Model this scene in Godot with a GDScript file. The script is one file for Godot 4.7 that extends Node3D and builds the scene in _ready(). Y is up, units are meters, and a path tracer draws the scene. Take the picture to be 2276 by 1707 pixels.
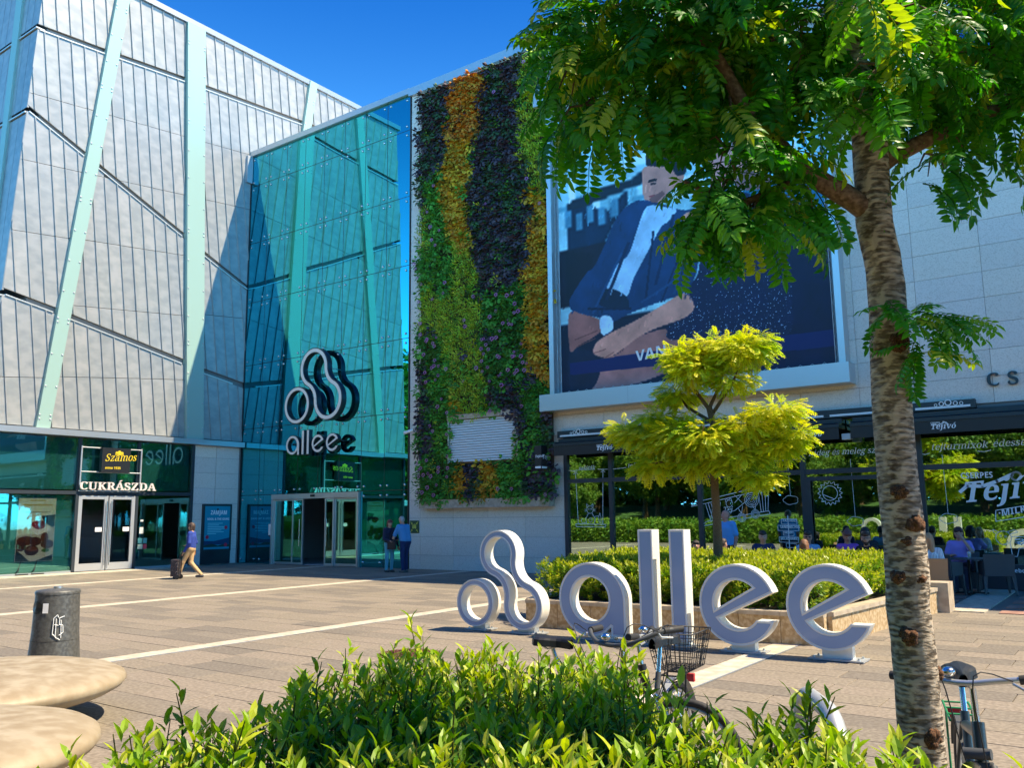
extends Node3D

const WZ := -21.8   # plane of the stone wall and the glass front
const LX := -29.4   # plane of the metal-clad facade
const AD := {
	"jacket": [0.335, 0.385, 0.274, 0.409, 0.231, 0.457, 0.201, 0.508, 0.15, 0.579, 0.121, 0.592, 0.066, 0.647, 0.04, 0.683, 0.05, 0.716, 0.103, 0.737, 0.179, 0.761, 0.219, 0.78, 0.3, 0.758, 0.417, 0.737, 0.504, 0.723, 0.555, 0.669, 0.576, 0.567, 0.587, 0.525, 0.578, 0.465, 0.506, 0.45, 0.407, 0.402],
	"shirt": [0.377, 0.413, 0.338, 0.477, 0.298, 0.559, 0.246, 0.591, 0.204, 0.662, 0.282, 0.701, 0.314, 0.646, 0.373, 0.568, 0.428, 0.496, 0.46, 0.479, 0.493, 0.448, 0.444, 0.427],
	"waist": [0.204, 0.662, 0.282, 0.701, 0.281, 0.745, 0.167, 0.712],
	"face": [0.373, 0.277, 0.363, 0.326, 0.364, 0.363, 0.374, 0.396, 0.399, 0.424, 0.435, 0.414, 0.465, 0.382, 0.516, 0.366, 0.525, 0.313, 0.476, 0.293],
	"hair": [0.38, 0.268, 0.392, 0.22, 0.429, 0.201, 0.48, 0.2, 0.523, 0.224, 0.539, 0.273, 0.533, 0.331, 0.499, 0.334, 0.475, 0.301, 0.412, 0.282],
	"wface": [0.632, 0.257, 0.69, 0.272, 0.731, 0.309, 0.74, 0.353, 0.711, 0.399, 0.659, 0.408, 0.625, 0.379],
	"whair": [0.691, 0.256, 0.765, 0.275, 0.795, 0.324, 0.809, 0.374, 0.836, 0.427, 0.804, 0.445, 0.743, 0.437, 0.705, 0.403, 0.74, 0.353, 0.731, 0.309],
	"dress": [0.584, 0.467, 0.652, 0.422, 0.737, 0.441, 0.828, 0.501, 0.867, 0.569, 0.876, 0.66, 0.878, 0.721, 0.869, 0.884, 0.802, 0.905, 0.626, 0.884, 0.436, 0.864, 0.428, 0.829, 0.5, 0.801, 0.541, 0.771, 0.51, 0.722, 0.561, 0.669, 0.576, 0.567],
	"hand2": [0.517, 0.469, 0.566, 0.468, 0.582, 0.503, 0.566, 0.521, 0.535, 0.529, 0.515, 0.506],
	"hand": [0.038, 0.726, 0.096, 0.735, 0.172, 0.766, 0.181, 0.797, 0.142, 0.82, 0.078, 0.841, 0.038, 0.856],
	"cuff": [0.172, 0.758, 0.213, 0.758, 0.227, 0.787, 0.218, 0.808, 0.177, 0.816],
	"leg": [0.242, 0.887, 0.323, 0.842, 0.431, 0.829, 0.442, 0.862, 0.568, 0.887, 0.566, 0.917, 0.42, 0.927, 0.173, 0.912, 0.188, 0.892],
	"leg2": [0.126, 0.995, 0.162, 0.933, 0.293, 0.935, 0.432, 0.939, 0.431, 0.965, 0.342, 0.988, 0.237, 0.999],
	"arm": [0.299, 0.791, 0.416, 0.753, 0.507, 0.724, 0.543, 0.771, 0.506, 0.802, 0.387, 0.824, 0.316, 0.847, 0.242, 0.884, 0.188, 0.894, 0.139, 0.875, 0.155, 0.839, 0.218, 0.813],
	"band": [0.037, 0.899, 0.391, 0.895, 1.011, 0.902, 1.008, 0.948, 0.444, 0.943, 0.037, 0.938],
	"table": [0.035, 0.333, 0.159, 0.31, 0.318, 0.305, 0.373, 0.283, 0.371, 0.328, 0.304, 0.335, 0.136, 0.357, 0.034, 0.36],
	"chair": [0.038, 0.355, 0.136, 0.363, 0.219, 0.392, 0.304, 0.335, 0.305, 0.387, 0.231, 0.457, 0.187, 0.528, 0.15, 0.579, 0.036, 0.56],
	"sofa": [0.86, 0.588, 1.003, 0.62, 1.009, 0.731, 0.873, 0.709],
	"curtain": [0.822, 0.253, 0.992, 0.277, 0.99, 0.447, 0.833, 0.431],
	"darkr": [0.877, 0.647, 1.008, 0.685, 1.004, 1.003, 0.786, 0.99, 0.844, 0.91],
	"darkbl": [0.03, 0.502, 0.152, 0.535, 0.128, 0.599, 0.055, 0.668, 0.032, 0.682],
	"lowl": [0.039, 0.847, 0.14, 0.876, 0.166, 0.933, 0.126, 0.995, 0.038, 0.987],
}
const GW := [
	["lime", [-19.45, 12.43, -16.9, 10.5, -16.8, 6.53, -19.41, 6.82]],
	["green", [-18.54, 12.23, -17.89, 10.58, -18.17, 9.2, -18.76, 9.3, -19.14, 12.0]],
	["green", [-19.51, 10.89, -18.76, 10.75, -18.83, 9.6, -19.51, 9.72]],
	["purple", [-19.64, 18.31, -18.02, 17.75, -18.09, 16.55, -18.32, 14.79, -18.47, 12.44, -19.6, 12.35]],
	["green", [-19.45, 13.76, -18.17, 13.44, -18.17, 11.21, -19.14, 12.24]],
	["gold", [-18.02, 18.06, -16.43, 17.38, -16.65, 16.09, -16.8, 14.95, -17.3, 13.8, -17.17, 12.15, -17.11, 10.54, -17.74, 10.61, -18.17, 11.21, -18.54, 13.77, -18.17, 14.75, -18.13, 16.56]],
	["purple", [-16.43, 17.38, -14.81, 16.99, -15.5, 15.14, -15.0, 13.3, -14.71, 11.58, -14.74, 10.23, -14.63, 9.41, -15.33, 9.0, -16.51, 8.66, -16.98, 9.95, -17.31, 11.6, -17.16, 13.3, -16.8, 14.95]],
	["lime", [-14.81, 16.99, -14.07, 16.9, -14.19, 11.46, -14.71, 11.58, -15.07, 13.32, -15.5, 15.14]],
	["gold", [-14.77, 12.03, -14.12, 11.76, -14.12, 10.06, -14.05, 7.75, -14.09, 5.97, -15.06, 6.08, -14.84, 8.13, -15.07, 9.07, -14.74, 10.23]],
	["pinkgreen", [-16.51, 8.93, -15.33, 9.0, -14.9, 8.4, -15.07, 5.82, -16.67, 5.98]],
	["lime", [-18.25, 7.79, -16.72, 7.59, -16.41, 5.0, -17.9, 5.12, -18.53, 5.99]],
	["gold", [-15.03, 8.25, -14.05, 8.1, -14.1, 5.86, -15.13, 5.97]],
	["pinkgreen", [-16.72, 8.24, -14.97, 7.98, -15.0, 5.9, -16.4, 6.05]],
	["purple", [-16.41, 5.94, -15.38, 5.84, -15.27, 4.9, -16.41, 5.0]],
	["gold", [-18.25, 5.47, -17.62, 5.42, -17.62, 5.01, -18.25, 5.06]],
	["green", [-19.12, 7.74, -18.18, 6.78, -17.9, 3.51, -19.32, 3.58]],
	["pinkgreen", [-19.42, 7.95, -18.46, 7.82, -18.46, 6.65, -19.41, 6.75]],
	["purple", [-19.56, 6.94, -19.04, 6.88, -18.89, 3.83, -19.54, 3.86]],
	["green", [-15.38, 5.94, -14.04, 5.8, -14.06, 4.81, -15.02, 4.88]],
	["purple", [-15.21, 5.0, -14.06, 4.91, -14.05, 2.84, -15.22, 3.89]],
	["green", [-15.02, 5.09, -14.41, 5.04, -14.45, 3.35, -15.05, 3.48]],
	["pinkgreen", [-19.54, 3.64, -17.83, 3.56, -17.83, 2.4, -19.53, 2.44]],
	["gold", [-17.9, 3.56, -17.36, 3.54, -17.36, 2.39, -17.9, 2.4]],
	["purple", [-17.42, 3.54, -16.95, 3.52, -16.96, 2.38, -17.43, 2.39]],
	["gold", [-17.02, 3.52, -16.24, 3.48, -16.25, 2.36, -17.03, 2.38]],
	["green", [-16.3, 3.64, -15.04, 3.68, -15.07, 2.34, -16.31, 2.36]],
	["purple", [-15.11, 3.38, -14.04, 3.33, -14.06, 2.41, -15.13, 2.44]],
]
const LIMBS := {
	"trunk": [Vector3(-0.73, -0.11, -3.51), Vector3(-0.69, 0.46, -3.45), Vector3(-0.70, 0.84, -3.41), Vector3(-0.69, 1.18, -3.35), Vector3(-0.69, 1.39, -3.31), Vector3(-0.68, 1.53, -3.29), Vector3(-0.67, 2.01, -3.21), Vector3(-0.64, 2.50, -3.13), Vector3(-0.65, 2.72, -3.08), Vector3(-0.64, 2.93, -3.05), Vector3(-0.64, 3.10, -3.02), Vector3(-0.68, 3.37, -2.96), Vector3(-0.68, 3.51, -2.95), Vector3(-0.65, 3.84, -2.94), Vector3(-0.65, 4.19, -2.87), Vector3(-0.60, 4.54, -2.83)],
	"limb_l": [Vector3(-0.66, 2.76, -3.07), Vector3(-0.72, 2.81, -2.98), Vector3(-0.81, 2.88, -2.87), Vector3(-0.90, 2.99, -2.75), Vector3(-0.95, 3.09, -2.67), Vector3(-1.00, 3.23, -2.61), Vector3(-1.09, 3.41, -2.51), Vector3(-1.16, 3.61, -2.39)],
	"limb_l2": [Vector3(-0.85, 2.85, -2.85), Vector3(-0.96, 2.76, -2.70), Vector3(-1.03, 2.76, -2.62), Vector3(-1.10, 2.80, -2.50)],
	"limb_r": [Vector3(-0.63, 2.90, -3.06), Vector3(-0.58, 2.95, -3.09), Vector3(-0.44, 3.02, -3.16), Vector3(-0.33, 3.08, -3.21), Vector3(-0.18, 3.10, -3.29), Vector3(0.01, 3.17, -3.41), Vector3(0.20, 3.32, -3.52)],
	"limb_ur": [Vector3(-0.65, 3.20, -3.00), Vector3(-0.58, 3.32, -3.08), Vector3(-0.52, 3.44, -3.17), Vector3(-0.45, 3.57, -3.26), Vector3(-0.30, 3.86, -3.37), Vector3(-0.17, 4.20, -3.46)],
	"limb_ul": [Vector3(-0.69, 3.30, -2.97), Vector3(-0.82, 3.41, -2.95), Vector3(-1.04, 3.52, -2.90), Vector3(-1.18, 3.60, -2.84), Vector3(-1.35, 3.67, -2.77), Vector3(-1.50, 3.65, -2.67)],
	"limb_ul2": [Vector3(-0.67, 3.59, -2.93), Vector3(-0.76, 3.68, -2.70), Vector3(-0.91, 3.76, -2.45), Vector3(-1.06, 3.83, -2.27)],
	"limb_b": [Vector3(-0.67, 3.55, -2.95), Vector3(-0.67, 3.88, -3.22), Vector3(-0.67, 4.26, -3.53), Vector3(-0.67, 4.66, -3.76)],
	"limb_f": [Vector3(-0.67, 3.61, -2.94), Vector3(-0.56, 3.63, -2.66), Vector3(-0.42, 3.63, -2.46), Vector3(-0.33, 3.65, -2.27)],
}
const CROWN := [
	[-1.50, 3.55, -2.56, 0.2, 16],
	[-1.43, 3.51, -2.56, 0.238, 38],
	[-1.43, 3.27, -2.42, 0.187, 26],
	[-1.41, 3.07, -2.40, 0.085, 8],
	[-1.29, 3.47, -2.60, 0.33, 46],
	[-1.23, 3.36, -2.54, 0.2295, 48],
	[-1.26, 3.14, -2.44, 0.1275, 18],
	[-1.10, 3.43, -2.63, 0.2805, 52],
	[-1.03, 3.23, -2.65, 0.2295, 46],
	[-0.98, 3.46, -2.83, 0.33, 44],
	[-0.92, 3.33, -2.84, 0.255, 44],
	[-0.75, 3.36, -2.76, 0.238, 40],
	[-0.77, 3.23, -2.84, 0.136, 10],
	[-0.99, 3.07, -2.65, 0.1105, 9],
	[-0.99, 2.87, -2.62, 0.136, 20],
	[-0.99, 2.76, -2.58, 0.0935, 9],
	[-0.98, 2.78, -2.65, 0.153, 20],
	[-0.95, 2.68, -2.69, 0.119, 12],
	[-0.85, 2.86, -2.85, 0.1275, 14],
	[-0.82, 2.79, -2.88, 0.085, 8],
	[-1.03, 2.69, -2.63, 0.085, 6],
	[-0.52, 3.29, -2.82, 0.26, 30],
	[-0.53, 3.10, -2.79, 0.17, 22],
	[-0.42, 3.46, -3.23, 0.2805, 48],
	[-0.42, 3.25, -3.15, 0.2125, 32],
	[-0.28, 3.45, -3.34, 0.33, 44],
	[-0.27, 3.28, -3.26, 0.2125, 30],
	[-0.14, 3.40, -3.32, 0.255, 36],
	[-0.18, 3.08, -3.29, 0.17, 20],
	[-0.21, 2.93, -3.30, 0.119, 10],
	[-0.42, 2.96, -3.14, 0.085, 6],
	[-0.45, 2.89, -3.14, 0.0765, 6],
	[-0.98, 2.72, -2.66, 0.0935, 8],
	[-0.86, 3.73, -2.74, 0.5, 35],
	[-1.18, 3.74, -2.51, 0.45, 30],
	[-0.57, 3.91, -3.16, 0.5, 35],
	[-0.23, 3.81, -3.31, 0.5, 35],
	[-0.63, 4.15, -2.83, 0.6, 35],
	[-0.30, 4.07, -2.96, 0.5, 25],
	[-0.92, 4.05, -2.51, 0.5, 25],
	[-0.50, 3.46, -2.43, 0.4, 15],
	[0.06, 3.36, -3.42, 0.2975, 30],
	[-0.68, 4.39, -3.62, 0.45, 20],
]
const SPROUT := [Vector3(-0.61, 2.39, -3.05), Vector3(-0.54, 2.38, -3.13), Vector3(-0.49, 2.36, -3.21), Vector3(-0.54, 2.27, -3.13)]
const KNOTS := [Vector3(-0.62, 1.68, -3.22), Vector3(-0.70, 1.50, -3.19), Vector3(-0.66, 1.62, -3.22), Vector3(-0.63, 1.49, -3.26), Vector3(-0.68, 1.30, -3.24), Vector3(-0.62, 1.16, -3.38), Vector3(-0.65, 0.95, -3.33), Vector3(-0.61, 2.30, -3.12), Vector3(-0.66, 1.79, -3.18)]
const BED := [-2.5, -1.17, -2.49, -1.3, -2.68, -1.62, -2.87, -2.0, -2.82, -2.23, -3.1, -2.74, -3.13, -3.11, -2.97, -3.35, -2.66, -3.51, -2.28, -3.72, -2.0, -3.67, -1.67, -3.32, -1.34, -2.91, -1.06, -2.53, -1.08, -2.78, -1.16, -3.23, -1.07, -3.37, -0.88, -3.05, -0.71, -2.72, -0.59, -2.62, -0.4, -2.69, -0.27, -2.65, -0.21, -2.11, -0.64, -1.74, -1.01, -1.47, -1.44, -1.16, -1.9, -0.89]

var rng := RandomNumberGenerator.new()
var M := {}
var used := {}

# ---------------------------------------------------------------- mesh building
class MB:
	var v := PackedVector3Array()
	var n := PackedVector3Array()
	var c := PackedColorArray()
	var uv := PackedVector2Array()
	var col := Color.WHITE
	var xf := Transform3D()
	func put(p: Vector3, no: Vector3, t := Vector2.ZERO) -> void:
		v.append(xf * p); n.append((xf.basis * no).normalized()); c.append(col); uv.append(t)
	func tri(a: Vector3, b: Vector3, d: Vector3) -> void:   # counter-clockwise seen from outside
		var no := (b - a).cross(d - a)
		put(a, no); put(d, no); put(b, no)
	func trin(a: Vector3, b: Vector3, d: Vector3, na: Vector3, nb: Vector3, nd: Vector3) -> void:
		put(a, na); put(d, nd); put(b, nb)
	func quad(a: Vector3, b: Vector3, d: Vector3, e: Vector3) -> void:
		var no := (b - a).cross(e - a)
		put(a, no, Vector2(0, 1)); put(d, no, Vector2(1, 0)); put(b, no, Vector2(1, 1))
		put(a, no, Vector2(0, 1)); put(e, no, Vector2(0, 0)); put(d, no, Vector2(1, 0))
	func box(ce: Vector3, s: Vector3, ba := Basis()) -> void:
		var h := s * 0.5
		var x := ba.x * h.x
		var y := ba.y * h.y
		var z := ba.z * h.z
		quad(ce - x - y + z, ce + x - y + z, ce + x + y + z, ce - x + y + z)
		quad(ce + x - y - z, ce - x - y - z, ce - x + y - z, ce + x + y - z)
		quad(ce + x - y + z, ce + x - y - z, ce + x + y - z, ce + x + y + z)
		quad(ce - x - y - z, ce - x - y + z, ce - x + y + z, ce - x + y - z)
		quad(ce - x + y + z, ce + x + y + z, ce + x + y - z, ce - x + y - z)
		quad(ce - x - y - z, ce + x - y - z, ce + x - y + z, ce - x - y + z)
	func cbox(ce: Vector3, s: Vector3, b: float) -> void:   # box with a chamfered top rim and edges
		var h := s * 0.5
		var ring := func(y: float, i: float) -> Array:
			return [ce + Vector3(-h.x + i, y, h.z - i), ce + Vector3(h.x - i, y, h.z - i), ce + Vector3(h.x - i, y, -h.z + i), ce + Vector3(-h.x + i, y, -h.z + i)]
		var a: Array = ring.call(-h.y, 0.0)
		var d: Array = ring.call(h.y - b, 0.0)
		var e: Array = ring.call(h.y, b)
		for k in 4:
			var j := (k + 1) % 4
			quad(a[k], a[j], d[j], d[k]); quad(d[k], d[j], e[j], e[k])
		quad(e[0], e[1], e[2], e[3]); quad(a[3], a[2], a[1], a[0])
	func tube(path: Array, radii: Variant, sides := 8, cap := true, bump := 0.0, noise: FastNoiseLite = null) -> void:
		var rings := []
		var norms := []
		var up := Vector3.UP
		var m := path.size()
		var side := Vector3.ZERO
		for i in m:
			var t: Vector3 = ((path[mini(i + 1, m - 1)] as Vector3) - (path[maxi(i - 1, 0)] as Vector3)).normalized()
			if i == 0:
				side = t.cross(up if absf(t.y) < 0.95 else Vector3.RIGHT).normalized()
			side = (side - t * side.dot(t)).normalized()
			var o := t.cross(side).normalized()
			var r: float = radii[i] if radii is Array else radii
			var ring := []
			var nr := []
			for k in sides:
				var a := TAU * k / sides
				var d := side * cos(a) + o * sin(a)
				var rr := r
				if noise:
					rr *= 1.0 + bump * noise.get_noise_3dv((path[i] + d * r) * 10.0)
				ring.append(path[i] + d * rr); nr.append(d)
			rings.append(ring); norms.append(nr)
		for i in m - 1:
			for k in sides:
				var j := (k + 1) % sides
				trin(rings[i][k], rings[i][j], rings[i + 1][k], norms[i][k], norms[i][j], norms[i + 1][k])
				trin(rings[i + 1][k], rings[i][j], rings[i + 1][j], norms[i + 1][k], norms[i][j], norms[i + 1][j])
		if cap:
			for k in range(1, sides - 1):
				tri(rings[0][0], rings[0][k + 1], rings[0][k])
				tri(rings[m - 1][0], rings[m - 1][k], rings[m - 1][k + 1])
	func lathe(prof: Array, sides := 24, at := Vector3.ZERO, sx := 1.0, sz := 1.0) -> void:   # profile of (radius, height) from bottom to top
		for i in prof.size() - 1:
			var p: Vector2 = prof[i]
			var q: Vector2 = prof[i + 1]
			var nn := Vector2(q.y - p.y, p.x - q.x).normalized()
			var n0 := nn
			var n1 := nn
			if i > 0:
				var o: Vector2 = prof[i - 1]
				var m0 := Vector2(p.y - o.y, o.x - p.x).normalized()
				if m0.dot(nn) > 0.6: n0 = (m0 + nn).normalized()
			if i < prof.size() - 2:
				var o2: Vector2 = prof[i + 2]
				var m1 := Vector2(o2.y - q.y, q.x - o2.x).normalized()
				if m1.dot(nn) > 0.6: n1 = (m1 + nn).normalized()
			for k in sides:
				var a := TAU * k / sides
				var b := TAU * (k + 1) / sides
				var A := Vector3(cos(a) * sx, 0, sin(a) * sz)
				var B := Vector3(cos(b) * sx, 0, sin(b) * sz)
				var nA := Vector3(cos(a) / sx, 0, sin(a) / sz)
				var nB := Vector3(cos(b) / sx, 0, sin(b) / sz)
				var p0 := at + A * p.x + Vector3(0, p.y, 0)
				var p1 := at + B * p.x + Vector3(0, p.y, 0)
				var q0 := at + A * q.x + Vector3(0, q.y, 0)
				var q1 := at + B * q.x + Vector3(0, q.y, 0)
				var u := Vector3.UP
				if p.x > 1e-5: trin(p1, p0, q0, nB * n0.x + u * n0.y, nA * n0.x + u * n0.y, nA * n1.x + u * n1.y)
				if q.x > 1e-5: trin(p1, q0, q1, nB * n0.x + u * n0.y, nA * n1.x + u * n1.y, nB * n1.x + u * n1.y)
	func prism(poly: PackedVector2Array, z0: float, z1: float, holes := [], smooth := false) -> void:   # poly in local x, y; extruded along local z
		var loops := [poly] + holes
		var flat := poly.duplicate()
		if Geometry2D.is_polygon_clockwise(flat): flat.reverse()
		for h in holes:
			var hole: PackedVector2Array = h.duplicate()
			if not Geometry2D.is_polygon_clockwise(hole): hole.reverse()
			var best := 1e9
			var bi := 0
			var bj := 0
			for i in flat.size():
				for j in hole.size():
					var d := flat[i].distance_squared_to(hole[j])
					if d < best: best = d; bi = i; bj = j
			var out := PackedVector2Array()
			for i in bi + 1: out.append(flat[i])
			for j in hole.size() + 1: out.append(hole[(bj + j) % hole.size()])
			for i in range(bi, flat.size()): out.append(flat[i])
			flat = out
		var idx := Geometry2D.triangulate_polygon(flat)
		for i in range(0, idx.size(), 3):
			var a := flat[idx[i]]
			var b := flat[idx[i + 1]]
			var d := flat[idx[i + 2]]
			if (b - a).cross(d - a) < 0.0:
				var t := b
				b = d; d = t
			tri(Vector3(a.x, a.y, z1), Vector3(b.x, b.y, z1), Vector3(d.x, d.y, z1))
			tri(Vector3(a.x, a.y, z0), Vector3(d.x, d.y, z0), Vector3(b.x, b.y, z0))
		for li in loops.size():
			var lp: PackedVector2Array = loops[li].duplicate()
			if Geometry2D.is_polygon_clockwise(lp) == (li == 0): lp.reverse()
			var m := lp.size()
			for i in m:
				var a := lp[i]
				var b := lp[(i + 1) % m]
				if not smooth:
					quad(Vector3(a.x, a.y, z0), Vector3(b.x, b.y, z0), Vector3(b.x, b.y, z1), Vector3(a.x, a.y, z1))
					continue
				var pa := lp[(i + m - 1) % m]
				var pb := lp[(i + 2) % m]
				var e := (b - a).normalized()
				var e0 := (a - pa).normalized()
				var e1 := (pb - b).normalized()
				var no := Vector3(e.y, -e.x, 0)
				var na := no
				var nb := no
				if e0.dot(e) > 0.85: na = Vector3(e.y + e0.y, -e.x - e0.x, 0).normalized()
				if e1.dot(e) > 0.85: nb = Vector3(e.y + e1.y, -e.x - e1.x, 0).normalized()
				trin(Vector3(a.x, a.y, z0), Vector3(b.x, b.y, z0), Vector3(b.x, b.y, z1), na, nb, nb)
				trin(Vector3(a.x, a.y, z0), Vector3(b.x, b.y, z1), Vector3(a.x, a.y, z1), na, nb, na)
	func stroke(pts: Array, w: float, z := 0.0) -> void:   # a flat painted line in local x, y
		for i in pts.size() - 1:
			var a: Vector2 = pts[i]
			var b: Vector2 = pts[i + 1]
			if a.distance_to(b) < 1e-4: continue
			var d := (b - a).normalized()
			var s := Vector2(-d.y, d.x) * w * 0.5
			a -= d * w * 0.3; b += d * w * 0.3
			quad(Vector3(a.x - s.x, a.y - s.y, z), Vector3(b.x - s.x, b.y - s.y, z), Vector3(b.x + s.x, b.y + s.y, z), Vector3(a.x + s.x, a.y + s.y, z))
	func ball(ce: Vector3, r: Vector3, rings := 6, sides := 10) -> void:
		for i in rings:
			for k in sides:
				var q := []
				for st in [[i, k], [i, k + 1], [i + 1, k + 1], [i + 1, k]]:
					var th: float = PI * st[0] / rings
					var ph: float = TAU * st[1] / sides
					q.append(Vector3(sin(th) * cos(ph), cos(th), sin(th) * sin(ph)))
				var P := q.map(func(d): return ce + d * r)
				var N := q.map(func(d): return (d / r).normalized())
				if i > 0: trin(P[0], P[1], P[2], N[0], N[1], N[2])
				if i < rings - 1: trin(P[0], P[2], P[3], N[0], N[2], N[3])
	func leaf(b: Vector3, d: Vector3, up: Vector3, l: float, w: float, fold := 0.2, bend := 0.15) -> void:
		d = d.normalized()
		var s := d.cross(up).normalized()
		var nn := s.cross(d).normalized()
		var m := b + d * l * 0.5 - nn * 0.0
		var tip := b + d * l - nn * bend * l
		var lift := nn * fold * w
		for sg in [-1.0, 1.0]:
			var p1: Vector3 = b + d * l * 0.3 + s * sg * w * 0.5 + lift
			var p2: Vector3 = b + d * l * 0.68 + s * sg * w * 0.42 + lift * 0.7 - nn * bend * l * 0.35
			if sg < 0:
				tri(b, m, p1); tri(p1, m, p2); tri(p2, m, tip)
			else:
				tri(b, p1, m); tri(p1, p2, m); tri(p2, tip, m)
	func leaf2(b: Vector3, d: Vector3, up: Vector3, l: float, w: float) -> void:
		d = d.normalized()
		var s := d.cross(up).normalized() * w * 0.5
		var m := b + d * l * 0.45
		tri(b, m - s, b + d * l); tri(b, b + d * l, m + s)
	func mesh() -> ArrayMesh:
		var arr := []
		arr.resize(Mesh.ARRAY_MAX)
		arr[Mesh.ARRAY_VERTEX] = v; arr[Mesh.ARRAY_NORMAL] = n; arr[Mesh.ARRAY_COLOR] = c; arr[Mesh.ARRAY_TEX_UV] = uv
		var me := ArrayMesh.new()
		me.add_surface_from_arrays(Mesh.PRIMITIVE_TRIANGLES, arr)
		return me

func numbered(called: String) -> String:
	used[called] = used.get(called, -1) + 1
	return called if used[called] == 0 else "%s_%03d" % [called, used[called]]
func tag(o: Node, label: String, cat: String, group := "") -> void:
	o.set_meta("label", label); o.set_meta("category", cat)
	if group: o.set_meta("group", group)
func thing(called: String, label: String, cat: String, at := Vector3.ZERO, turn := 0.0, group := "") -> Node3D:
	var o := Node3D.new()
	o.name = numbered(called); add_child(o)
	o.position = at; o.rotation.y = turn
	tag(o, label, cat, group)
	return o
func setting(called: String) -> Node3D:
	var o := Node3D.new()
	o.name = called; add_child(o); o.set_meta("kind", "structure")
	return o
func part(parent: Node, called: String, shape: Variant, m: Material, at := Vector3.ZERO, ba := Basis()) -> MeshInstance3D:
	var o := MeshInstance3D.new()
	o.name = called
	o.mesh = shape.mesh() if shape is MB else shape
	o.material_override = m
	parent.add_child(o, true)
	o.transform = Transform3D(ba, at)
	return o
func many(parent: Node, called: String, shape: Mesh, m: Material, xs: Array, cols := []) -> MultiMeshInstance3D:
	var mm := MultiMesh.new()
	mm.transform_format = MultiMesh.TRANSFORM_3D
	mm.use_colors = cols.size() > 0
	mm.mesh = shape
	mm.instance_count = xs.size()
	for i in xs.size():
		mm.set_instance_transform(i, xs[i])
		if cols.size() > 0: mm.set_instance_color(i, cols[i])
	var o := MultiMeshInstance3D.new()
	o.name = called; o.multimesh = mm; o.material_override = m
	o.set_meta("kind", "stuff")
	parent.add_child(o, true)
	return o
func one_box(s: Vector3, at := Vector3.ZERO) -> MB:
	var b := MB.new()
	b.box(at, s)
	return b
func boxp(parent: Node, called: String, lo: Vector3, hi: Vector3, m: Material) -> MeshInstance3D:
	return part(parent, called, one_box(hi - lo), m, (lo + hi) * 0.5)
func text(parent: Node, called: String, what: String, h: float, m: Material, at: Vector3, ba := Basis(), depth := 0.004, serif := false, weight := 400, spacing := 0.0) -> MeshInstance3D:
	var t := TextMesh.new()
	var f := SystemFont.new()
	f.font_names = PackedStringArray(["Droid Serif" if serif else "Droid Sans"])
	f.font_weight = weight
	t.font = f; t.text = what; t.font_size = 64
	t.pixel_size = h / (64.0 * 0.72); t.depth = maxf(depth, 0.001)
	t.horizontal_alignment = HORIZONTAL_ALIGNMENT_LEFT
	t.vertical_alignment = VERTICAL_ALIGNMENT_BOTTOM
	t.curve_step = 2.0
	var o := part(parent, called, t, m, at, ba)
	return o
func circle(ce: Vector2, r: float, k := 40, a0 := 0.0, a1 := TAU) -> PackedVector2Array:
	var p := PackedVector2Array()
	for i in (k if a1 - a0 >= TAU - 1e-4 else k + 1):
		var a := a0 + (a1 - a0) * i / k
		p.append(ce + Vector2(cos(a), sin(a)) * r)
	return p
func pa(flat: Array) -> PackedVector2Array:
	var p := PackedVector2Array()
	for i in range(0, flat.size(), 2): p.append(Vector2(flat[i], flat[i + 1]))
	return p
func grow(p: PackedVector2Array, by: float) -> PackedVector2Array:
	var q := p.duplicate()
	if Geometry2D.is_polygon_clockwise(q): q.reverse()
	for turn in 2:
		var r := Geometry2D.offset_polygon(q, by, Geometry2D.JOIN_MITER)
		var best := PackedVector2Array()
		for s in r:
			if absf(area(s)) > absf(area(best)): best = s
		if best.size() > 2 and (absf(area(best)) > absf(area(p))) == (by > 0.0): return best
		q.reverse()
	return p

# ---------------------------------------------------------------- materials
func lin(r: float, g: float, b: float) -> Color:
	return Color(r, g, b).linear_to_srgb()
func noise_tex(sd: int, freq: float, lo: Color, hi: Color, oct := 4, size := 512, type := FastNoiseLite.TYPE_SIMPLEX_SMOOTH, at_lo := 0.25, at_hi := 0.75) -> NoiseTexture2D:
	var t := NoiseTexture2D.new()
	var f := FastNoiseLite.new()
	f.seed = sd; f.frequency = freq; f.fractal_octaves = oct; f.noise_type = type
	t.noise = f; t.width = size; t.height = size; t.seamless = true
	var g := Gradient.new()
	g.set_color(0, lo); g.set_color(1, hi); g.set_offset(0, at_lo); g.set_offset(1, at_hi)
	t.color_ramp = g
	return t
func mat(c: Color, rough := 0.6, metal := 0.0, tex: Texture2D = null, scale := 1.0) -> StandardMaterial3D:
	var m := StandardMaterial3D.new()
	m.albedo_color = c; m.roughness = rough; m.metallic = metal
	m.cull_mode = BaseMaterial3D.CULL_DISABLED
	if tex:
		m.albedo_texture = tex
		m.uv1_triplanar = true; m.uv1_world_triplanar = true
		m.uv1_scale = Vector3.ONE * scale
	return m
func coated(c: Color, share: float, rough := 0.015) -> StandardMaterial3D:   # coated window glass: mirrors part of the light, lets the rest through
	var m := mat(Color(c.r, c.g, c.b, share), rough, 1.0)
	var im := Image.create(2, 2, false, Image.FORMAT_RGBA8)
	im.fill(Color.WHITE)
	m.albedo_texture = ImageTexture.create_from_image(im)
	m.transparency = BaseMaterial3D.TRANSPARENCY_ALPHA
	return m
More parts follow.
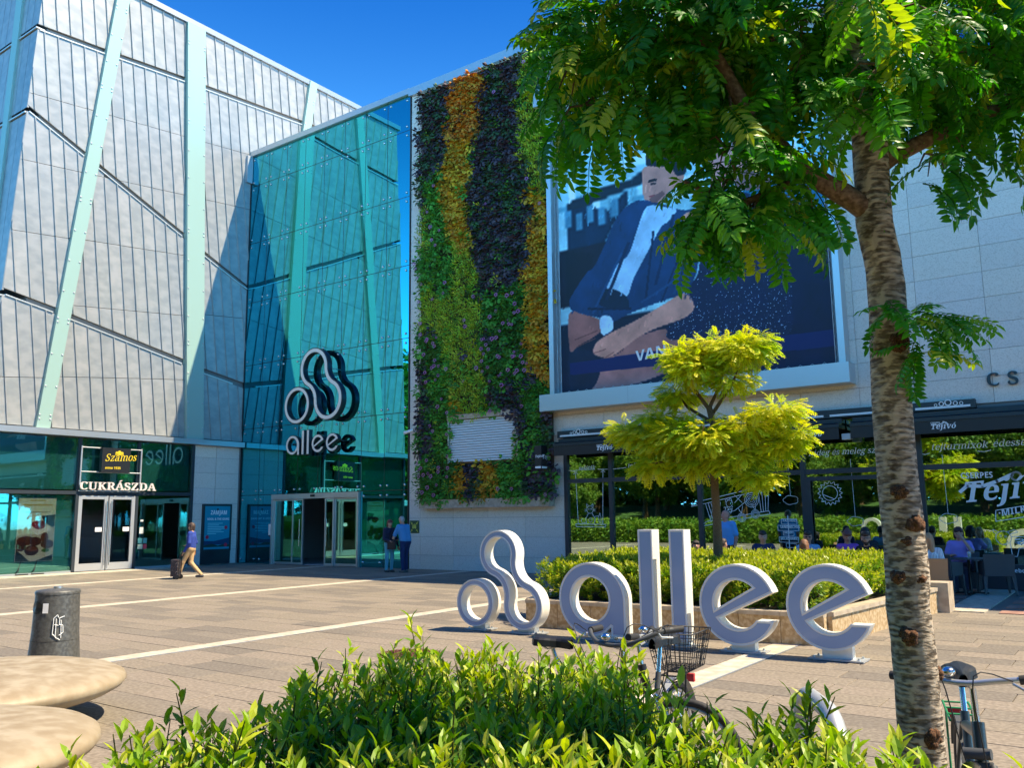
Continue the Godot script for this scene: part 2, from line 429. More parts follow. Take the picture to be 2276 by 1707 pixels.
func leafy(light: Color, rough := 0.42) -> StandardMaterial3D:
	var m := mat(Color.WHITE, rough)
	m.vertex_color_use_as_albedo = true
	m.backlight_enabled = true; m.backlight = light
	return m
func make_materials() -> void:
	var speck := noise_tex(3, 0.12, Color(0.89, 0.88, 0.86), Color(1, 1, 1), 3, 512, FastNoiseLite.TYPE_VALUE, 0.1, 0.55)
	var cloud := noise_tex(5, 0.012, Color(0.88, 0.87, 0.86), Color(1, 1, 1), 5)
	for i in 4:
		var c: Color = [lin(0.72, 0.66, 0.575), lin(0.68, 0.63, 0.56), lin(0.75, 0.69, 0.605), lin(0.69, 0.645, 0.59)][i]
		M["stone%d" % i] = mat(c, 0.75, 0.0, speck, 0.9)
		M["stone%d" % i].uv1_offset = Vector3(i * 0.31, i * 0.17, 0)
		var g: Color = [lin(0.265, 0.225, 0.172), lin(0.235, 0.203, 0.16), lin(0.285, 0.24, 0.187), lin(0.205, 0.178, 0.143)][i]
		M["paver%d" % i] = mat(g, 0.8, 0.0, noise_tex(20 + i, 0.05, Color(0.84, 0.83, 0.82), Color(1, 1, 1), 5), 0.7)
		var p: Color = [lin(0.42, 0.41, 0.385), lin(0.39, 0.385, 0.37), lin(0.44, 0.425, 0.40), lin(0.405, 0.40, 0.385)][i]
		M["panel%d" % i] = mat(p, 0.40, 0.3, noise_tex(40 + i, 0.012, Color(0.90, 0.92, 0.93), Color(1, 1, 1), 3), 0.3)
		M["panel%d" % i].uv1_scale = Vector3(0.3, 0.35, 0.22)
		M["red%d" % i] = mat([lin(0.36, 0.20, 0.15), lin(0.33, 0.19, 0.15), lin(0.39, 0.22, 0.165), lin(0.31, 0.185, 0.15)][i], 0.8, 0.0, cloud, 0.6)
	M.paver_mix = mat(Color.WHITE, 0.8, 0.0, noise_tex(24, 0.05, Color(0.84, 0.83, 0.82), Color(1, 1, 1), 5), 0.7)
	M.paver_mix.vertex_color_use_as_albedo = true
	M.joint = mat(lin(0.17, 0.15, 0.125), 0.9)
	M.strip = mat(lin(0.58, 0.51, 0.40), 0.7, 0.0, cloud, 0.8)
	M.lime = mat(lin(0.56, 0.43, 0.27), 0.75, 0.0, noise_tex(9, 0.03, Color(0.82, 0.76, 0.66), Color(1, 1, 1), 5), 0.8)
	M.lime_top = mat(lin(0.48, 0.40, 0.30), 0.7, 0.0, cloud, 0.8)
	M.bench = mat(lin(0.385, 0.325, 0.23), 0.55, 0.0, noise_tex(11, 0.014, Color(0.86, 0.83, 0.78), Color(1, 1, 1), 6), 0.6)
	M.mint = mat(lin(0.32, 0.47, 0.41), 0.45, 0.1)
	M.dark_gap = mat(lin(0.20, 0.20, 0.20), 0.8)
	M.alu = mat(lin(0.55, 0.57, 0.58), 0.35, 0.7)
	M.alu_dull = mat(lin(0.46, 0.48, 0.50), 0.5, 0.5)
	M.steel = mat(lin(0.6, 0.62, 0.64), 0.2, 1.0)
	M.rail = mat(lin(0.62, 0.62, 0.58), 0.4, 0.5)
	M.black = mat(lin(0.012, 0.013, 0.015), 0.45)
	M.rubber = mat(lin(0.018, 0.018, 0.02), 0.7)
	M.anthracite = mat(lin(0.035, 0.045, 0.055), 0.45, 0.2)
	M.charcoal = mat(lin(0.06, 0.065, 0.07), 0.6)
	M.white = mat(lin(0.82, 0.82, 0.80), 0.4)
	M.ink = mat(lin(0.80, 0.83, 0.84), 0.5)
	M.face = mat(lin(0.25, 0.35, 0.52), 0.15)
	M.face.clearcoat_enabled = true; M.face.clearcoat = 0.35; M.face.clearcoat_roughness = 0.05
	M.sign_white = mat(lin(0.78, 0.75, 0.68), 0.35)
	M.sign_dark = mat(lin(0.02, 0.028, 0.035), 0.35)
	M.hall_glass = coated(lin(0.05, 0.48, 0.57), 0.88)
	M.shop_glass = coated(lin(0.55, 0.72, 0.64), 0.80)
	M.cafe_glass = coated(lin(0.16, 0.46, 0.40), 0.62)
	M.blue_glass = coated(lin(0.06, 0.22, 0.45), 0.9)
	M.dark_door = coated(lin(0.20, 0.17, 0.16), 0.45)
	M.confect_glass = coated(lin(0.20, 0.55, 0.50), 0.42)
	M.green_film = mat(lin(0.03, 0.27, 0.235), 0.5)
	M.inside = mat(lin(0.42, 0.43, 0.42), 0.8)
	M.inside_dark = mat(lin(0.30, 0.29, 0.27), 0.8)
	M.soil = mat(lin(0.07, 0.05, 0.035), 0.95)
	M.bark = mat(lin(0.52, 0.455, 0.37), 0.85, 0.0, noise_tex(31, 0.018, Color(0.40, 0.36, 0.31), Color(1, 0.98, 0.95), 6, 512, FastNoiseLite.TYPE_SIMPLEX_SMOOTH, 0.3, 0.62), 2.2)
	M.bark.uv1_scale = Vector3(2.0, 5.0, 2.0)
	M.bark.heightmap_enabled = true
	M.bark.heightmap_texture = M.bark.albedo_texture
	M.bark.heightmap_scale = 0.7
	M.limb = mat(lin(0.30, 0.19, 0.115), 0.8, 0.0, noise_tex(33, 0.03, Color(0.55, 0.5, 0.45), Color(1, 1, 1), 4), 3.0)
	M.knot = mat(lin(0.27, 0.16, 0.09), 0.95, 0.0, noise_tex(34, 0.09, Color(0.25, 0.2, 0.18), Color(1, 0.9, 0.8), 4), 4.0)
	M.young_bark = mat(lin(0.26, 0.16, 0.085), 0.85, 0.0, noise_tex(35, 0.05, Color(0.55, 0.5, 0.45), Color(1, 1, 1), 4), 3.0)
	M.stem = mat(lin(0.14, 0.16, 0.04), 0.7)
	M.leaf = leafy(Color(0.95, 1.0, 0.35))
	M.leaf_soft = leafy(Color(0.7, 0.75, 0.3), 0.6)
	M.plant = leafy(Color(0.45, 0.45, 0.25), 0.65)
	M.paint = mat(Color.WHITE, 0.6)
	M.paint.vertex_color_use_as_albedo = true
	M.grass = mat(lin(0.07, 0.16, 0.03), 0.9, 0.0, noise_tex(50, 0.08, Color(0.6, 0.65, 0.5), Color(1, 1, 1), 5), 0.8)
	M.rust = mat(lin(0.20, 0.085, 0.05), 0.75, 0.0, noise_tex(51, 0.06, Color(0.6, 0.55, 0.5), Color(1, 1, 1), 4), 2.0)
	M.bin = mat(lin(0.13, 0.132, 0.125), 0.5, 0.2, noise_tex(52, 0.03, Color(0.75, 0.75, 0.75), Color(1, 1, 1), 5), 1.2)

# ---------------------------------------------------------------- start
func _ready() -> void:
	rng.seed = 20240517
	var cam := Camera3D.new()
	cam.name = "camera"
	cam.fov = 48.392; cam.near = 0.05; cam.far = 600.0
	cam.position = Vector3(0, 1.72, 0)
	cam.basis = Basis(Vector3.UP, deg_to_rad(35.848)) * Basis(Vector3.RIGHT, deg_to_rad(8.787)) * Basis(Vector3.BACK, deg_to_rad(-0.676))
	add_child(cam)
	var env := Environment.new()
	var sky := Sky.new()
	var sm := ProceduralSkyMaterial.new()
	sm.sky_top_color = Color(0.0, 0.108, 0.262)
	sm.sky_horizon_color = Color(0.42, 0.78, 1.0)
	sm.sky_curve = 0.105
	sm.ground_bottom_color = Color(0.35, 0.32, 0.28)
	sm.ground_horizon_color = Color(0.45, 0.55, 0.6)
	sm.sun_angle_max = 6.0
	sm.energy_multiplier = 3.4
	sky.sky_material = sm
	env.background_mode = Environment.BG_SKY
	env.sky = sky
	env.tonemap_mode = Environment.TONE_MAPPER_LINEAR
	env.tonemap_exposure = 3.4
	env.sdfgi_enabled = true; env.ssao_enabled = true; env.ssil_enabled = true
	var we := WorldEnvironment.new()
	we.name = "environment"; we.environment = env
	add_child(we)
	var sun := DirectionalLight3D.new()
	sun.name = "sun"
	sun.light_energy = 0.95; sun.light_color = Color(1.0, 0.93, 0.80)
	sun.light_angular_distance = 0.5; sun.shadow_enabled = true
	add_child(sun)
	sun.look_at_from_position(Vector3.ZERO, Vector3(-0.62, -1.0, 0.25))
	make_materials()
	ground()
	metal_building()
	glass_hall()
	stone_building()
	billboard()
	living_wall()
	shop_fittings()
	planter()
	sign_letters()
	near_tree()
	front_hedge()
	street_furniture()
	bicycles()
	terrace_furniture()
	people()
	park()

# ---------------------------------------------------------------- ground
func ground() -> void:
	var g := setting("ground")
	boxp(g, "bed", Vector3(-150, -0.5, -120), Vector3(150, -0.022, 150), M.joint)
	var p := setting("pavement")
	var strips := [-24.2, -17.55, -10.6, -3.95]
	var cells := []
	var z := -21.8
	while z < 6.0:
		var edges := [-29.3]
		for s in strips: edges.append_array([s - 0.18, s + 0.18])
		edges.append(9.0)
		for e in range(0, edges.size(), 2):
			var x: float = edges[e]
			while x < edges[e + 1] - 0.05:
				var l := rng.randf_range(0.65, 1.35)
				if x + l > edges[e + 1] - 0.3: l = edges[e + 1] - x
				cells.append([x, z, l])
				x += l
		z += 0.42
	var look := Vector3(-0.579, 0, -0.805)
	var near := []
	var rest := MB.new()
	var cols := [Color(0.265, 0.225, 0.172), Color(0.235, 0.203, 0.16), Color(0.285, 0.24, 0.187), Color(0.205, 0.178, 0.143)]
	for c in cells:
		if c[1] < -16.85 and c[0] > -9.0 and c[0] < 9.0: continue   # the red terrace lies here
		var mid := Vector3(c[0] + c[2] * 0.5, 0, c[1] + 0.21)
		var d := mid.length()
		var f := mid.dot(look)
		if f > 0.0 and mid.cross(look).length() < f * 0.68 and d > 4.6: near.append([d, c])
		else: near.append([1000.0 + d, c])
	near.sort_custom(func(a, b): return a[0] < b[0])
	var unit := []
	for i in 4:
		var b := MB.new()
		b.cbox(Vector3(0, -0.02, 0), Vector3(1, 0.04, 1), 0.004)
		unit.append(b.mesh())
	for i in near.size():
		var c: Array = near[i][1]
		var k := rng.randi() % 4
		var at := Vector3(c[0] + c[2] * 0.5, rng.randf_range(-0.002, 0.002), c[1] + 0.21)
		var s := Vector3(c[2] - 0.008, 1, 0.412)
		if i < 300:
			part(p, "paver", unit[k], M["paver%d" % k], at, Basis.from_scale(s))
		else:
			rest.col = cols[k]
			rest.xf = Transform3D(Basis(), at)
			rest.cbox(Vector3(0, -0.02, 0), Vector3(s.x, 0.04, s.z), 0.004)
	part(p, "far_pavers", rest, M.paver_mix).set_meta("kind", "stuff")
	for s in strips:
		var zz := -21.75
		while zz < 2.0:
			var l := 1.25
			if not (zz < -16.9 and s > -9.0):
				var b := MB.new()
				b.cbox(Vector3(0, -0.02, 0), Vector3(0.34, 0.04, l - 0.008), 0.004)
				part(p, "strip_slab", b, M.strip, Vector3(s, rng.randf_range(0.001, 0.004), zz + l * 0.5))
			zz += l
	# metal drain slot along one strip
	for s in [-10.6, -3.95]:
		boxp(p, "drain_slot", Vector3(s + 0.155, -0.01, -16.5), Vector3(s + 0.17, 0.006, 1.0), M.alu_dull)
	var mc := thing("manhole_cover", "round rusty brown manhole cover set in the paving", "manhole cover", Vector3(-7.66, 0.004, -8.32))
	var b := MB.new()
	b.lathe([Vector2(0.0, 0.0), Vector2(0.40, 0.0), Vector2(0.40, 0.008), Vector2(0.36, 0.012), Vector2(0.0, 0.012)], 40)
	part(mc, "plate", b, M.rust)
	for i in range(-4, 5):
		for j in range(-4, 5):
			if Vector2(i, j).length() < 4.3:
				part(mc, "stud", one_box(Vector3(0.05, 0.012, 0.03)), M.rust, Vector3(i * 0.075, 0.016, j * 0.075), Basis(Vector3.UP, 0.4 if (i + j) % 2 == 0 else -0.9))
	# red terrace in front of the milk bar
	var t := setting("terrace")
	boxp(t, "bed", Vector3(-9, -0.2, -21.8), Vector3(9, -0.012, -16.86), M.joint)
	var tz := -21.8
	var row := 0
	while tz < -16.9:
		var x := -9.0 + (0.3 if row % 2 else 0.0)
		while x < 8.9:
			if not (x + 0.6 > -3.0 and x < -2.35):
				part(t, "paver", one_box(Vector3(0.594, 0.03, 0.488)), M["red%d" % (rng.randi() % 4)], Vector3(x + 0.3, -0.012, tz + 0.247))
			x += 0.6
		tz += 0.494
		row += 1
	var zz2 := -21.8
	while zz2 < -16.9:
		part(t, "border_slab", one_box(Vector3(0.62, 0.04, 0.61)), M.strip, Vector3(-2.62, -0.012, zz2 + 0.308))
		zz2 += 0.617

# ---------------------------------------------------------------- metal-clad building on the left
func line_y(l: Array, u: float) -> float:
	return l[1] + (l[3] - l[1]) * (u - l[0]) / (l[2] - l[0])
func cut(polys: Array, l: Array, gap: float) -> Array:
	var out := []
	var u0 := 5.0
	var u1 := 40.0
	var above := PackedVector2Array([Vector2(u0, line_y(l, u0)), Vector2(u1, line_y(l, u1)), Vector2(u1, 60), Vector2(u0, 60)])
	var below := PackedVector2Array([Vector2(u0, line_y(l, u0) - gap), Vector2(u1, line_y(l, u1) - gap), Vector2(u1, -30), Vector2(u0, -30)])
	for p in polys:
		for h in [above, below]:
			for q in Geometry2D.intersect_polygons(p, h):
				if absf(area(q)) > 0.02: out.append(q)
	return out
func area(p: PackedVector2Array) -> float:
	var a := 0.0
	for i in p.size(): a += p[i].cross(p[(i + 1) % p.size()])
	return a * 0.5
func metal_building() -> void:
	var o := thing("metal_clad_building", "pale metal-clad building with slanting mint green columns above teal shop windows", "building")
	var fr := Basis(Vector3(0, 0, -1), Vector3.UP, Vector3.RIGHT)   # local x runs along -z, local z out of the facade
	var at := Vector3(LX, 0, 0)
	boxp(o, "core", Vector3(-50, 4.7, -60), Vector3(LX - 0.12, 21.6, -13.1), M.dark_gap)
	boxp(o, "lower_core", Vector3(-50, 0, -60), Vector3(LX - 0.02, 4.7, -21.73), M.dark_gap)
	var bays := [
		[[12.88, 21.7, 15.46, 21.7, 13.60, 4.86, 12.08, 4.86], [[12.8, 18.91, 15.14, 19.08], [12.66, 15.82, 14.62, 14.89], [12.38, 9.31, 13.93, 9.01]], [16.3, 13.87, 11.36, 6.4]],
		[[15.97, 21.7, 18.34, 21.7, 19.16, 4.86, 14.03, 4.86], [[15.61, 19.13, 18.44, 19.39], [15.05, 14.67, 18.64, 12.97], [14.41, 8.9, 18.9, 7.91]], [16.3, 13.87, 11.40, 8.98, 6.45]],
		[[19.2, 21.7, 24.74, 21.7, 22.4, 4.86, 19.94, 4.86], [[19.27, 19.44, 24.56, 19.85], [19.54, 12.48, 21.36, 11.64], [19.78, 7.67, 21.23, 7.4]], [16.3, 13.87, 9.1]],
		[[25.2, 21.7, 30.0, 21.7, 30.0, 4.86, 22.85, 4.86], [[24.56, 19.85, 30.0, 20.2], [21.36, 11.64, 30.0, 8.5]], [16.3, 13.87]]]
	for b in bays:
		var polys := [pa(b[0])]
		for l in b[1]: polys = cut(polys, l, 0.24)
		for j in b[2]: polys = cut(polys, [12.6, j, 22.6, j + 1.0], 0.018)
		for p in polys:
			var lo := 1e9
			var hi := -1e9
			for q in p: lo = minf(lo, q.x); hi = maxf(hi, q.x)
			var k := int((lo - 6.3) / 0.475) - 1
			while k * 0.475 + 4.0 < hi + 0.5:
				var u := 4.0 + k * 0.475
				var strip := PackedVector2Array([Vector2(u + 0.014, 22), Vector2(u + 0.462, 22), Vector2(u + 0.462 + 2.2, 4), Vector2(u + 0.014 + 2.2, 4)])
				for q in Geometry2D.intersect_polygons(p, strip):
					if absf(area(q)) < 0.015: continue
					var mb := MB.new()
					mb.prism(q, -0.05, rng.randf_range(-0.002, 0.004))
					part(o, "panel", mb, M["panel%d" % (rng.randi() % 4)], at, fr)
				var rib := PackedVector2Array([Vector2(u - 0.013, 22), Vector2(u + 0.013, 22), Vector2(u + 0.013 + 2.2, 4), Vector2(u - 0.013 + 2.2, 4)])
				for q in Geometry2D.intersect_polygons(p, rib):
					if absf(area(q)) < 0.004: continue
					var mb := MB.new()
					mb.prism(q, -0.05, 0.045)
					part(o, "standing_seam", mb, M.panel1, at, fr)
				k += 1
		for l in b[1]:   # rails that cap the slanting grooves
			var u0: float = maxf(l[0], 12.3)
			var u1: float = l[2]
			for dy in [-0.205]:
				var mb := MB.new()
				mb.prism(pa([u0, line_y(l, u0) + dy - 0.03, u1, line_y(l, u1) + dy - 0.03, u1, line_y(l, u1) + dy + 0.015, u0, line_y(l, u0) + dy + 0.015]), -0.1, 0.04)
				part(o, "groove_rail", mb, M.rail, at, fr)
	for c in [[15.48, 15.96, 14.02, 13.57, 22.0], [18.36, 19.18, 19.92, 19.18, 21.72], [24.76, 25.18, 22.83, 22.42, 21.9]]:
		var mb := MB.new()
		mb.prism(pa([c[0], c[4], c[1], c[4], c[2], 4.6, c[3], 4.6]), -0.1, 0.16)
		var col := part(o, "column", mb, M.mint, at, fr)
		var bolt := MB.new()
		bolt.ball(Vector3.ZERO, Vector3(0.035, 0.035, 0.02), 4, 8)
		var bm := bolt.mesh()
		var y := 5.1
		while y < 21.4:
			var t: float = (y - 4.6) / (c[4] - 4.6)
			var ul := lerpf(c[3], c[0], t) + 0.05
			var ur := lerpf(c[2], c[1], t) - 0.05
			for pr in ([0.0, 0.14] if int(y * 10) % 3 == 0 else [0.0]):
				part(col, "bolt", bm, M.alu_dull, Vector3(ul, y + pr, 0.165)); part(col, "bolt", bm, M.alu_dull, Vector3(ur, y + pr, 0.165))
			y += 1.12
	# coping, base ledge
	boxp(o, "coping", Vector3(-50, 21.72, -60), Vector3(LX + 0.1, 21.95, -12.75), M.alu)
	boxp(o, "ledge", Vector3(LX - 0.2, 4.60, -21.75), Vector3(LX + 0.28, 4.80, -11.9), M.alu)
	# shaded end wall facing the square
	var fe := Basis(Vector3(-1, 0, 0), Vector3.UP, Vector3(0, 0.034, 1).normalized())
	var x := LX
	while x > -48.0:
		for seg in [[4.86, 9.0], [9.25, 15.5], [15.75, 18.7], [18.95, 21.7]]:
			var mb := MB.new()
			var z0: float = -12.05 - (seg[0] - 4.86) * 0.0495
			var z1: float = -12.05 - (seg[1] - 4.86) * 0.0495
			var xa := x - 0.01
			var xb := x - 0.49
			mb.quad(Vector3(xb, seg[0], z0), Vector3(xa, seg[0], z0), Vector3(xa, seg[1], z1), Vector3(xb, seg[1], z1))
			mb.quad(Vector3(xa, seg[0], z0), Vector3(xa, seg[0], z0 - 0.06), Vector3(xa, seg[1], z1 - 0.06), Vector3(xa, seg[1], z1))
			part(o, "end_panel", mb, M["panel%d" % (rng.randi() % 4)])
		x -= 0.5
	for yy in [9.1, 15.6, 18.8]:
		boxp(o, "end_rail", Vector3(-48, yy - 0.05, -12.3 - (yy - 4.86) * 0.0495), Vector3(LX - 0.02, yy, -12.0 - (yy - 4.86) * 0.0495), M.rail)
	var sl := MB.new()
	var ec := [Vector3(-30.25, 4.9, -11.97), Vector3(-30.10, 4.9, -11.97), Vector3(-30.85, 21.7, -12.8), Vector3(-31.38, 21.7, -12.8)]
	var back := Vector3(0, 0, -0.12)
	sl.quad(ec[0], ec[1], ec[2], ec[3])
	sl.quad(ec[1], ec[1] + back, ec[2] + back, ec[2])
	sl.quad(ec[0] + back, ec[0], ec[3], ec[3] + back)
	part(o, "end_column", sl, M.mint)
	# ground floor: confectioner's shop
	boxp(o, "shop_back_wall", Vector3(-36.2, 0, -21.7), Vector3(-36, 4.6, -12.0), M.inside_dark)
	boxp(o, "shop_ceiling", Vector3(-36, 4.52, -21.7), Vector3(LX - 0.25, 4.6, -12.0), M.inside)
	boxp(o, "shop_floor", Vector3(-36, 0.0, -21.7), Vector3(LX - 0.1, 0.03, -12.0), M.inside)
	boxp(o, "shop_side_wall", Vector3(-36, 0, -12.2), Vector3(LX - 0.1, 4.6, -12.05), M.inside_dark)
	boxp(o, "shop_counter", Vector3(-33.5, 0.03, -19.0), Vector3(-32.8, 1.1, -13.5), M.inside)
	var gx := LX - 0.02
	for pn in [[12.2, 15.12, 0.06, 2.62], [12.2, 15.12, 2.76, 4.56], [15.24, 17.3, 2.76, 4.56], [17.42, 19.55, 0.06, 2.62], [17.42, 19.55, 2.76, 4.56]]:
		boxp(o, "pane", Vector3(gx - 0.02, pn[2], -pn[1]), Vector3(gx, pn[3], -pn[0]), M.confect_glass)
	for pn in [[12.25, 15.1, 2.8, 4.54], [17.45, 19.5, 2.8, 4.54], [15.25, 17.3, 2.8, 4.54], [12.25, 15.1, 0.1, 2.6]]:
		boxp(o, "frosted_film", Vector3(gx - 0.10, pn[2], -pn[1]), Vector3(gx - 0.085, pn[3], -pn[0]), M.green_film)
	for u in [12.12, 15.18, 17.36, 19.6]:
		boxp(o, "mullion", Vector3(gx - 0.06, 0.0, -u - 0.055), Vector3(gx + 0.05, 4.6, -u + 0.055), M.anthracite)
	boxp(o, "transom", Vector3(gx - 0.05, 2.63, -19.54), Vector3(gx + 0.045, 2.75, -12.18), M.anthracite)
	boxp(o, "plinth", Vector3(gx - 0.05, 0.0, -15.12), Vector3(gx + 0.04, 0.07, -12.18), M.alu_dull)
	boxp(o, "plinth", Vector3(gx - 0.05, 0.0, -19.54), Vector3(gx + 0.04, 0.07, -17.42), M.alu_dull)
	boxp(o, "threshold_paving", Vector3(LX + 0.1, -0.01, -19.5), Vector3(LX + 1.0, 0.012, -10.0), M.strip)
	for d in [[15.24, 16.29], [16.33, 17.3]]:
		var door := Node3D.new()
		door.name = "door"; o.add_child(door, true)
		var a: float = d[0]
		var b2: float = d[1]
		for st in [[a, a + 0.13], [b2 - 0.13, b2]]:
			boxp(door, "stile", Vector3(gx - 0.03, 0.03, -st[1]), Vector3(gx + 0.04, 2.6, -st[0]), M.alu_dull)
		for rl in [[0.03, 0.28], [2.47, 2.6]]:
			boxp(door, "rail", Vector3(gx - 0.025, rl[0], -b2 + 0.131), Vector3(gx + 0.035, rl[1], -a - 0.131), M.alu_dull)
		boxp(door, "pane", Vector3(gx - 0.01, 0.281, -b2 + 0.131), Vector3(gx + 0.005, 2.469, -a - 0.131), M.dark_door)
		var hd := MB.new()
		var hz := -b2 + 0.06 if a < 16 else -a - 0.06
		hd.tube([Vector3(gx + 0.1, 0.2, hz), Vector3(gx + 0.1, 2.4, hz)], 0.018, 8)
		part(door, "handle", hd, M.steel)
		boxp(door, "sticker", Vector3(gx + 0.006, 1.35, -b2 + 0.16), Vector3(gx + 0.008, 1.5, -b2 + 0.40), M.white)
	# stone pillar between the shop and the glass hall
	boxp(o, "pillar_core", Vector3(LX - 0.3, 0, -21.72), Vector3(LX - 0.04, 4.6, -19.66), M.dark_gap)
	var sy := 0.0
	for hgt in [0.55, 0.59, 0.59, 0.6, 0.6, 0.6, 0.6, 0.46]:
		for u in [[19.66, 20.62], [20.63, 21.7]]:
			boxp(o, "stone_slab", Vector3(LX - 0.04, sy + 0.004, -u[1] + 0.004), Vector3(LX + rng.randf_range(0.0, 0.004), sy + hgt - 0.004, -u[0] - 0.004), M["stone%d" % (rng.randi() % 4)])
		sy += hgt

# ---------------------------------------------------------------- glass entrance hall
func glass_hall() -> void:
	var o := thing("glass_entrance_hall", "tall entrance hall with teal mirrored glass front held by steel bolts", "building")
	var ys := [0.0, 2.66, 5.34, 7.97, 10.62, 13.2, 15.74, 17.1]
	var x0 := -29.36
	var w := 1.1475
	var joint := 0.012
	for i in 8:
		for k in 7:
			if k == 0 and i in [2, 3, 4, 5]: continue
			var a := x0 + i * w
			var y0: float = ys[k]
			var y1: float = ys[k + 1]
			var pane := MB.new()
			pane.box(Vector3.ZERO, Vector3(w - joint * 2, y1 - y0 - joint * 2, 0.02))
			part(o, "pane", pane, M.hall_glass, Vector3(a + w * 0.5, (y0 + y1) * 0.5, WZ), Basis(Vector3.UP, rng.randf_range(-0.002, 0.002)) * Basis(Vector3.RIGHT, rng.randf_range(-0.0015, 0.0015)))
	for i in 9:
		boxp(o, "mullion", Vector3(x0 + i * w - 0.011, 2.66 if i in [3, 4, 5] else 0.0, WZ - 0.06), Vector3(x0 + i * w + 0.011, 17.1, WZ + 0.008), M.black)
	for k in range(1, 7):
		boxp(o, "transom", Vector3(x0, ys[k] - 0.011, WZ - 0.07), Vector3(x0 + 8 * w, ys[k] + 0.011, WZ + 0.006), M.black)
	var bolt := MB.new()
	bolt.xf = Transform3D(Basis(Vector3.RIGHT, PI / 2), Vector3.ZERO)
	bolt.lathe([Vector2(0.0, 0.0), Vector2(0.042, 0.0), Vector2(0.042, 0.022), Vector2(0.03, 0.032), Vector2(0.0, 0.034)], 10)
	var bm := bolt.mesh()
	for i in 8:
		for k in 7:
			if k == 0 and i in [2, 3, 4, 5]: continue
			for sx in [0.16, w - 0.16]:
				for sy in [0.17, ys[k + 1] - ys[k] - 0.17]:
					part(o, "glass_bolt", bm, M.steel, Vector3(x0 + i * w + sx, ys[k] + sy, WZ + 0.01))
	boxp(o, "coping", Vector3(-29.75, 17.1, -36), Vector3(-20.2, 17.32, WZ + 0.12), M.alu)
	boxp(o, "left_coping_return", Vector3(-29.4, 15.9, WZ + 0.03), Vector3(-29.28, 17.1, WZ + 0.3), M.alu_dull)
	boxp(o, "dark_edge_post", Vector3(-29.41, 0, WZ - 0.3), Vector3(-29.34, 17.1, WZ + 0.03), M.black)
	boxp(o, "dark_edge_post", Vector3(-20.19, 0, WZ - 0.3), Vector3(-20.14, 17.1, WZ + 0.03), M.black)
	boxp(o, "back_wall", Vector3(-29.3, 0, -35.9), Vector3(-20.2, 17.1, -35.6), M.inside)
	boxp(o, "roof_slab", Vector3(-29.3, 16.8, -35.6), Vector3(-20.2, 17.09, WZ - 0.3), M.inside)
	boxp(o, "hall_floor", Vector3(-29.3, 0.0, -35.6), Vector3(-20.2, 0.02, WZ - 0.05), M.inside)
	for y in [5.2, 10.5]:
		boxp(o, "gallery_slab", Vector3(-29.3, y, -35.6), Vector3(-20.2, y + 0.45, -25.5), M.inside)
	boxp(o, "side_wall", Vector3(-29.38, 0, -35.6), Vector3(-29.2, 17.0, WZ - 0.31), M.inside)
	boxp(o, "side_wall", Vector3(-20.35, 0, -35.6), Vector3(-20.2, 17.0, WZ - 0.31), M.inside)
	# sliding doors
	var fx0 := -27.28
	var fx1 := -22.48
	boxp(o, "door_frame", Vector3(fx0, 2.46, WZ - 0.04), Vector3(fx1, 2.65, WZ + 0.12), M.alu)
	for x in [fx0, fx1 - 0.09]:
		boxp(o, "door_frame", Vector3(x, 0, WZ - 0.03), Vector3(x + 0.09, 2.46, WZ + 0.11), M.alu)
	boxp(o, "door_sensor", Vector3(-24.98, 2.52, WZ + 0.12), Vector3(-24.78, 2.6, WZ + 0.17), M.black)
	for d in [[-27.18, -26.05, 0.0], [-26.06, -25.45, 0.06], [-24.25, -23.78, 0.06], [-23.77, -22.58, 0.0]]:
		var leaf := Node3D.new()
		leaf.name = "sliding_door"; o.add_child(leaf, true)
		var z: float = WZ + d[2] - 0.01
		boxp(leaf, "pane", Vector3(d[0] + 0.05, 0.1, z), Vector3(d[1] - 0.05, 2.4, z + 0.02), M.cafe_glass)
		for x in [d[0], d[1] - 0.05]:
			boxp(leaf, "stile", Vector3(x, 0.02, z - 0.02), Vector3(x + 0.05, 2.45, z + 0.04), M.alu)
		for y in [0.02, 2.4]:
			boxp(leaf, "rail", Vector3(d[0] + 0.051, y, z - 0.018), Vector3(d[1] - 0.051, y + (0.08 if y < 1 else 0.05), z + 0.038), M.alu)
		if d[2] > 0.0:
			var h := MB.new()
			var hx: float = d[1] - 0.14 if d[0] < -25 else d[0] + 0.14
			h.tube([Vector3(hx, 0.7, z + 0.08), Vector3(hx, 1.7, z + 0.08)], 0.015, 6)
			part(leaf, "handle", h, M.steel)
	boxp(o, "notice_sticker", Vector3(-27.52, 1.1, WZ + 0.011), Vector3(-27.36, 1.52, WZ + 0.014), M.white)
	# things seen through the open door
	boxp(o, "inner_screen", Vector3(-29.0, 0.02, -30), Vector3(-20.6, 5.1, -29.8), M.inside_dark)

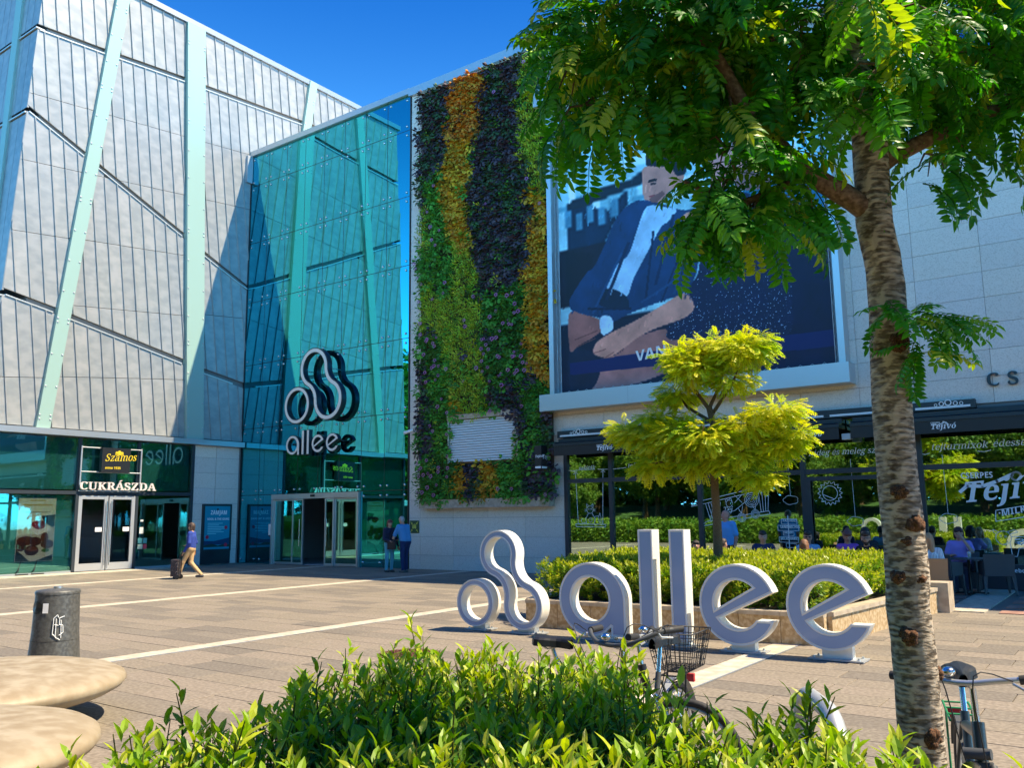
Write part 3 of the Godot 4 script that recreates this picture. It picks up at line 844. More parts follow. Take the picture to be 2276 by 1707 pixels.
# ---------------------------------------------------------------- stone-clad building
func stone_building() -> void:
	var o := thing("stone_clad_building", "long building clad in cream stone slabs with a milk bar shopfront", "building")
	boxp(o, "core", Vector3(-20.1, 4.0, -40), Vector3(18, 17.0, WZ - 0.05), M.dark_gap)
	boxp(o, "lower_core", Vector3(-20.1, 0, -40), Vector3(-13.95, 4.0, WZ - 0.05), M.dark_gap)
	boxp(o, "shop_back_wall", Vector3(-13.9, 0, -28.2), Vector3(18, 4.0, -28), M.inside_dark)
	boxp(o, "shop_ceiling", Vector3(-13.9, 3.9, -28), Vector3(18, 3.99, WZ - 0.12), M.inside)
	boxp(o, "shop_floor", Vector3(-13.9, 0.0, -28), Vector3(18, 0.02, WZ - 0.1), M.inside)
	boxp(o, "shop_end_wall", Vector3(17.8, 0, -28), Vector3(18, 3.9, WZ - 0.1), M.inside_dark)
	boxp(o, "shop_counter", Vector3(-11.5, 0.02, -25.4), Vector3(-3.0, 1.1, -24.8), M.inside)
	# cladding slabs, laid in straight columns
	var xs := [-20.13, -19.62]
	var x := -19.62
	while x < 10.0:
		x += 1.436
		xs.append(x)
	var hs := []
	var y := -0.14
	while y < 17.0:
		hs.append(y); y += 0.6085
	for i in xs.size() - 1:
		for k in hs.size():
			var a: float = xs[i] + 0.004
			var b: float = xs[i + 1] - 0.004
			var y0: float = maxf(hs[k], 0.0) + 0.004
			var y1: float = minf(hs[k] + 0.6085, 17.0) - 0.004
			if y1 < 4.15:
				if a > -13.86: continue
				b = minf(b, -13.87)
			elif y0 < 4.02 and b > -13.86:
				if a < -13.87:
					boxp(o, "stone_slab", Vector3(a, y0, WZ - 0.05), Vector3(-13.87, y1, WZ), M["stone%d" % (rng.randi() % 4)])
				a = maxf(a, -13.862); y0 = 4.03
			if a > -13.7 and b < -5.6 and y0 > 5.5 and y1 < 14.2: continue
			if a > -19.5 and b < -14.1 and y0 > 5.2 and y1 < 16.8: continue
			if a > -3.6 and y0 > 11.0 and y1 < 14.3: continue
			boxp(o, "stone_slab", Vector3(a, y0, WZ - 0.05), Vector3(b, y1, WZ + rng.randf_range(-0.003, 0.003)), M["stone%d" % (rng.randi() % 4)])
	boxp(o, "coping", Vector3(-20.2, 17.0, -40), Vector3(18, 17.3, WZ + 0.12), M.alu)
	# hood above poster and the high window
	boxp(o, "hood", Vector3(-14.4, 14.62, WZ), Vector3(10, 15.2, WZ + 0.55), M.alu_dull)
	boxp(o, "high_window_pane", Vector3(-3.5, 11.15, WZ - 0.03), Vector3(-0.4, 14.5, WZ - 0.02), M.blue_glass)
	boxp(o, "high_window_pane", Vector3(-0.36, 11.15, WZ - 0.03), Vector3(2.7, 14.5, WZ - 0.02), M.blue_glass)
	boxp(o, "high_window_pane", Vector3(2.74, 11.15, WZ - 0.03), Vector3(5.8, 14.5, WZ - 0.02), M.blue_glass)
	boxp(o, "high_window_frame", Vector3(-3.6, 11.0, WZ - 0.04), Vector3(6, 11.15, WZ + 0.03), M.anthracite)
	boxp(o, "high_window_frame", Vector3(-3.6, 11.15, WZ - 0.04), Vector3(-3.5, 14.5, WZ + 0.03), M.anthracite)
	# shopfront
	var gz := WZ - 0.06
	var mx := [-13.8, -12.28, -9.55, -6.76, -4.04, -1.3, 1.4, 4.1, 7.0]
	for i in mx.size():
		boxp(o, "mullion", Vector3(mx[i] - 0.06, 0, gz - 0.05), Vector3(mx[i] + 0.06, 4.0, gz + 0.08), M.anthracite)
		if i == mx.size() - 1: break
		var a: float = mx[i] + 0.06
		var b: float = mx[i + 1] - 0.06
		boxp(o, "transom", Vector3(a, 2.67, gz - 0.04), Vector3(b, 2.79, gz + 0.07), M.anthracite)
		boxp(o, "sill", Vector3(a, 0, gz - 0.04), Vector3(b, 0.55 if i > 3 else 0.3, gz + 0.07), M.anthracite)
		for yy in [[0.55 if i > 3 else 0.3, 2.67], [2.79, 3.98]]:
			var p := MB.new()
			p.box(Vector3.ZERO, Vector3(b - a, yy[1] - yy[0], 0.02))
			part(o, "pane", p, M.shop_glass, Vector3((a + b) * 0.5, (yy[0] + yy[1]) * 0.5, gz), Basis(Vector3.UP, rng.randf_range(-0.004, 0.004)))
	boxp(o, "door_frame", Vector3(-6.7, 0.0, gz + 0.071), Vector3(-6.58, 2.6, gz + 0.1), M.anthracite)
	boxp(o, "door_frame", Vector3(-6.58, 2.5, gz + 0.071), Vector3(-4.2, 2.6, gz + 0.1), M.anthracite)
	boxp(o, "door_frame", Vector3(-4.2, 0.0, gz + 0.071), Vector3(-4.1, 2.6, gz + 0.1), M.anthracite)
	boxp(o, "lintel", Vector3(-13.86, 3.98, gz - 0.05), Vector3(9, 4.03, WZ + 0.02), M.anthracite)
	window_graphics(o, gz + 0.016)

func window_graphics(o: Node3D, z: float) -> void:
	var slant := Basis(Vector3(1, 0, 0), Vector3(0.28, 1, 0), Vector3(0, 0, 1))
	for t in [["saláták", -13.40, 3.00, 0.135], ["teák", -11.75, 3.01, 0.135], ["szörpök", -10.78, 3.01, 0.135], ["hideg és meleg szendvicsek", -6.62, 3.08, 0.155], ["tejturmixok", -3.80, 3.07, 0.165], ["édességek", -2.54, 3.08, 0.165]]:
		text(o, "window_lettering", t[0], t[3] * 0.9, M.ink, Vector3(t[1], t[2], z), slant, 0.003, true)
	var d := MB.new()
	for l in [[-13.72, -13.42], [-12.72, -11.78], [-11.4, -10.8], [-10.05, -9.6], [-9.5, -6.9], [-4.0, -3.82], [-2.82, -2.56]]:
		d.stroke([Vector2(l[0], 3.05), Vector2((l[0] + l[1]) * 0.5, 3.03), Vector2(l[1], 3.06)], 0.014, z)
	part(o, "window_drawing", d, M.ink)
	# cat on a swing
	d = MB.new()
	for s in [[-13.49, 2.98, -13.43, 1.47], [-12.55, 3.0, -12.6, 1.47]]:
		d.stroke([Vector2(s[0], s[1]), Vector2(s[2], s[3])], 0.014, z)
		d.stroke([Vector2(s[0] - 0.07, s[1] + 0.05), Vector2(s[0] + 0.07, s[1] - 0.04)], 0.012, z); d.stroke([Vector2(s[0] + 0.07, s[1] + 0.05), Vector2(s[0] - 0.07, s[1] - 0.04)], 0.012, z)
	d.stroke([Vector2(-13.52, 1.47), Vector2(-12.50, 1.45), Vector2(-12.52, 1.38), Vector2(-13.5, 1.39), Vector2(-13.52, 1.47)], 0.016, z)
	var c := Vector2(-13.02, 1.88)
	d.stroke(Array(circle(c, 0.11, 18)) + [c + Vector2(0.11, 0)], 0.014, z)
	d.stroke([c + Vector2(-0.10, 0.05), c + Vector2(-0.11, 0.17), c + Vector2(-0.03, 0.11)], 0.012, z)
	d.stroke([c + Vector2(0.10, 0.05), c + Vector2(0.11, 0.17), c + Vector2(0.03, 0.11)], 0.012, z)
	for sx in [-1, 1]:
		d.stroke(Array(circle(c + Vector2(0.04 * sx, 0.02), 0.02, 8)), 0.01, z)
		for k in 3: d.stroke([c + Vector2(0.08 * sx, -0.02), c + Vector2(0.18 * sx, -0.05 + 0.035 * k)], 0.008, z)
	d.stroke([Vector2(-13.08, 1.77), Vector2(-13.17, 1.62), Vector2(-13.15, 1.49)], 0.014, z)
	d.stroke([Vector2(-12.95, 1.77), Vector2(-12.85, 1.62), Vector2(-12.88, 1.49)], 0.014, z)
	d.stroke(Array(circle(Vector2(-13.01, 1.58), 0.06, 12)), 0.012, z)
	d.stroke([Vector2(-13.17, 1.5), Vector2(-13.3, 1.5), Vector2(-13.34, 1.58), Vector2(-13.28, 1.62)], 0.014, z)
	d.stroke([Vector2(-12.86, 1.68), Vector2(-12.74, 1.7), Vector2(-12.72, 1.5), Vector2(-12.66, 1.5), Vector2(-12.66, 1.66), Vector2(-12.69, 1.78), Vector2(-12.72, 1.7)], 0.012, z)
	part(o, "window_drawing", d, M.ink)
	# biplane
	d = MB.new()
	d.stroke([Vector2(-9.83, 1.92), Vector2(-9.75, 2.02), Vector2(-9.47, 2.08), Vector2(-7.77, 2.42), Vector2(-7.72, 2.34), Vector2(-9.4, 2.0), Vector2(-9.83, 1.92)], 0.016, z)
	d.stroke([Vector2(-9.55, 1.42), Vector2(-9.4, 1.52), Vector2(-7.7, 1.78), Vector2(-7.66, 1.70), Vector2(-9.5, 1.40)], 0.016, z)
	for k in 4:
		d.stroke([Vector2(-9.42 + k * 0.08, 2.0), Vector2(-9.28 + k * 0.07, 1.5)], 0.014, z)
		d.stroke([Vector2(-9.2 + k * 0.07, 2.02), Vector2(-9.3 + k * 0.08, 1.52)], 0.010, z)
		d.stroke([Vector2(-7.95 + k * 0.09, 2.3), Vector2(-7.9 + k * 0.06, 1.76)], 0.012, z)
	d.stroke([Vector2(-9.25, 1.62), Vector2(-8.6, 1.8), Vector2(-8.2, 2.1), Vector2(-8.0, 2.12)], 0.014, z)
	for k in 4: d.stroke(Array(circle(Vector2(-8.14, 2.06), 0.05 + 0.045 * k, 18)) + [Vector2(-8.09 + 0.045 * k, 2.06)], 0.014, z)
	d.stroke(Array(circle(Vector2(-8.75, 1.98), 0.09, 14)), 0.012, z)
	d.stroke([Vector2(-8.84, 2.02), Vector2(-8.86, 2.12), Vector2(-8.78, 2.08), Vector2(-8.70, 2.12), Vector2(-8.67, 2.03)], 0.012, z)
	d.stroke([Vector2(-8.6, 2.2), Vector2(-8.4, 2.0)], 0.012, z); d.stroke([Vector2(-8.6, 2.0), Vector2(-8.4, 2.2)], 0.012, z)
	for w in [Vector2(-8.43, 1.61), Vector2(-8.06, 1.70)]:
		for r in [0.05, 0.08, 0.11]: d.stroke(Array(circle(w, r, 16)) + [w + Vector2(r, 0)], 0.014, z)
		d.stroke([w + Vector2(0, 0.1), w + Vector2(0.04, 0.3)], 0.012, z); d.stroke([w + Vector2(0, 0.1), w + Vector2(-0.08, 0.25)], 0.012, z)
	part(o, "window_drawing", d, M.ink)
	text(o, "window_lettering", "Tej", 0.13, M.ink, Vector3(-8.95, 1.72, z), slant, 0.003, true)
	# sun, clouds
	d = MB.new()
	var sc := Vector2(-6.14, 2.19)
	var ray := []
	for k in 33:
		var r := 0.30 if k % 2 == 0 else 0.23
		ray.append(sc + Vector2(cos(TAU * k / 32), sin(TAU * k / 32)) * r)
	d.stroke(ray, 0.013, z)
	d.stroke(Array(circle(sc, 0.18, 24)) + [sc + Vector2(0.18, 0)], 0.014, z)
	d.stroke([sc + Vector2(-0.17, -0.03), sc + Vector2(0.1, -0.15)], 0.014, z)
	for cc in [Vector2(-7.12, 2.04), Vector2(-5.58, 1.5), Vector2(-3.54, 1.55)]:
		var lp := []
		for k in 41:
			var a := TAU * k / 40
			var r2 := 1.0 + 0.16 * absf(sin(a * 2.5))
			lp.append(cc + Vector2(cos(a) * 0.17 * r2, sin(a) * 0.10 * r2))
		d.stroke(lp, 0.013, z)
		d.stroke([cc + Vector2(0, 0.1), cc + Vector2(-0.02, 3.0 - cc.y)], 0.008, z)
	part(o, "window_drawing", d, M.ink)
	# signpost list
	d = MB.new()
	for bd in [[-7.39, -7.0, 1.44, 1.57], [-7.49, -6.96, 1.28, 1.41], [-7.36, -7.09, 1.16, 1.25], [-7.47, -6.99, 0.99, 1.12], [-7.3, -7.05, 0.86, 0.96]]:
		d.stroke([Vector2(bd[0], bd[2]), Vector2(bd[1], bd[2] - 0.01), Vector2(bd[1], bd[3] - 0.01), Vector2(bd[0], bd[3]), Vector2(bd[0], bd[2])], 0.012, z)
	d.stroke([Vector2(-7.22, 1.65), Vector2(-7.22, 0.6)], 0.02, z - 0.001)
	part(o, "window_drawing", d, M.ink)
	for t in [["PASTRIES", -7.36, 1.47, 0.075], ["SANDWICHES", -7.43, 1.31, 0.07], ["SALADS", -7.34, 1.18, 0.055], ["MILKSHAKES", -7.44, 1.02, 0.07]]:
		text(o, "window_lettering", t[0], t[3], M.ink, Vector3(t[1], t[2], z), Basis.from_scale(Vector3(0.8, 1, 1)), 0.003, false, 700)
	# big logo of the milk bar
	text(o, "window_lettering", "CSERPES", 0.13, M.ink, Vector3(-3.22, 2.40, z), Basis.from_scale(Vector3(0.9, 1, 1)), 0.003, false, 700)
	text(o, "window_lettering", "Tejívó", 0.46, M.ink, Vector3(-3.28, 1.74, z), Basis(Vector3(0.95, 0.07, 0), Vector3(0.22, 1, 0), Vector3(0, 0, 1)), 0.003, true, 700)
	text(o, "window_lettering", "·MILKBAR·", 0.15, M.ink, Vector3(-2.54, 1.53, z), Basis(Vector3(0.95, 0.17, 0), Vector3(0, 1, 0), Vector3(0, 0, 1)), 0.003, false, 700)
	d = MB.new()
	d.stroke([Vector2(-2.6, 1.48), Vector2(-1.4, 1.68), Vector2(-1.38, 1.92), Vector2(-2.58, 1.72), Vector2(-2.6, 1.48)], 0.016, z)
	d.stroke([Vector2(-3.25, 2.15), Vector2(-3.1, 2.28), Vector2(-2.8, 2.26), Vector2(-2.5, 2.36), Vector2(-2.2, 2.50)], 0.075, z)
	d.stroke(Array(circle(Vector2(-2.12, 2.46), 0.09, 16)), 0.04, z)
	# calf
	d.stroke(Array(circle(Vector2(-2.48, 1.12), 0.15, 20)) + [Vector2(-2.33, 1.12)], 0.013, z)
	d.stroke(Array(circle(Vector2(-2.5, 1.08), 0.10, 10, PI * 1.1, PI * 1.9)), 0.012, z)
	for e in [Vector2(-2.53, 1.16), Vector2(-2.44, 1.15)]: d.stroke(Array(circle(e, 0.02, 8)), 0.01, z)
	d.stroke([Vector2(-2.4, 1.25), Vector2(-2.25, 1.30), Vector2(-2.2, 1.24), Vector2(-2.36, 1.2)], 0.012, z)
	d.stroke([Vector2(-2.57, 1.25), Vector2(-2.68, 1.31), Vector2(-2.66, 1.24), Vector2(-2.6, 1.2)], 0.012, z)
	d.stroke([Vector2(-2.34, 1.15), Vector2(-1.9, 1.14), Vector2(-1.8, 1.0), Vector2(-1.82, 0.7), Vector2(-1.9, 0.7), Vector2(-1.95, 0.9), Vector2(-2.2, 0.9), Vector2(-2.25, 0.72), Vector2(-2.34, 0.72), Vector2(-2.36, 1.0)], 0.013, z)
	d.stroke([Vector2(-2.25, 1.08), Vector2(-2.15, 1.1), Vector2(-2.05, 1.05), Vector2(-2.15, 0.98), Vector2(-2.25, 1.02), Vector2(-2.12, 1.05)], 0.03, z)
	part(o, "window_drawing", d, M.ink)
	text(o, "sill_lettering", "facebook.com", 0.085, M.ink, Vector3(-2.5, 0.35, z + 0.06), Basis(), 0.003, false, 700)
	boxp(o, "sill_icon", Vector3(-2.72, 0.33, z + 0.058), Vector3(-2.6, 0.45, z + 0.061), M.ink)
	text(o, "sill_icon_letter", "f", 0.10, M.sign_dark, Vector3(-2.675, 0.335, z + 0.063), Basis(), 0.003, false, 700)
	text(o, "sill_lettering", ".com", 0.085, M.ink, Vector3(-3.75, 0.35, z + 0.06), Basis(), 0.003, false, 700)

# ---------------------------------------------------------------- print
func fill_poly(im: Image, p: PackedVector2Array, c: Color) -> void:
	var lo := 1e9
	var hi := -1e9
	for q in p: lo = minf(lo, q.y); hi = maxf(hi, q.y)
	for y in range(maxi(int(lo), 0), mini(int(hi) + 1, im.get_height())):
		var xs := []
		for i in p.size():
			var a := p[i]
			var b := p[(i + 1) % p.size()]
			if (a.y <= y + 0.5) != (b.y <= y + 0.5):
				xs.append(a.x + (b.x - a.x) * (y + 0.5 - a.y) / (b.y - a.y))
		xs.sort()
		for i in range(0, xs.size() - 1, 2):
			var x0 := maxi(int(round(xs[i])), 0)
			var x1 := mini(int(round(xs[i + 1])), im.get_width())
			if x1 > x0: im.fill_rect(Rect2i(x0, y, x1 - x0, 1), c)
func smoothed(p: PackedVector2Array) -> PackedVector2Array:
	var out := PackedVector2Array()
	var m := p.size()
	for i in m:
		for k in 5:
			out.append(p[i].cubic_interpolate(p[(i + 1) % m], p[(i + m - 1) % m], p[(i + 2) % m], k / 5.0))
	return out
func blur(im: Image, f: float) -> void:
	var w := im.get_width()
	var h := im.get_height()
	im.resize(int(w / f), int(h / f), Image.INTERPOLATE_BILINEAR)
	im.resize(w, h, Image.INTERPOLATE_CUBIC)
func print_mat(im: Image, rough := 0.55) -> StandardMaterial3D:
	var m := mat(Color.WHITE, rough)
	m.albedo_texture = ImageTexture.create_from_image(im)
	return m
func soft_line(im: Image, a: Vector2, b: Vector2, w: float, c: Color) -> void:
	var d := (b - a).normalized()
	var s := Vector2(-d.y, d.x) * w * 0.5
	fill_poly(im, PackedVector2Array([a + s, b + s, b - s, a - s]), c)

func ad_image() -> Image:
	var W := 724
	var H := 800
	var im := Image.create(W, H, false, Image.FORMAT_RGBA8)
	var sc := Vector2(W, H)
	var P := func(k: String) -> PackedVector2Array:
		var p := pa(AD[k])
		for i in p.size(): p[i] = p[i] * sc
		return p
	im.fill(Color(0.55, 0.76, 0.80))
	for i in 60:   # blurred room behind the couple
		var c: Color = [Color(0.62, 0.82, 0.85), Color(0.45, 0.68, 0.74), Color(0.72, 0.87, 0.88), Color(0.35, 0.60, 0.68), Color(0.80, 0.90, 0.90)][i % 5]
		im.fill_rect(Rect2i(rng.randi_range(-40, W), rng.randi_range(-40, int(H * 0.55)), rng.randi_range(20, 130), rng.randi_range(10, 80)), c)
	fill_poly(im, P.call("curtain"), Color(0.55, 0.80, 0.86))
	for i in 7: im.fill_rect(Rect2i(int(W * (0.80 + 0.028 * i)), 40, 7, int(H * 0.30)), Color(0.10, 0.34, 0.48) if i % 2 else Color(0.78, 0.92, 0.95))
	im.fill_rect(Rect2i(int(W * 0.74), int(H * 0.42), W, int(H * 0.14)), Color(0.08, 0.40, 0.55))
	fill_poly(im, P.call("table"), Color(0.05, 0.12, 0.18))
	fill_poly(im, P.call("chair"), Color(0.03, 0.14, 0.24))
	for i in 5: im.fill_rect(Rect2i(int(W * 0.03) + i * 36, int(H * (0.36 + 0.02 * (i % 2))), 22, 46), Color(0.28, 0.52, 0.62))
	im.fill_rect(Rect2i(0, int(H * 0.50), int(W * 0.22), int(H * 0.2)), Color(0.08, 0.08, 0.14))
	fill_poly(im, P.call("darkbl"), Color(0.05, 0.05, 0.10))
	im.fill_rect(Rect2i(int(W * 0.70), int(H * 0.55), W, H), Color(0.02, 0.06, 0.20))
	im.fill_rect(Rect2i(0, int(H * 0.76), W, H), Color(0.02, 0.07, 0.17))
	blur(im, 7.0)
	fill_poly(im, smoothed(P.call("darkr")), Color(0.02, 0.05, 0.19))
	blur(im, 3.0)
	var skin := Color(0.74, 0.50, 0.44)
	var skin2 := Color(0.80, 0.56, 0.48)
	for k in [["whair", Color(0.48, 0.34, 0.34)], ["wface", Color(0.78, 0.54, 0.50)], ["dress", Color(0.035, 0.075, 0.22)], ["leg2", Color(0.66, 0.45, 0.42)], ["leg", Color(0.62, 0.41, 0.37)], ["lowl", Color(0.03, 0.10, 0.20)], ["face", skin], ["hair", Color(0.03, 0.04, 0.10)], ["jacket", Color(0.06, 0.20, 0.36)], ["shirt", Color(0.60, 0.76, 0.86)], ["waist", Color(0.03, 0.11, 0.20)], ["hand", Color(0.60, 0.38, 0.34)], ["cuff", Color(0.70, 0.84, 0.93)], ["arm", skin2], ["hand2", skin2]]:
		fill_poly(im, smoothed(P.call(k[0])), k[1])
	# folds and features, printed
	var J := func(x: float, y: float) -> Vector2: return Vector2(x, y) * sc
	for l in [[0.30, 0.52, 0.20, 0.70, 9, 0.03, 0.13, 0.26], [0.27, 0.55, 0.14, 0.74, 7, 0.10, 0.27, 0.44], [0.40, 0.50, 0.36, 0.72, 6, 0.03, 0.12, 0.24], [0.48, 0.46, 0.40, 0.68, 8, 0.03, 0.13, 0.27], [0.55, 0.50, 0.47, 0.72, 8, 0.10, 0.25, 0.42], [0.52, 0.55, 0.42, 0.74, 5, 0.03, 0.12, 0.24], [0.12, 0.72, 0.30, 0.745, 6, 0.02, 0.10, 0.20], [0.34, 0.73, 0.52, 0.66, 6, 0.10, 0.26, 0.42]]:
		soft_line(im, J.call(l[0], l[1]), J.call(l[2], l[3]), l[4], Color(l[5], l[6], l[7]))
	for i in 500:   # woven cloth and skin tones of the print
		var q := Vector2(rng.randf() * W, (0.3 + 0.55 * rng.randf()) * H)
		var here := im.get_pixelv(Vector2i(q))
		var k := rng.randf_range(0.84, 1.18)
		soft_line(im, q, q + Vector2(rng.randf_range(-7, -1), rng.randf_range(5, 16)), rng.randf_range(2, 4), Color(here.r * k, here.g * k, here.b * k))
	blur(im, 3.2)
	fill_poly(im, P.call("band"), Color(0.03, 0.10, 0.36))
	# face details
	var fp := pa(AD["face"])
	var fc := Vector2.ZERO
	for q in fp: fc += q
	fc = fc / fp.size() * sc
	soft_line(im, fc + Vector2(-30, -22), fc + Vector2(-6, -20), 7, Color(0.10, 0.07, 0.09))
	soft_line(im, fc + Vector2(-24, -12), fc + Vector2(-9, -11), 5, Color(0.16, 0.10, 0.11))
	soft_line(im, fc + Vector2(-37, -14), fc + Vector2(-40, 8), 5, Color(0.84, 0.60, 0.52))
	soft_line(im, fc + Vector2(-30, 21), fc + Vector2(-12, 20), 5, Color(0.55, 0.26, 0.26))
	fill_poly(im, PackedVector2Array([fc + Vector2(-30, 26), fc + Vector2(8, 14), fc + Vector2(16, 24), fc + Vector2(-10, 42), fc + Vector2(-24, 38)]), Color(0.47, 0.30, 0.28))
	var wp := pa(AD["wface"])
	var wc := Vector2.ZERO
	for q in wp: wc += q
	wc = wc / wp.size() * sc
	soft_line(im, wc + Vector2(0, -6), wc + Vector2(18, -8), 6, Color(0.15, 0.12, 0.2))
	soft_line(im, wc + Vector2(-2, -15), wc + Vector2(20, -18), 4, Color(0.35, 0.2, 0.2))
	soft_line(im, wc + Vector2(-16, 22), wc + Vector2(0, 22), 6, Color(0.65, 0.25, 0.3))
	for l in [[0.16, 0.80, 0.06, 0.82], [0.15, 0.825, 0.07, 0.845]]:
		soft_line(im, J.call(l[0], l[1]), J.call(l[2], l[3]), 3, Color(0.42, 0.25, 0.23))
	var ap := pa(AD["arm"])
	for k in 3: soft_line(im, (ap[9 - k] * 0.7 + ap[6] * 0.3) * sc, ap[9 - k] * sc, 3, Color(0.58, 0.36, 0.32))
	blur(im, 2.4)
	var gn := FastNoiseLite.new()   # uneven ink and soft tones of an enlarged photograph
	gn.seed = 91; gn.frequency = 0.012; gn.fractal_octaves = 4
	for y in H:
		for x in W:
			var c := im.get_pixel(x, y)
			var k := 1.12 + 0.2 * gn.get_noise_2d(x, y) + 0.05 * gn.get_noise_2d(x * 30.0, y * 30.0)
			im.set_pixel(x, y, Color(c.r * k, c.g * k, c.b * k))
	# sequins on the dress
	var dp: PackedVector2Array = smoothed(P.call("dress"))
	var bb := Rect2(dp[0], Vector2.ZERO)
	for q in dp: bb = bb.expand(q)
	for i in 9000:
		var q := Vector2(rng.randf_range(bb.position.x, bb.end.x), rng.randf_range(bb.position.y, bb.end.y))
		var t := (q.y - bb.position.y) / bb.size.y
		if rng.randf() > 0.10 + 0.6 * t * t or not Geometry2D.is_point_in_polygon(q, dp): continue
		var v := rng.randf() ** 2.0
		var c := Color(0.10 + 0.65 * v, 0.20 + 0.68 * v, 0.42 + 0.55 * v)
		im.fill_rect(Rect2i(int(q.x), int(q.y), 2 if v > 0.6 else 1, 2 if v > 0.6 else 1), c)
	fill_poly(im, P.call("band"), Color(0.03, 0.10, 0.36))
	return im

func billboard() -> void:
	var o := thing("billboard", "huge framed fashion poster of a seated couple on the stone wall", "billboard", Vector3(-9.72, 4.9, WZ))
	var z := 0.18
	var b := MB.new()
	b.quad(Vector3(-4.03, 0.45, z), Vector3(4.02, 0.45, z), Vector3(4.02, 9.35, z), Vector3(-4.03, 9.35, z))
	part(o, "poster_sheet", b, print_mat(ad_image(), 0.5))
	boxp(o, "backing", Vector3(-4.2, 0.42, 0.01), Vector3(4.2, 9.7, 0.1), M.alu_dull)
	for x in [-4.32, 4.14]:
		boxp(o, "frame_post", Vector3(x, 0.42, 0.005), Vector3(x + 0.16, 9.72, 0.42), M.alu)
	boxp(o, "ledge", Vector3(-4.6, -0.08, 0.005), Vector3(4.4, 0.42, 0.58), M.alu)
	for k in [-1.6, 1.4]:
		boxp(o, "ledge_joint", Vector3(k - 0.008, -0.083, 0.3), Vector3(k + 0.008, 0.424, 0.583), M.alu_dull)
	for s in [-4.1, 4.07]:
		var t := MB.new()
		var y := 0.6
		while y < 9.2:
			t.tube([Vector3(s - 0.05, y, 0.2), Vector3(s + 0.05, y + 0.14, 0.2)], 0.008, 4, false)
			t.tube([Vector3(s + 0.05, y + 0.14, 0.2), Vector3(s - 0.05, y + 0.28, 0.2)], 0.008, 4, false)
			y += 0.28
		t.tube([Vector3(s - 0.06, 0.5, 0.2), Vector3(s - 0.06, 9.3, 0.2)], 0.012, 5)
		t.tube([Vector3(s + 0.06, 0.5, 0.2), Vector3(s + 0.06, 9.3, 0.2)], 0.012, 5)
		part(o, "lacing", t, M.alu_dull)
	var lc := MB.new()
	var x := -3.9
	while x < 3.9:
		lc.tube([Vector3(x, 0.42, 0.2), Vector3(x + 0.13, 0.52, 0.2), Vector3(x + 0.26, 0.42, 0.2)], 0.008, 4, false)
		x += 0.3
	part(o, "lacing", lc, M.alu_dull)
	text(o, "poster_lettering", "VAN", 0.30, M.ink, Vector3(-1.52, 1.05, z + 0.004), Basis(Vector3(1.15, 0.10, 0), Vector3.UP, Vector3.BACK), 0.004, false, 700)

# ---------------------------------------------------------------- living wall
func rosette(kind: int) -> ArrayMesh:
	var b := MB.new()
	var r := RandomNumberGenerator.new()
	r.seed = 100 + kind
	var n := 16 if kind < 2 else 26
	for i in n:
		var a := TAU * i / n * 2.6
		var t := float(i) / n
		var d := Vector3(cos(a), sin(a) - 0.25, 0.25 + 0.9 * (1.0 - t)).normalized()
		var v := r.randf_range(0.7, 1.2)
		b.col = Color(v, v * r.randf_range(0.9, 1.08), v)
		var st := d * (0.05 + 0.08 * t) + Vector3(r.randf_range(-0.03, 0.03), r.randf_range(-0.03, 0.03), 0.02)
		var up := Vector3(r.randf_range(-0.3, 0.3), 0.8, 0.6)
		if kind < 2: b.leaf(st, d + Vector3(0, -0.3, 0), up, r.randf_range(0.09, 0.13), r.randf_range(0.08, 0.11), -0.12, 0.3)
		else: b.leaf2(st, d, up, r.randf_range(0.06, 0.11), 0.035)
	return b.mesh()
func flower() -> ArrayMesh:
	var b := MB.new()
	for i in 7:
		var a := i * 2.4
		var ce := Vector3(cos(a) * 0.04, sin(a) * 0.04, 0.12 + 0.01 * (i % 3))
		for k in 5:
			var e := TAU * k / 5
			b.leaf2(ce, Vector3(cos(e), sin(e), 0.3), Vector3.BACK, 0.022, 0.014)
	return b.mesh()
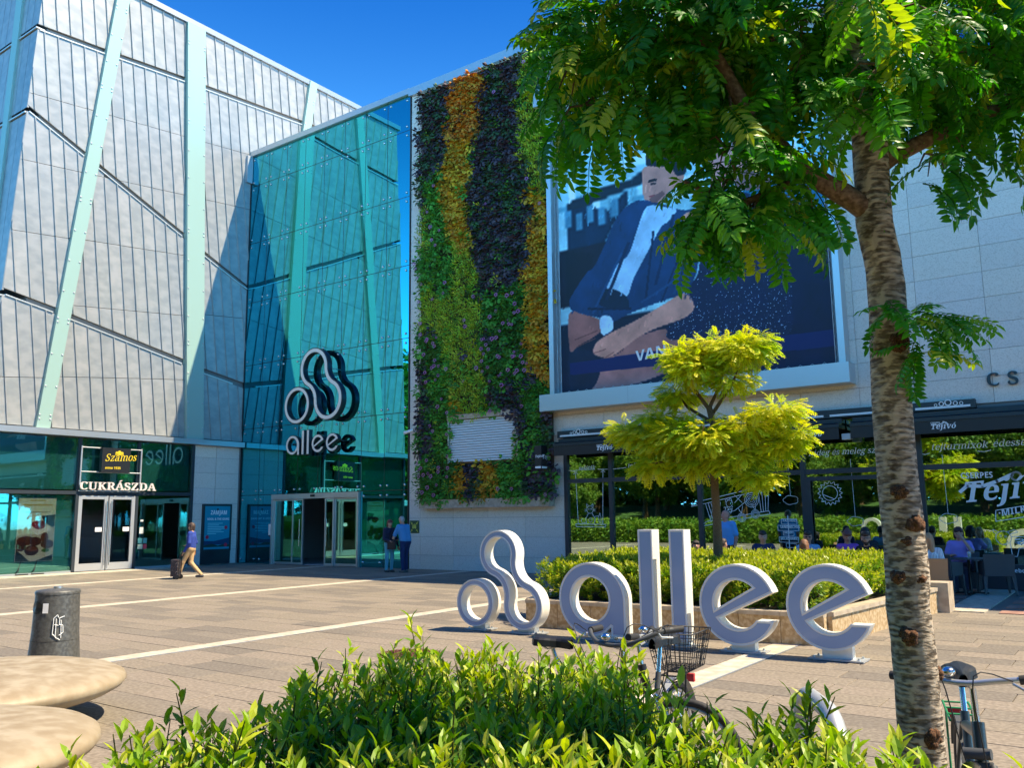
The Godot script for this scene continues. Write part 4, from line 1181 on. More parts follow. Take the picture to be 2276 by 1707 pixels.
func living_wall() -> void:
	var o := thing("living_wall", "tall living wall of purple, gold and lime plants on the stone facade", "green wall")
	var mats := {}
	var tone := {"purple": [Color(0.07, 0.045, 0.065), Color(0.09, 0.06, 0.07), Color(0.05, 0.10, 0.03)], "gold": [Color(0.66, 0.34, 0.012), Color(0.58, 0.27, 0.012), Color(0.72, 0.44, 0.02)], "lime": [Color(0.46, 0.60, 0.03), Color(0.34, 0.54, 0.025), Color(0.60, 0.66, 0.05)], "green": [Color(0.09, 0.32, 0.025), Color(0.13, 0.40, 0.03), Color(0.07, 0.25, 0.02)], "pinkgreen": [Color(0.07, 0.24, 0.02), Color(0.08, 0.27, 0.02), Color(0.05, 0.19, 0.02)]}
	var ros := [rosette(0), rosette(1), rosette(2), rosette(3)]
	var polys := []
	for g in GW: polys.append([g[0], pa(g[1])])
	boxp(o, "felt_backing", Vector3(-19.55, 2.3, WZ + 0.004), Vector3(-18.2, 16.9, WZ + 0.10), M.soil)
	boxp(o, "felt_backing", Vector3(-18.199, 5.02, WZ + 0.004), Vector3(-15.341, 16.9, WZ + 0.10), M.soil)
	boxp(o, "felt_backing", Vector3(-18.199, 2.3, WZ + 0.004), Vector3(-15.341, 3.42, WZ + 0.10), M.soil)
	boxp(o, "felt_backing", Vector3(-15.34, 2.3, WZ + 0.004), Vector3(-14.2, 16.9, WZ + 0.10), M.soil)
	boxp(o, "trough", Vector3(-19.4, 2.0, WZ + 0.004), Vector3(-14.2, 2.28, WZ + 0.32), M.lime_top)
	var nz := FastNoiseLite.new()
	nz.seed = 8; nz.frequency = 0.9
	var lists := [[], [], [], []]
	var cl := [[], [], [], []]
	var fl := []
	var count := 0
	var y := 2.3
	var picks := []
	while y < 17.0:
		var x := -19.65
		while x < -14.05:
			var p := Vector2(x + rng.randf_range(-0.09, 0.09), y + rng.randf_range(-0.09, 0.09))
			x += 0.155
			if p.x > -18.12 and p.x < -15.4 and p.y > 3.42 and p.y < 4.98: continue
			var edge := 0.10 * nz.get_noise_2d(p.y * 2.0, 3.0) + 0.12 * nz.get_noise_2d(p.y * 0.7, 9.0)
			if p.x < -19.55 + edge or p.x > -14.15 + edge or (p.y > 16.75 + edge): continue
			var kind := "green"
			var w := p + Vector2(nz.get_noise_2d(p.x * 1.5, p.y), nz.get_noise_2d(p.x, p.y * 1.5 + 50.0)) * 0.35
			for g in polys:
				if Geometry2D.is_point_in_polygon(w, g[1]): kind = g[0]
			if rng.randf() < 0.08: kind = ["green", "green", "lime", "purple"][rng.randi() % 4]
			var leafk := (rng.randi() % 2) if kind in ["purple", "gold"] else 2 + rng.randi() % 2
			if kind in ["green", "pinkgreen"] and rng.randf() < 0.4: leafk = rng.randi() % 2
			var s := rng.randf_range(0.85, 1.5)
			var lump := 0.5 + 0.5 * nz.get_noise_2d(p.x * 2.2, p.y * 2.2 + 20.0)
			var ba := (Basis(Vector3.BACK, rng.randf_range(-0.6, 0.6)) * Basis(Vector3.RIGHT, rng.randf_range(-0.3, 0.3))).scaled(Vector3.ONE * s)
			var t := Transform3D(ba, Vector3(p.x, p.y, WZ + 0.09 + 0.22 * lump))
			var c: Color = tone[kind][rng.randi() % 3] * rng.randf_range(0.75, 1.25)
			if kind == "gold" and p.y > 14.5: c = Color(c.r * 1.05, c.g * 0.75, c.b)
			c.a = 1.0
			picks.append([s, leafk, t, c])
			if kind == "pinkgreen" and rng.randf() < 0.22 or kind == "green" and rng.randf() < 0.05 or kind == "lime" and rng.randf() < 0.02: fl.append(Transform3D(Basis().scaled(Vector3.ONE * s), t.origin + Vector3(0, 0, 0.06)))
		y += 0.155
	picks.sort_custom(func(a, b): return a[0] > b[0])
	var tints := {}
	for i in picks.size():
		var k: Array = picks[i]
		if i < 300:
			var key := "%d" % int(k[3].r * 20) + "_%d" % int(k[3].g * 20)
			if not tints.has(key):
				var m: StandardMaterial3D = M.plant.duplicate()
				m.albedo_color = (k[3] as Color).linear_to_srgb()
				tints[key] = m
			part(o, "plant", ros[k[1]], tints[key], k[2].origin, k[2].basis)
		else:
			lists[k[1]].append(k[2]); cl[k[1]].append(k[3])
	for i in 4: many(o, "planting", ros[i], M.plant, lists[i], cl[i])
	var pm := mat(lin(0.42, 0.12, 0.34), 0.6)
	many(o, "blossom", flower(), pm, fl)
	var v := thing("ventilation_louvre", "metal slatted ventilation louvre in a stone frame amid the living wall", "louvre", Vector3(-16.76, 3.46, WZ))
	boxp(v, "recess", Vector3(-1.34, 0.02, 0.005), Vector3(1.34, 1.40, 0.06), M.dark_gap)
	boxp(v, "frame", Vector3(-1.42, 1.40, 0.005), Vector3(1.42, 1.56, 0.34), M.lime_top)
	boxp(v, "frame", Vector3(-1.42, -0.02, 0.005), Vector3(-1.36, 1.40, 0.30), M.alu)
	boxp(v, "frame", Vector3(1.36, -0.02, 0.005), Vector3(1.42, 1.40, 0.30), M.alu)
	for i in 17:
		part(v, "slat", one_box(Vector3(2.70, 0.012, 0.085)), M.white, Vector3(0, 0.05 + i * 0.081, 0.24), Basis(Vector3.RIGHT, deg_to_rad(52)))

# ---------------------------------------------------------------- signs, awnings and posters on the buildings
func loop_outline(c0: Vector2, c1: Vector2, R: float, q: float) -> PackedVector2Array:   # two circles joined by hollow flanks
	var d := c1 - c0
	var D := d.length()
	var ax := d / D
	var pe := Vector2(-ax.y, ax.x)
	var h := sqrt((R + q) * (R + q) - D * D * 0.25)
	var mid := (c0 + c1) * 0.5
	var out := PackedVector2Array()
	var l := mid + pe * h
	var r := mid - pe * h
	var arc := func(ce: Vector2, rad: float, from: Vector2, to: Vector2, ccw: bool) -> void:
		var a := (from - ce).angle()
		var b := (to - ce).angle()
		if ccw:
			while b < a: b += TAU
		else:
			while b > a: b -= TAU
		var k := maxi(6, int(absf(b - a) / 0.14))
		for i in k: out.append(ce + Vector2.from_angle(a + (b - a) * i / k) * rad)
	var t0l := c0 + (l - c0).normalized() * R
	var t1l := c1 + (l - c1).normalized() * R
	var t0r := c0 + (r - c0).normalized() * R
	var t1r := c1 + (r - c1).normalized() * R
	arc.call(c0, R, t0l, t0r, true)
	arc.call(r, q, t0r, t1r, false)
	arc.call(c1, R, t1r, t1l, true)
	arc.call(l, q, t1l, t0l, false)
	return out
func e_outline(c: Vector2, R: float, r: float) -> Array:
	var p := circle(c, R, 40, deg_to_rad(19.5), deg_to_rad(339.0))
	var y := sin(deg_to_rad(339.0)) * R
	var ai := asin(y / r)
	p.append_array(rev(circle(c, r, 14, deg_to_rad(216.0), TAU + ai)))
	var h := circle(c, r, 22, deg_to_rad(46.0), deg_to_rad(194.0))
	return [p, h]
func rev(p: PackedVector2Array) -> PackedVector2Array:
	p.reverse()
	return p
func a_outline(c: Vector2, R: float, r: float, stem_r: float, stem_w: float, base: float) -> Array:
	var p := PackedVector2Array([Vector2(stem_r, base)])
	for i in 13:
		var a := PI * 0.5 * i / 12
		p.append(c + Vector2(cos(a) * (stem_r - c.x), sin(a) * R))
	p.append_array(circle(c, R, 30, deg_to_rad(96.0), deg_to_rad(296.0)))
	p.append(Vector2(stem_r - stem_w, c.y - sqrt(maxf(R * R - (stem_r - stem_w - c.x) ** 2, 0.0)) + 0.02))
	p.append(Vector2(stem_r - stem_w, base))
	return [p, circle(c, r, 32)]
func shop_fittings() -> void:
	var slant := Basis(Vector3(1, 0, 0), Vector3(0.2, 1, 0), Vector3(0, 0, 1))
	# emblem and lettering standing off the glass front
	var zf := -21.35
	var em := thing("facade_emblem", "dark looped emblem with white face standing off the glass front", "emblem", Vector3(-24.7, 6.7, zf))
	var c0 := Vector2(-24.62, 7.33) - Vector2(-24.7, 6.7)
	var c1 := Vector2(-23.82, 6.06) - Vector2(-24.7, 6.7)
	var cr := Vector2(-25.53, 5.98) - Vector2(-24.7, 6.7)
	var lo := loop_outline(c0, c1, 0.77, 0.62)
	var bands := [[lo, "loop", 0.30], [circle(cr, 0.72, 44), "ring", 0.26]]
	for bd in bands:
		var b := MB.new()
		b.prism(bd[0], -0.22, 0.0, [grow(bd[0], -bd[2] * 0.62)], true)
		part(em, bd[1], b, M.sign_dark)
		var f := MB.new()
		f.prism(grow(bd[0], -0.035), 0.0, 0.012, [grow(bd[0], -bd[2] * 0.55)], true)
		part(em, bd[1] + "_face", f, M.sign_white)
		for q in [0, int(bd[0].size() * 0.3), int(bd[0].size() * 0.62)]:
			var br := MB.new()
			var pp: Vector2 = bd[0][q] + (c1 * 0.5 + c0 * 0.5 - bd[0][q]).normalized() * 0.08 if bd[1] == "loop" else bd[0][q] * 0.92 + cr * 0.08
			br.tube([Vector3(pp.x, pp.y, -0.2), Vector3(pp.x, pp.y, WZ - zf)], 0.02, 6)
			part(em, "bracket", br, M.alu_dull)
	var wl := thing("facade_lettering", "dark raised letters allee with white faces on the glass front", "sign", Vector3(-24.6, 4.08, zf))
	for L in [["a", 0.0], ["l", 1], ["l", 2], ["e", 3], ["e", 4]]:
		var out: Array
		match L[1]:
			0.0: out = a_outline(Vector2(-1.12, 0.39), 0.37, 0.25, -0.72, 0.13, 0.0)
			1: out = [pa([-0.60, 0, -0.46, 0, -0.46, 0.93, -0.60, 0.93]), null]
			2: out = [pa([-0.32, 0, -0.18, 0, -0.18, 0.93, -0.32, 0.93]), null]
			3: out = e_outline(Vector2(0.30, 0.38), 0.34, 0.22)
			4: out = e_outline(Vector2(1.07, 0.38), 0.34, 0.22)
		var hs := [out[1]] if out[1] != null else []
		var b := MB.new()
		b.prism(out[0], -0.16, 0.0, hs, true)
		var le := part(wl, "letter", b, M.sign_dark)
		var f := MB.new()
		var hs2 := [grow(out[1], 0.02)] if out[1] != null else []
		f.prism(grow(out[0], -0.02), 0.0, 0.01, hs2, true)
		part(le, "letter_face", f, M.sign_white)
	boxp(wl, "mounting_bar", Vector3(-1.4, 0.42, -0.30), Vector3(1.35, 0.47, -0.24), M.sign_dark)
	for x in [-1.2, 0.0, 1.2]: boxp(wl, "mounting_bar", Vector3(x, 0.425, WZ - zf + 0.01), Vector3(x + 0.04, 0.465, -0.301), M.sign_dark)
	# cinema lettering inside the hall
	var red := mat(lin(0.55, 0.04, 0.08), 0.4)
	var ci := thing("hall_lettering", "red cinema lettering hanging inside the glass hall", "sign", Vector3(-27.5, 10.9, -24.6))
	text(ci, "letters", "CINEMA CITY", 0.75, red, Vector3.ZERO, Basis.from_scale(Vector3(1.05, 1, 1)), 0.08, false, 700)
	boxp(ci, "carrier_rail", Vector3(-0.1, -0.08, -0.03), Vector3(6.6, -0.02, 0.03), M.alu_dull)
	for x in [0.2, 6.2]: boxp(ci, "hanger", Vector3(x, -0.4, -0.95), Vector3(x + 0.04, -0.03, 0.02), M.alu_dull)
	# side fascia with beads and letters
	var fa := thing("fascia_panel", "long black fascia with white bars and ring beads above the awnings", "fascia", Vector3(-8.3, 4.12, WZ))
	boxp(fa, "board", Vector3(-5.65, -0.10, 0.01), Vector3(5.55, 0.10, 0.20), M.sign_dark)
	for bb in [[-5.55, -3.0], [-2.9, 0.2], [0.4, 2.2], [2.35, 4.1], [4.3, 5.45]]:
		boxp(fa, "white_bar", Vector3(bb[0], -0.07, 0.201), Vector3(bb[1], -0.02, 0.21), M.white)
	for cx in [-4.9, -0.1, 3.75, 5.0]:
		for q in [[0.0, 0.075], [0.15, 0.05], [-0.14, 0.055], [0.27, 0.04], [-0.26, 0.035]]:
			var b := MB.new()
			var ce := Vector2(cx + q[0], -0.02 + q[1])
			b.prism(circle(ce, q[1], 16), 0.201, 0.218, [circle(ce, q[1] * 0.68, 16)], true)
			part(fa, "ring_bead", b, M.white)
	var cs := thing("wall_lettering", "black serif capital letters spaced along the stone wall above the awning", "sign", Vector3(-2.52, 4.38, WZ + 0.05))
	var k := 0
	for ch in ["C", "S", "E", "R", "P", "E", "S"]:
		text(cs, "letter", ch, 0.30, M.sign_dark, Vector3(k * 0.42, 0, 0), Basis(), 0.06, true, 700)
		k += 1
	# awnings
	for a in [[-13.85, -9.25, -12.4, "left black awning cassette with white logo, beside the living wall"], [-9.1, -5.65, -6.6, "middle black awning with white logo, partly behind the young tree"], [-5.4, -0.3, -3.66, "right black awning with white logo above the tejturmixok window"]]:
		var w := thing("awning", a[3], "awning", Vector3(a[0], 3.46, WZ), 0.0, "black awnings along the shopfront")
		var L: float = a[1] - a[0]
		boxp(w, "cassette", Vector3(0, 0.36, 0.005), Vector3(L, 0.52, 0.30), M.sign_dark)
		var b := MB.new()
		b.quad(Vector3(0, 0.30, 0.55), Vector3(L, 0.30, 0.55), Vector3(L, 0.42, 0.30), Vector3(0, 0.42, 0.30))
		part(w, "cloth", b, M.black)
		boxp(w, "front_rail", Vector3(0, 0.28, 0.55), Vector3(L, 0.36, 0.60), M.sign_dark)
		boxp(w, "valance", Vector3(0.01, 0.0, 0.57), Vector3(L - 0.01, 0.28, 0.578), M.black)
		for ex in [0.0, L - 0.03]: boxp(w, "end_plate", Vector3(ex, 0.27, 0.02), Vector3(ex + 0.03, 0.42, 0.549), M.sign_dark)
		text(w, "logo", "Tejívó", 0.12, M.ink, Vector3(a[2] - a[0], 0.05, 0.58), slant, 0.003, true, 700)
		text(w, "logo", "CSERPES", 0.035, M.ink, Vector3(a[2] - a[0] + 0.02, 0.205, 0.58), Basis(), 0.003, false, 700)
		var d := MB.new()
		var x0: float = a[2] - a[0]
		d.stroke([Vector2(x0 + 0.05, 0.185), Vector2(x0 + 0.18, 0.185), Vector2(x0 + 0.3, 0.23)], 0.018, 0.580)
		d.stroke([Vector2(x0 + 0.28, 0.25), Vector2(x0 + 0.34, 0.23), Vector2(x0 + 0.38, 0.18)], 0.028, 0.580)
		part(w, "logo", d, M.ink)
	var sp := thing("floodlight", "small grey floodlight fixed between two black awnings", "lamp", Vector3(-5.52, 3.55, WZ))
	boxp(sp, "housing", Vector3(-0.1, -0.1, 0.3), Vector3(0.1, 0.04, 0.5), M.alu_dull)
	boxp(sp, "bracket", Vector3(-0.02, 0.0, 0.005), Vector3(0.02, 0.06, 0.3), M.alu_dull)
	boxp(sp, "lens", Vector3(-0.08, -0.104, 0.32), Vector3(0.08, -0.1, 0.48), M.white)
	# blade sign
	var bl := thing("blade_sign", "black box sign with white script logo jutting out beside the living wall", "sign", Vector3(-14.38, 3.44, WZ))
	boxp(bl, "box", Vector3(-0.12, -0.34, 0.12), Vector3(0.12, 0.36, 0.62), M.black)
	for y in [-0.2, 0.2]: boxp(bl, "bracket", Vector3(-0.03, y - 0.02, 0.005), Vector3(0.03, y + 0.02, 0.12), M.alu_dull)
	boxp(bl, "white_strip", Vector3(-0.1, -0.32, 0.621), Vector3(0.10, -0.26, 0.625), M.ink)
	var sb := Basis(Vector3.UP, PI / 2)
	text(bl, "logo", "Tejívó", 0.13, M.ink, Vector3(0.121, -0.08, 0.58), sb * slant, 0.003, true, 700)
	text(bl, "logo", "Tejívó", 0.07, M.ink, Vector3(-0.11, -0.02, 0.621), slant, 0.003, true, 700)
	boxp(bl, "white_strip", Vector3(0.121, -0.32, 0.15), Vector3(0.124, -0.26, 0.6), M.ink)
	# security camera
	var sc := thing("security_camera", "small white security camera on the stone wall", "camera", Vector3(-19.95, 4.6, WZ))
	var cb := MB.new()
	cb.tube([Vector3(0.2, 0.06, 0.22), Vector3(-0.16, -0.02, 0.30)], 0.055, 10)
	part(sc, "housing", cb, M.white)
	var ca := MB.new()
	ca.tube([Vector3(0.1, 0.0, 0.005), Vector3(0.1, 0.02, 0.22)], 0.02, 6)
	part(sc, "arm", ca, M.alu_dull)
	var cl := MB.new()
	cl.tube([Vector3(-0.16, -0.02, 0.30), Vector3(-0.175, -0.023, 0.304)], 0.04, 10)
	part(sc, "lens", cl, M.black)
	# assembly point plate
	var ap := thing("assembly_point_sign", "small green square assembly point sign on the stone wall", "sign", Vector3(-19.88, 1.4, WZ))
	boxp(ap, "plate", Vector3(-0.21, -0.21, 0.004), Vector3(0.21, 0.21, 0.016), mat(lin(0.008, 0.07, 0.035), 0.4))
	var ag := mat(lin(0.55, 0.60, 0.10), 0.5)
	var fg := MB.new()
	for q in [[-0.06, 0.02], [0.0, 0.03], [0.06, 0.02]]:
		fg.prism(circle(Vector2(q[0], q[1] + 0.05), 0.02, 10), 0.017, 0.019); fg.prism(pa([q[0] - 0.025, q[1] - 0.08, q[0] + 0.025, q[1] - 0.08, q[0] + 0.02, q[1] + 0.025, q[0] - 0.02, q[1] + 0.025]), 0.017, 0.019)
	part(ap, "figures", fg, ag)
	for s in [[1, 1], [1, -1], [-1, 1], [-1, -1]]:
		var ar := MB.new()
		ar.stroke([Vector2(0.17 * s[0], 0.17 * s[1]), Vector2(0.10 * s[0], 0.10 * s[1])], 0.02, 0.018)
		ar.stroke([Vector2(0.14 * s[0], 0.09 * s[1]), Vector2(0.095 * s[0], 0.095 * s[1]), Vector2(0.09 * s[0], 0.14 * s[1])], 0.016, 0.018)
		part(ap, "arrow", ar, ag)
	# confectioner's box sign with its frame
	var fx := Basis(Vector3.UP, PI / 2)
	var bs := thing("box_sign", "black square box sign with yellow script above the confectioner's door", "sign", Vector3(LX + 0.16, 3.83, -16.33), PI / 2)
	boxp(bs, "box", Vector3(-0.52, -0.43, -0.02), Vector3(0.52, 0.43, 0.16), M.black)
	var fr := MB.new()
	for y in [0.42, -0.42]: fr.tube([Vector3(-1.14, y, -0.05), Vector3(1.06, y, -0.05)], 0.025, 6)
	for x in [-1.14, 1.06]: fr.tube([Vector3(x, -0.88, -0.05), Vector3(x, 0.47, -0.05)], 0.03, 6)
	part(bs, "pipe_frame", fr, M.alu_dull)
	var ye := mat(lin(0.75, 0.55, 0.02), 0.5)
	text(bs, "script_lettering", "Szamos", 0.26, ye, Vector3(-0.45, -0.14, 0.161), Basis(Vector3(0.9, 0.05, 0), Vector3(0.25, 1, 0), Vector3(0, 0, 1)), 0.006, true, 400)
	text(bs, "small_lettering", "anno 1935", 0.085, ye, Vector3(-0.40, -0.34, 0.161), Basis(), 0.006, false, 700)
	var cr2 := MB.new()
	for q in [[-0.1, 0.26, 0.05], [0.0, 0.29, 0.06], [0.1, 0.26, 0.05]]: cr2.prism(circle(Vector2(q[0] + 0.1, q[1]), q[2], 12), 0.162, 0.166)
	cr2.prism(pa([-0.06, 0.19, 0.26, 0.19, 0.24, 0.235, -0.04, 0.235]), 0.162, 0.166)
	part(bs, "crown", cr2, ye)
	var cu := thing("shop_lettering", "pale raised capital letters CUKRÁSZDA over the confectioner's door", "sign", Vector3(LX + 0.1, 2.70, -15.16), PI / 2)
	var cream := mat(lin(0.72, 0.62, 0.58), 0.5)
	text(cu, "letters", "CUKRÁSZDA", 0.27, cream, Vector3(0, 0, 0.03), Basis.from_scale(Vector3(1.19, 1, 1)), 0.06, true, 700)
	boxp(cu, "rail", Vector3(0, 0.04, -0.03), Vector3(2.25, 0.07, 0.0), M.alu_dull)
	# window poster of cakes
	var pp := thing("window_poster", "white poster of chocolate cakes on plates in the confectioner's window", "poster", Vector3(LX - 0.07, 0.45, -13.93), PI / 2)
	var im := Image.create(240, 420, false, Image.FORMAT_RGBA8)
	im.fill(Color(0.86, 0.90, 0.80))
	im.fill_rect(Rect2i(70, 12, 100, 8), Color(0.75, 0.68, 0.40)); im.fill_rect(Rect2i(30, 42, 190, 9), Color(0.76, 0.70, 0.42)); im.fill_rect(Rect2i(45, 92, 160, 5), Color(0.5, 0.5, 0.45))
	fill_poly(im, pa([150, 120, 240, 110, 240, 210, 170, 160]), Color(0.10, 0.20, 0.28))
	fill_poly(im, pa([0, 330, 60, 420, 240, 420, 240, 190, 120, 240, 0, 250]), Color(0.74, 0.74, 0.68))
	fill_poly(im, pa([0, 340, 90, 420, 0, 420]), Color(0.13, 0.10, 0.10)); fill_poly(im, pa([130, 420, 240, 380, 240, 420]), Color(0.10, 0.12, 0.14))
	fill_poly(im, pa([60, 190, 130, 250, 220, 215, 160, 160]), Color(0.93, 0.93, 0.9))
	for q in [[140, 180, 42, 30, 0.55, 0.06, 0.10], [110, 175, 22, 18, 0.66, 0.10, 0.12], [165, 170, 20, 16, 0.45, 0.05, 0.08], [60, 285, 60, 30, 0.36, 0.16, 0.11], [120, 290, 40, 30, 0.30, 0.12, 0.09], [180, 265, 26, 34, 0.40, 0.22, 0.14], [200, 310, 44, 30, 0.34, 0.20, 0.14], [30, 320, 34, 34, 0.28, 0.10, 0.09], [100, 350, 46, 34, 0.24, 0.09, 0.07], [102, 340, 36, 16, 0.42, 0.22, 0.16], [190, 352, 26, 12, 0.25, 0.45, 0.12]]:
		fill_poly(im, ell(Vector2(q[0], q[1]), Vector2(q[2], q[3])), Color(q[4], q[5], q[6]))
	blur(im, 1.6)
	var pb := MB.new()
	pb.box(Vector3(0, 1.0, 0), Vector3(1.18, 2.02, 0.01))
	pb = MB.new()
	pb.quad(Vector3(-0.59, 0, 0.004), Vector3(0.59, 0, 0.004), Vector3(0.59, 2.04, 0.004), Vector3(-0.59, 2.04, 0.004))
	part(pp, "print", pb, print_mat(im, 0.5))
	boxp(pp, "board", Vector3(-0.6, -0.01, -0.02), Vector3(0.6, 2.05, 0.0), M.white)
	var ft := MB.new()
	for x in [-0.4, 0.1]: ft.tube([Vector3(x, 0, -0.01), Vector3(x - 0.1, -0.3, 0.06), Vector3(x - 0.2, -0.41, 0.1), Vector3(x + 0.2, -0.41, 0.12)], 0.02, 5)
	part(pp, "stand", ft, M.black)
	# framed poster on the stone pillar
	var tp := thing("framed_poster", "teal concert poster in a black frame on the stone pillar", "poster", Vector3(LX + 0.01, 0.5, -20.73), PI / 2)
	boxp(tp, "frame", Vector3(-0.66, 0.0, 0.0), Vector3(0.66, 1.82, 0.08), M.sign_dark)
	boxp(tp, "lower_panel", Vector3(-0.66, -0.48, 0.0), Vector3(0.66, -0.002, 0.05), M.sign_dark)
	var im2 := Image.create(200, 300, false, Image.FORMAT_RGBA8)
	im2.fill(Color(0.05, 0.55, 0.66))
	for i in 7: im2.fill_rect(Rect2i(24, 118 + i * 12, [120, 90, 150, 140, 110, 130, 70][i], 5), Color(0.50, 0.82, 0.86))
	fill_poly(im2, pa([0, 240, 80, 244, 200, 222, 200, 268, 0, 270]), Color(0.05, 0.22, 0.40))
	fill_poly(im2, pa([0, 272, 60, 262, 110, 276, 170, 264, 200, 270, 200, 285, 0, 285]), Color(0.06, 0.22, 0.20))
	for q in [[24, 215, 13], [170, 150, 13], [172, 272, 14]]: fill_poly(im2, ell(Vector2(q[0], q[1]), Vector2(q[2], q[2])), Color(0.72, 0.10, 0.28))
	fill_poly(im2, ell(Vector2(100, 22), Vector2(8, 8)), Color(0.2, 0.25, 0.3))
	blur(im2, 1.3)
	var q2 := MB.new()
	q2.quad(Vector3(-0.57, 0.08, 0.083), Vector3(0.57, 0.08, 0.083), Vector3(0.57, 1.74, 0.083), Vector3(-0.57, 1.74, 0.083))
	part(tp, "print", q2, print_mat(im2, 0.35))
	text(tp, "lettering", "ZAMJAM", 0.16, M.ink, Vector3(-0.32, 1.36, 0.085), Basis.from_scale(Vector3(0.85, 1, 1)), 0.002, false, 700)
	text(tp, "lettering", "KOOL & THE GANG", 0.085, M.ink, Vector3(-0.46, 1.17, 0.085), Basis.from_scale(Vector3(0.95, 1, 1)), 0.002, false, 700)
	# stickers on the confectioner's pane
	var st := thing("sticker_group", "column of small square stickers on the confectioner's glass", "stickers", Vector3(LX - 0.012, 0.7, -17.62), PI / 2)
	var pal := [lin(0.65, 0.65, 0.6), lin(0.1, 0.35, 0.33), lin(0.55, 0.06, 0.1), lin(0.5, 0.62, 0.45)]
	var n := 0
	for s in [[-0.08, 0.55, 0.16, 0.24, 0], [-0.12, 0.2, 0.18, 0.2, 1], [0.08, 0.2, 0.16, 0.2, 1], [-0.12, 0.0, 0.2, 0.18, 3], [0.1, 0.0, 0.14, 0.18, 2], [-0.06, 0.98, 0.12, 0.08, 0]]:
		boxp(st, "sticker", Vector3(s[0], s[1], 0.0), Vector3(s[0] + s[2] - 0.01, s[1] + s[3] - 0.01, 0.004), mat(pal[s[4]], 0.5))
func ell(c: Vector2, r: Vector2) -> PackedVector2Array:
	var p := PackedVector2Array()
	for i in 24: p.append(c + Vector2(cos(TAU * i / 24), sin(TAU * i / 24)) * r)
	return p

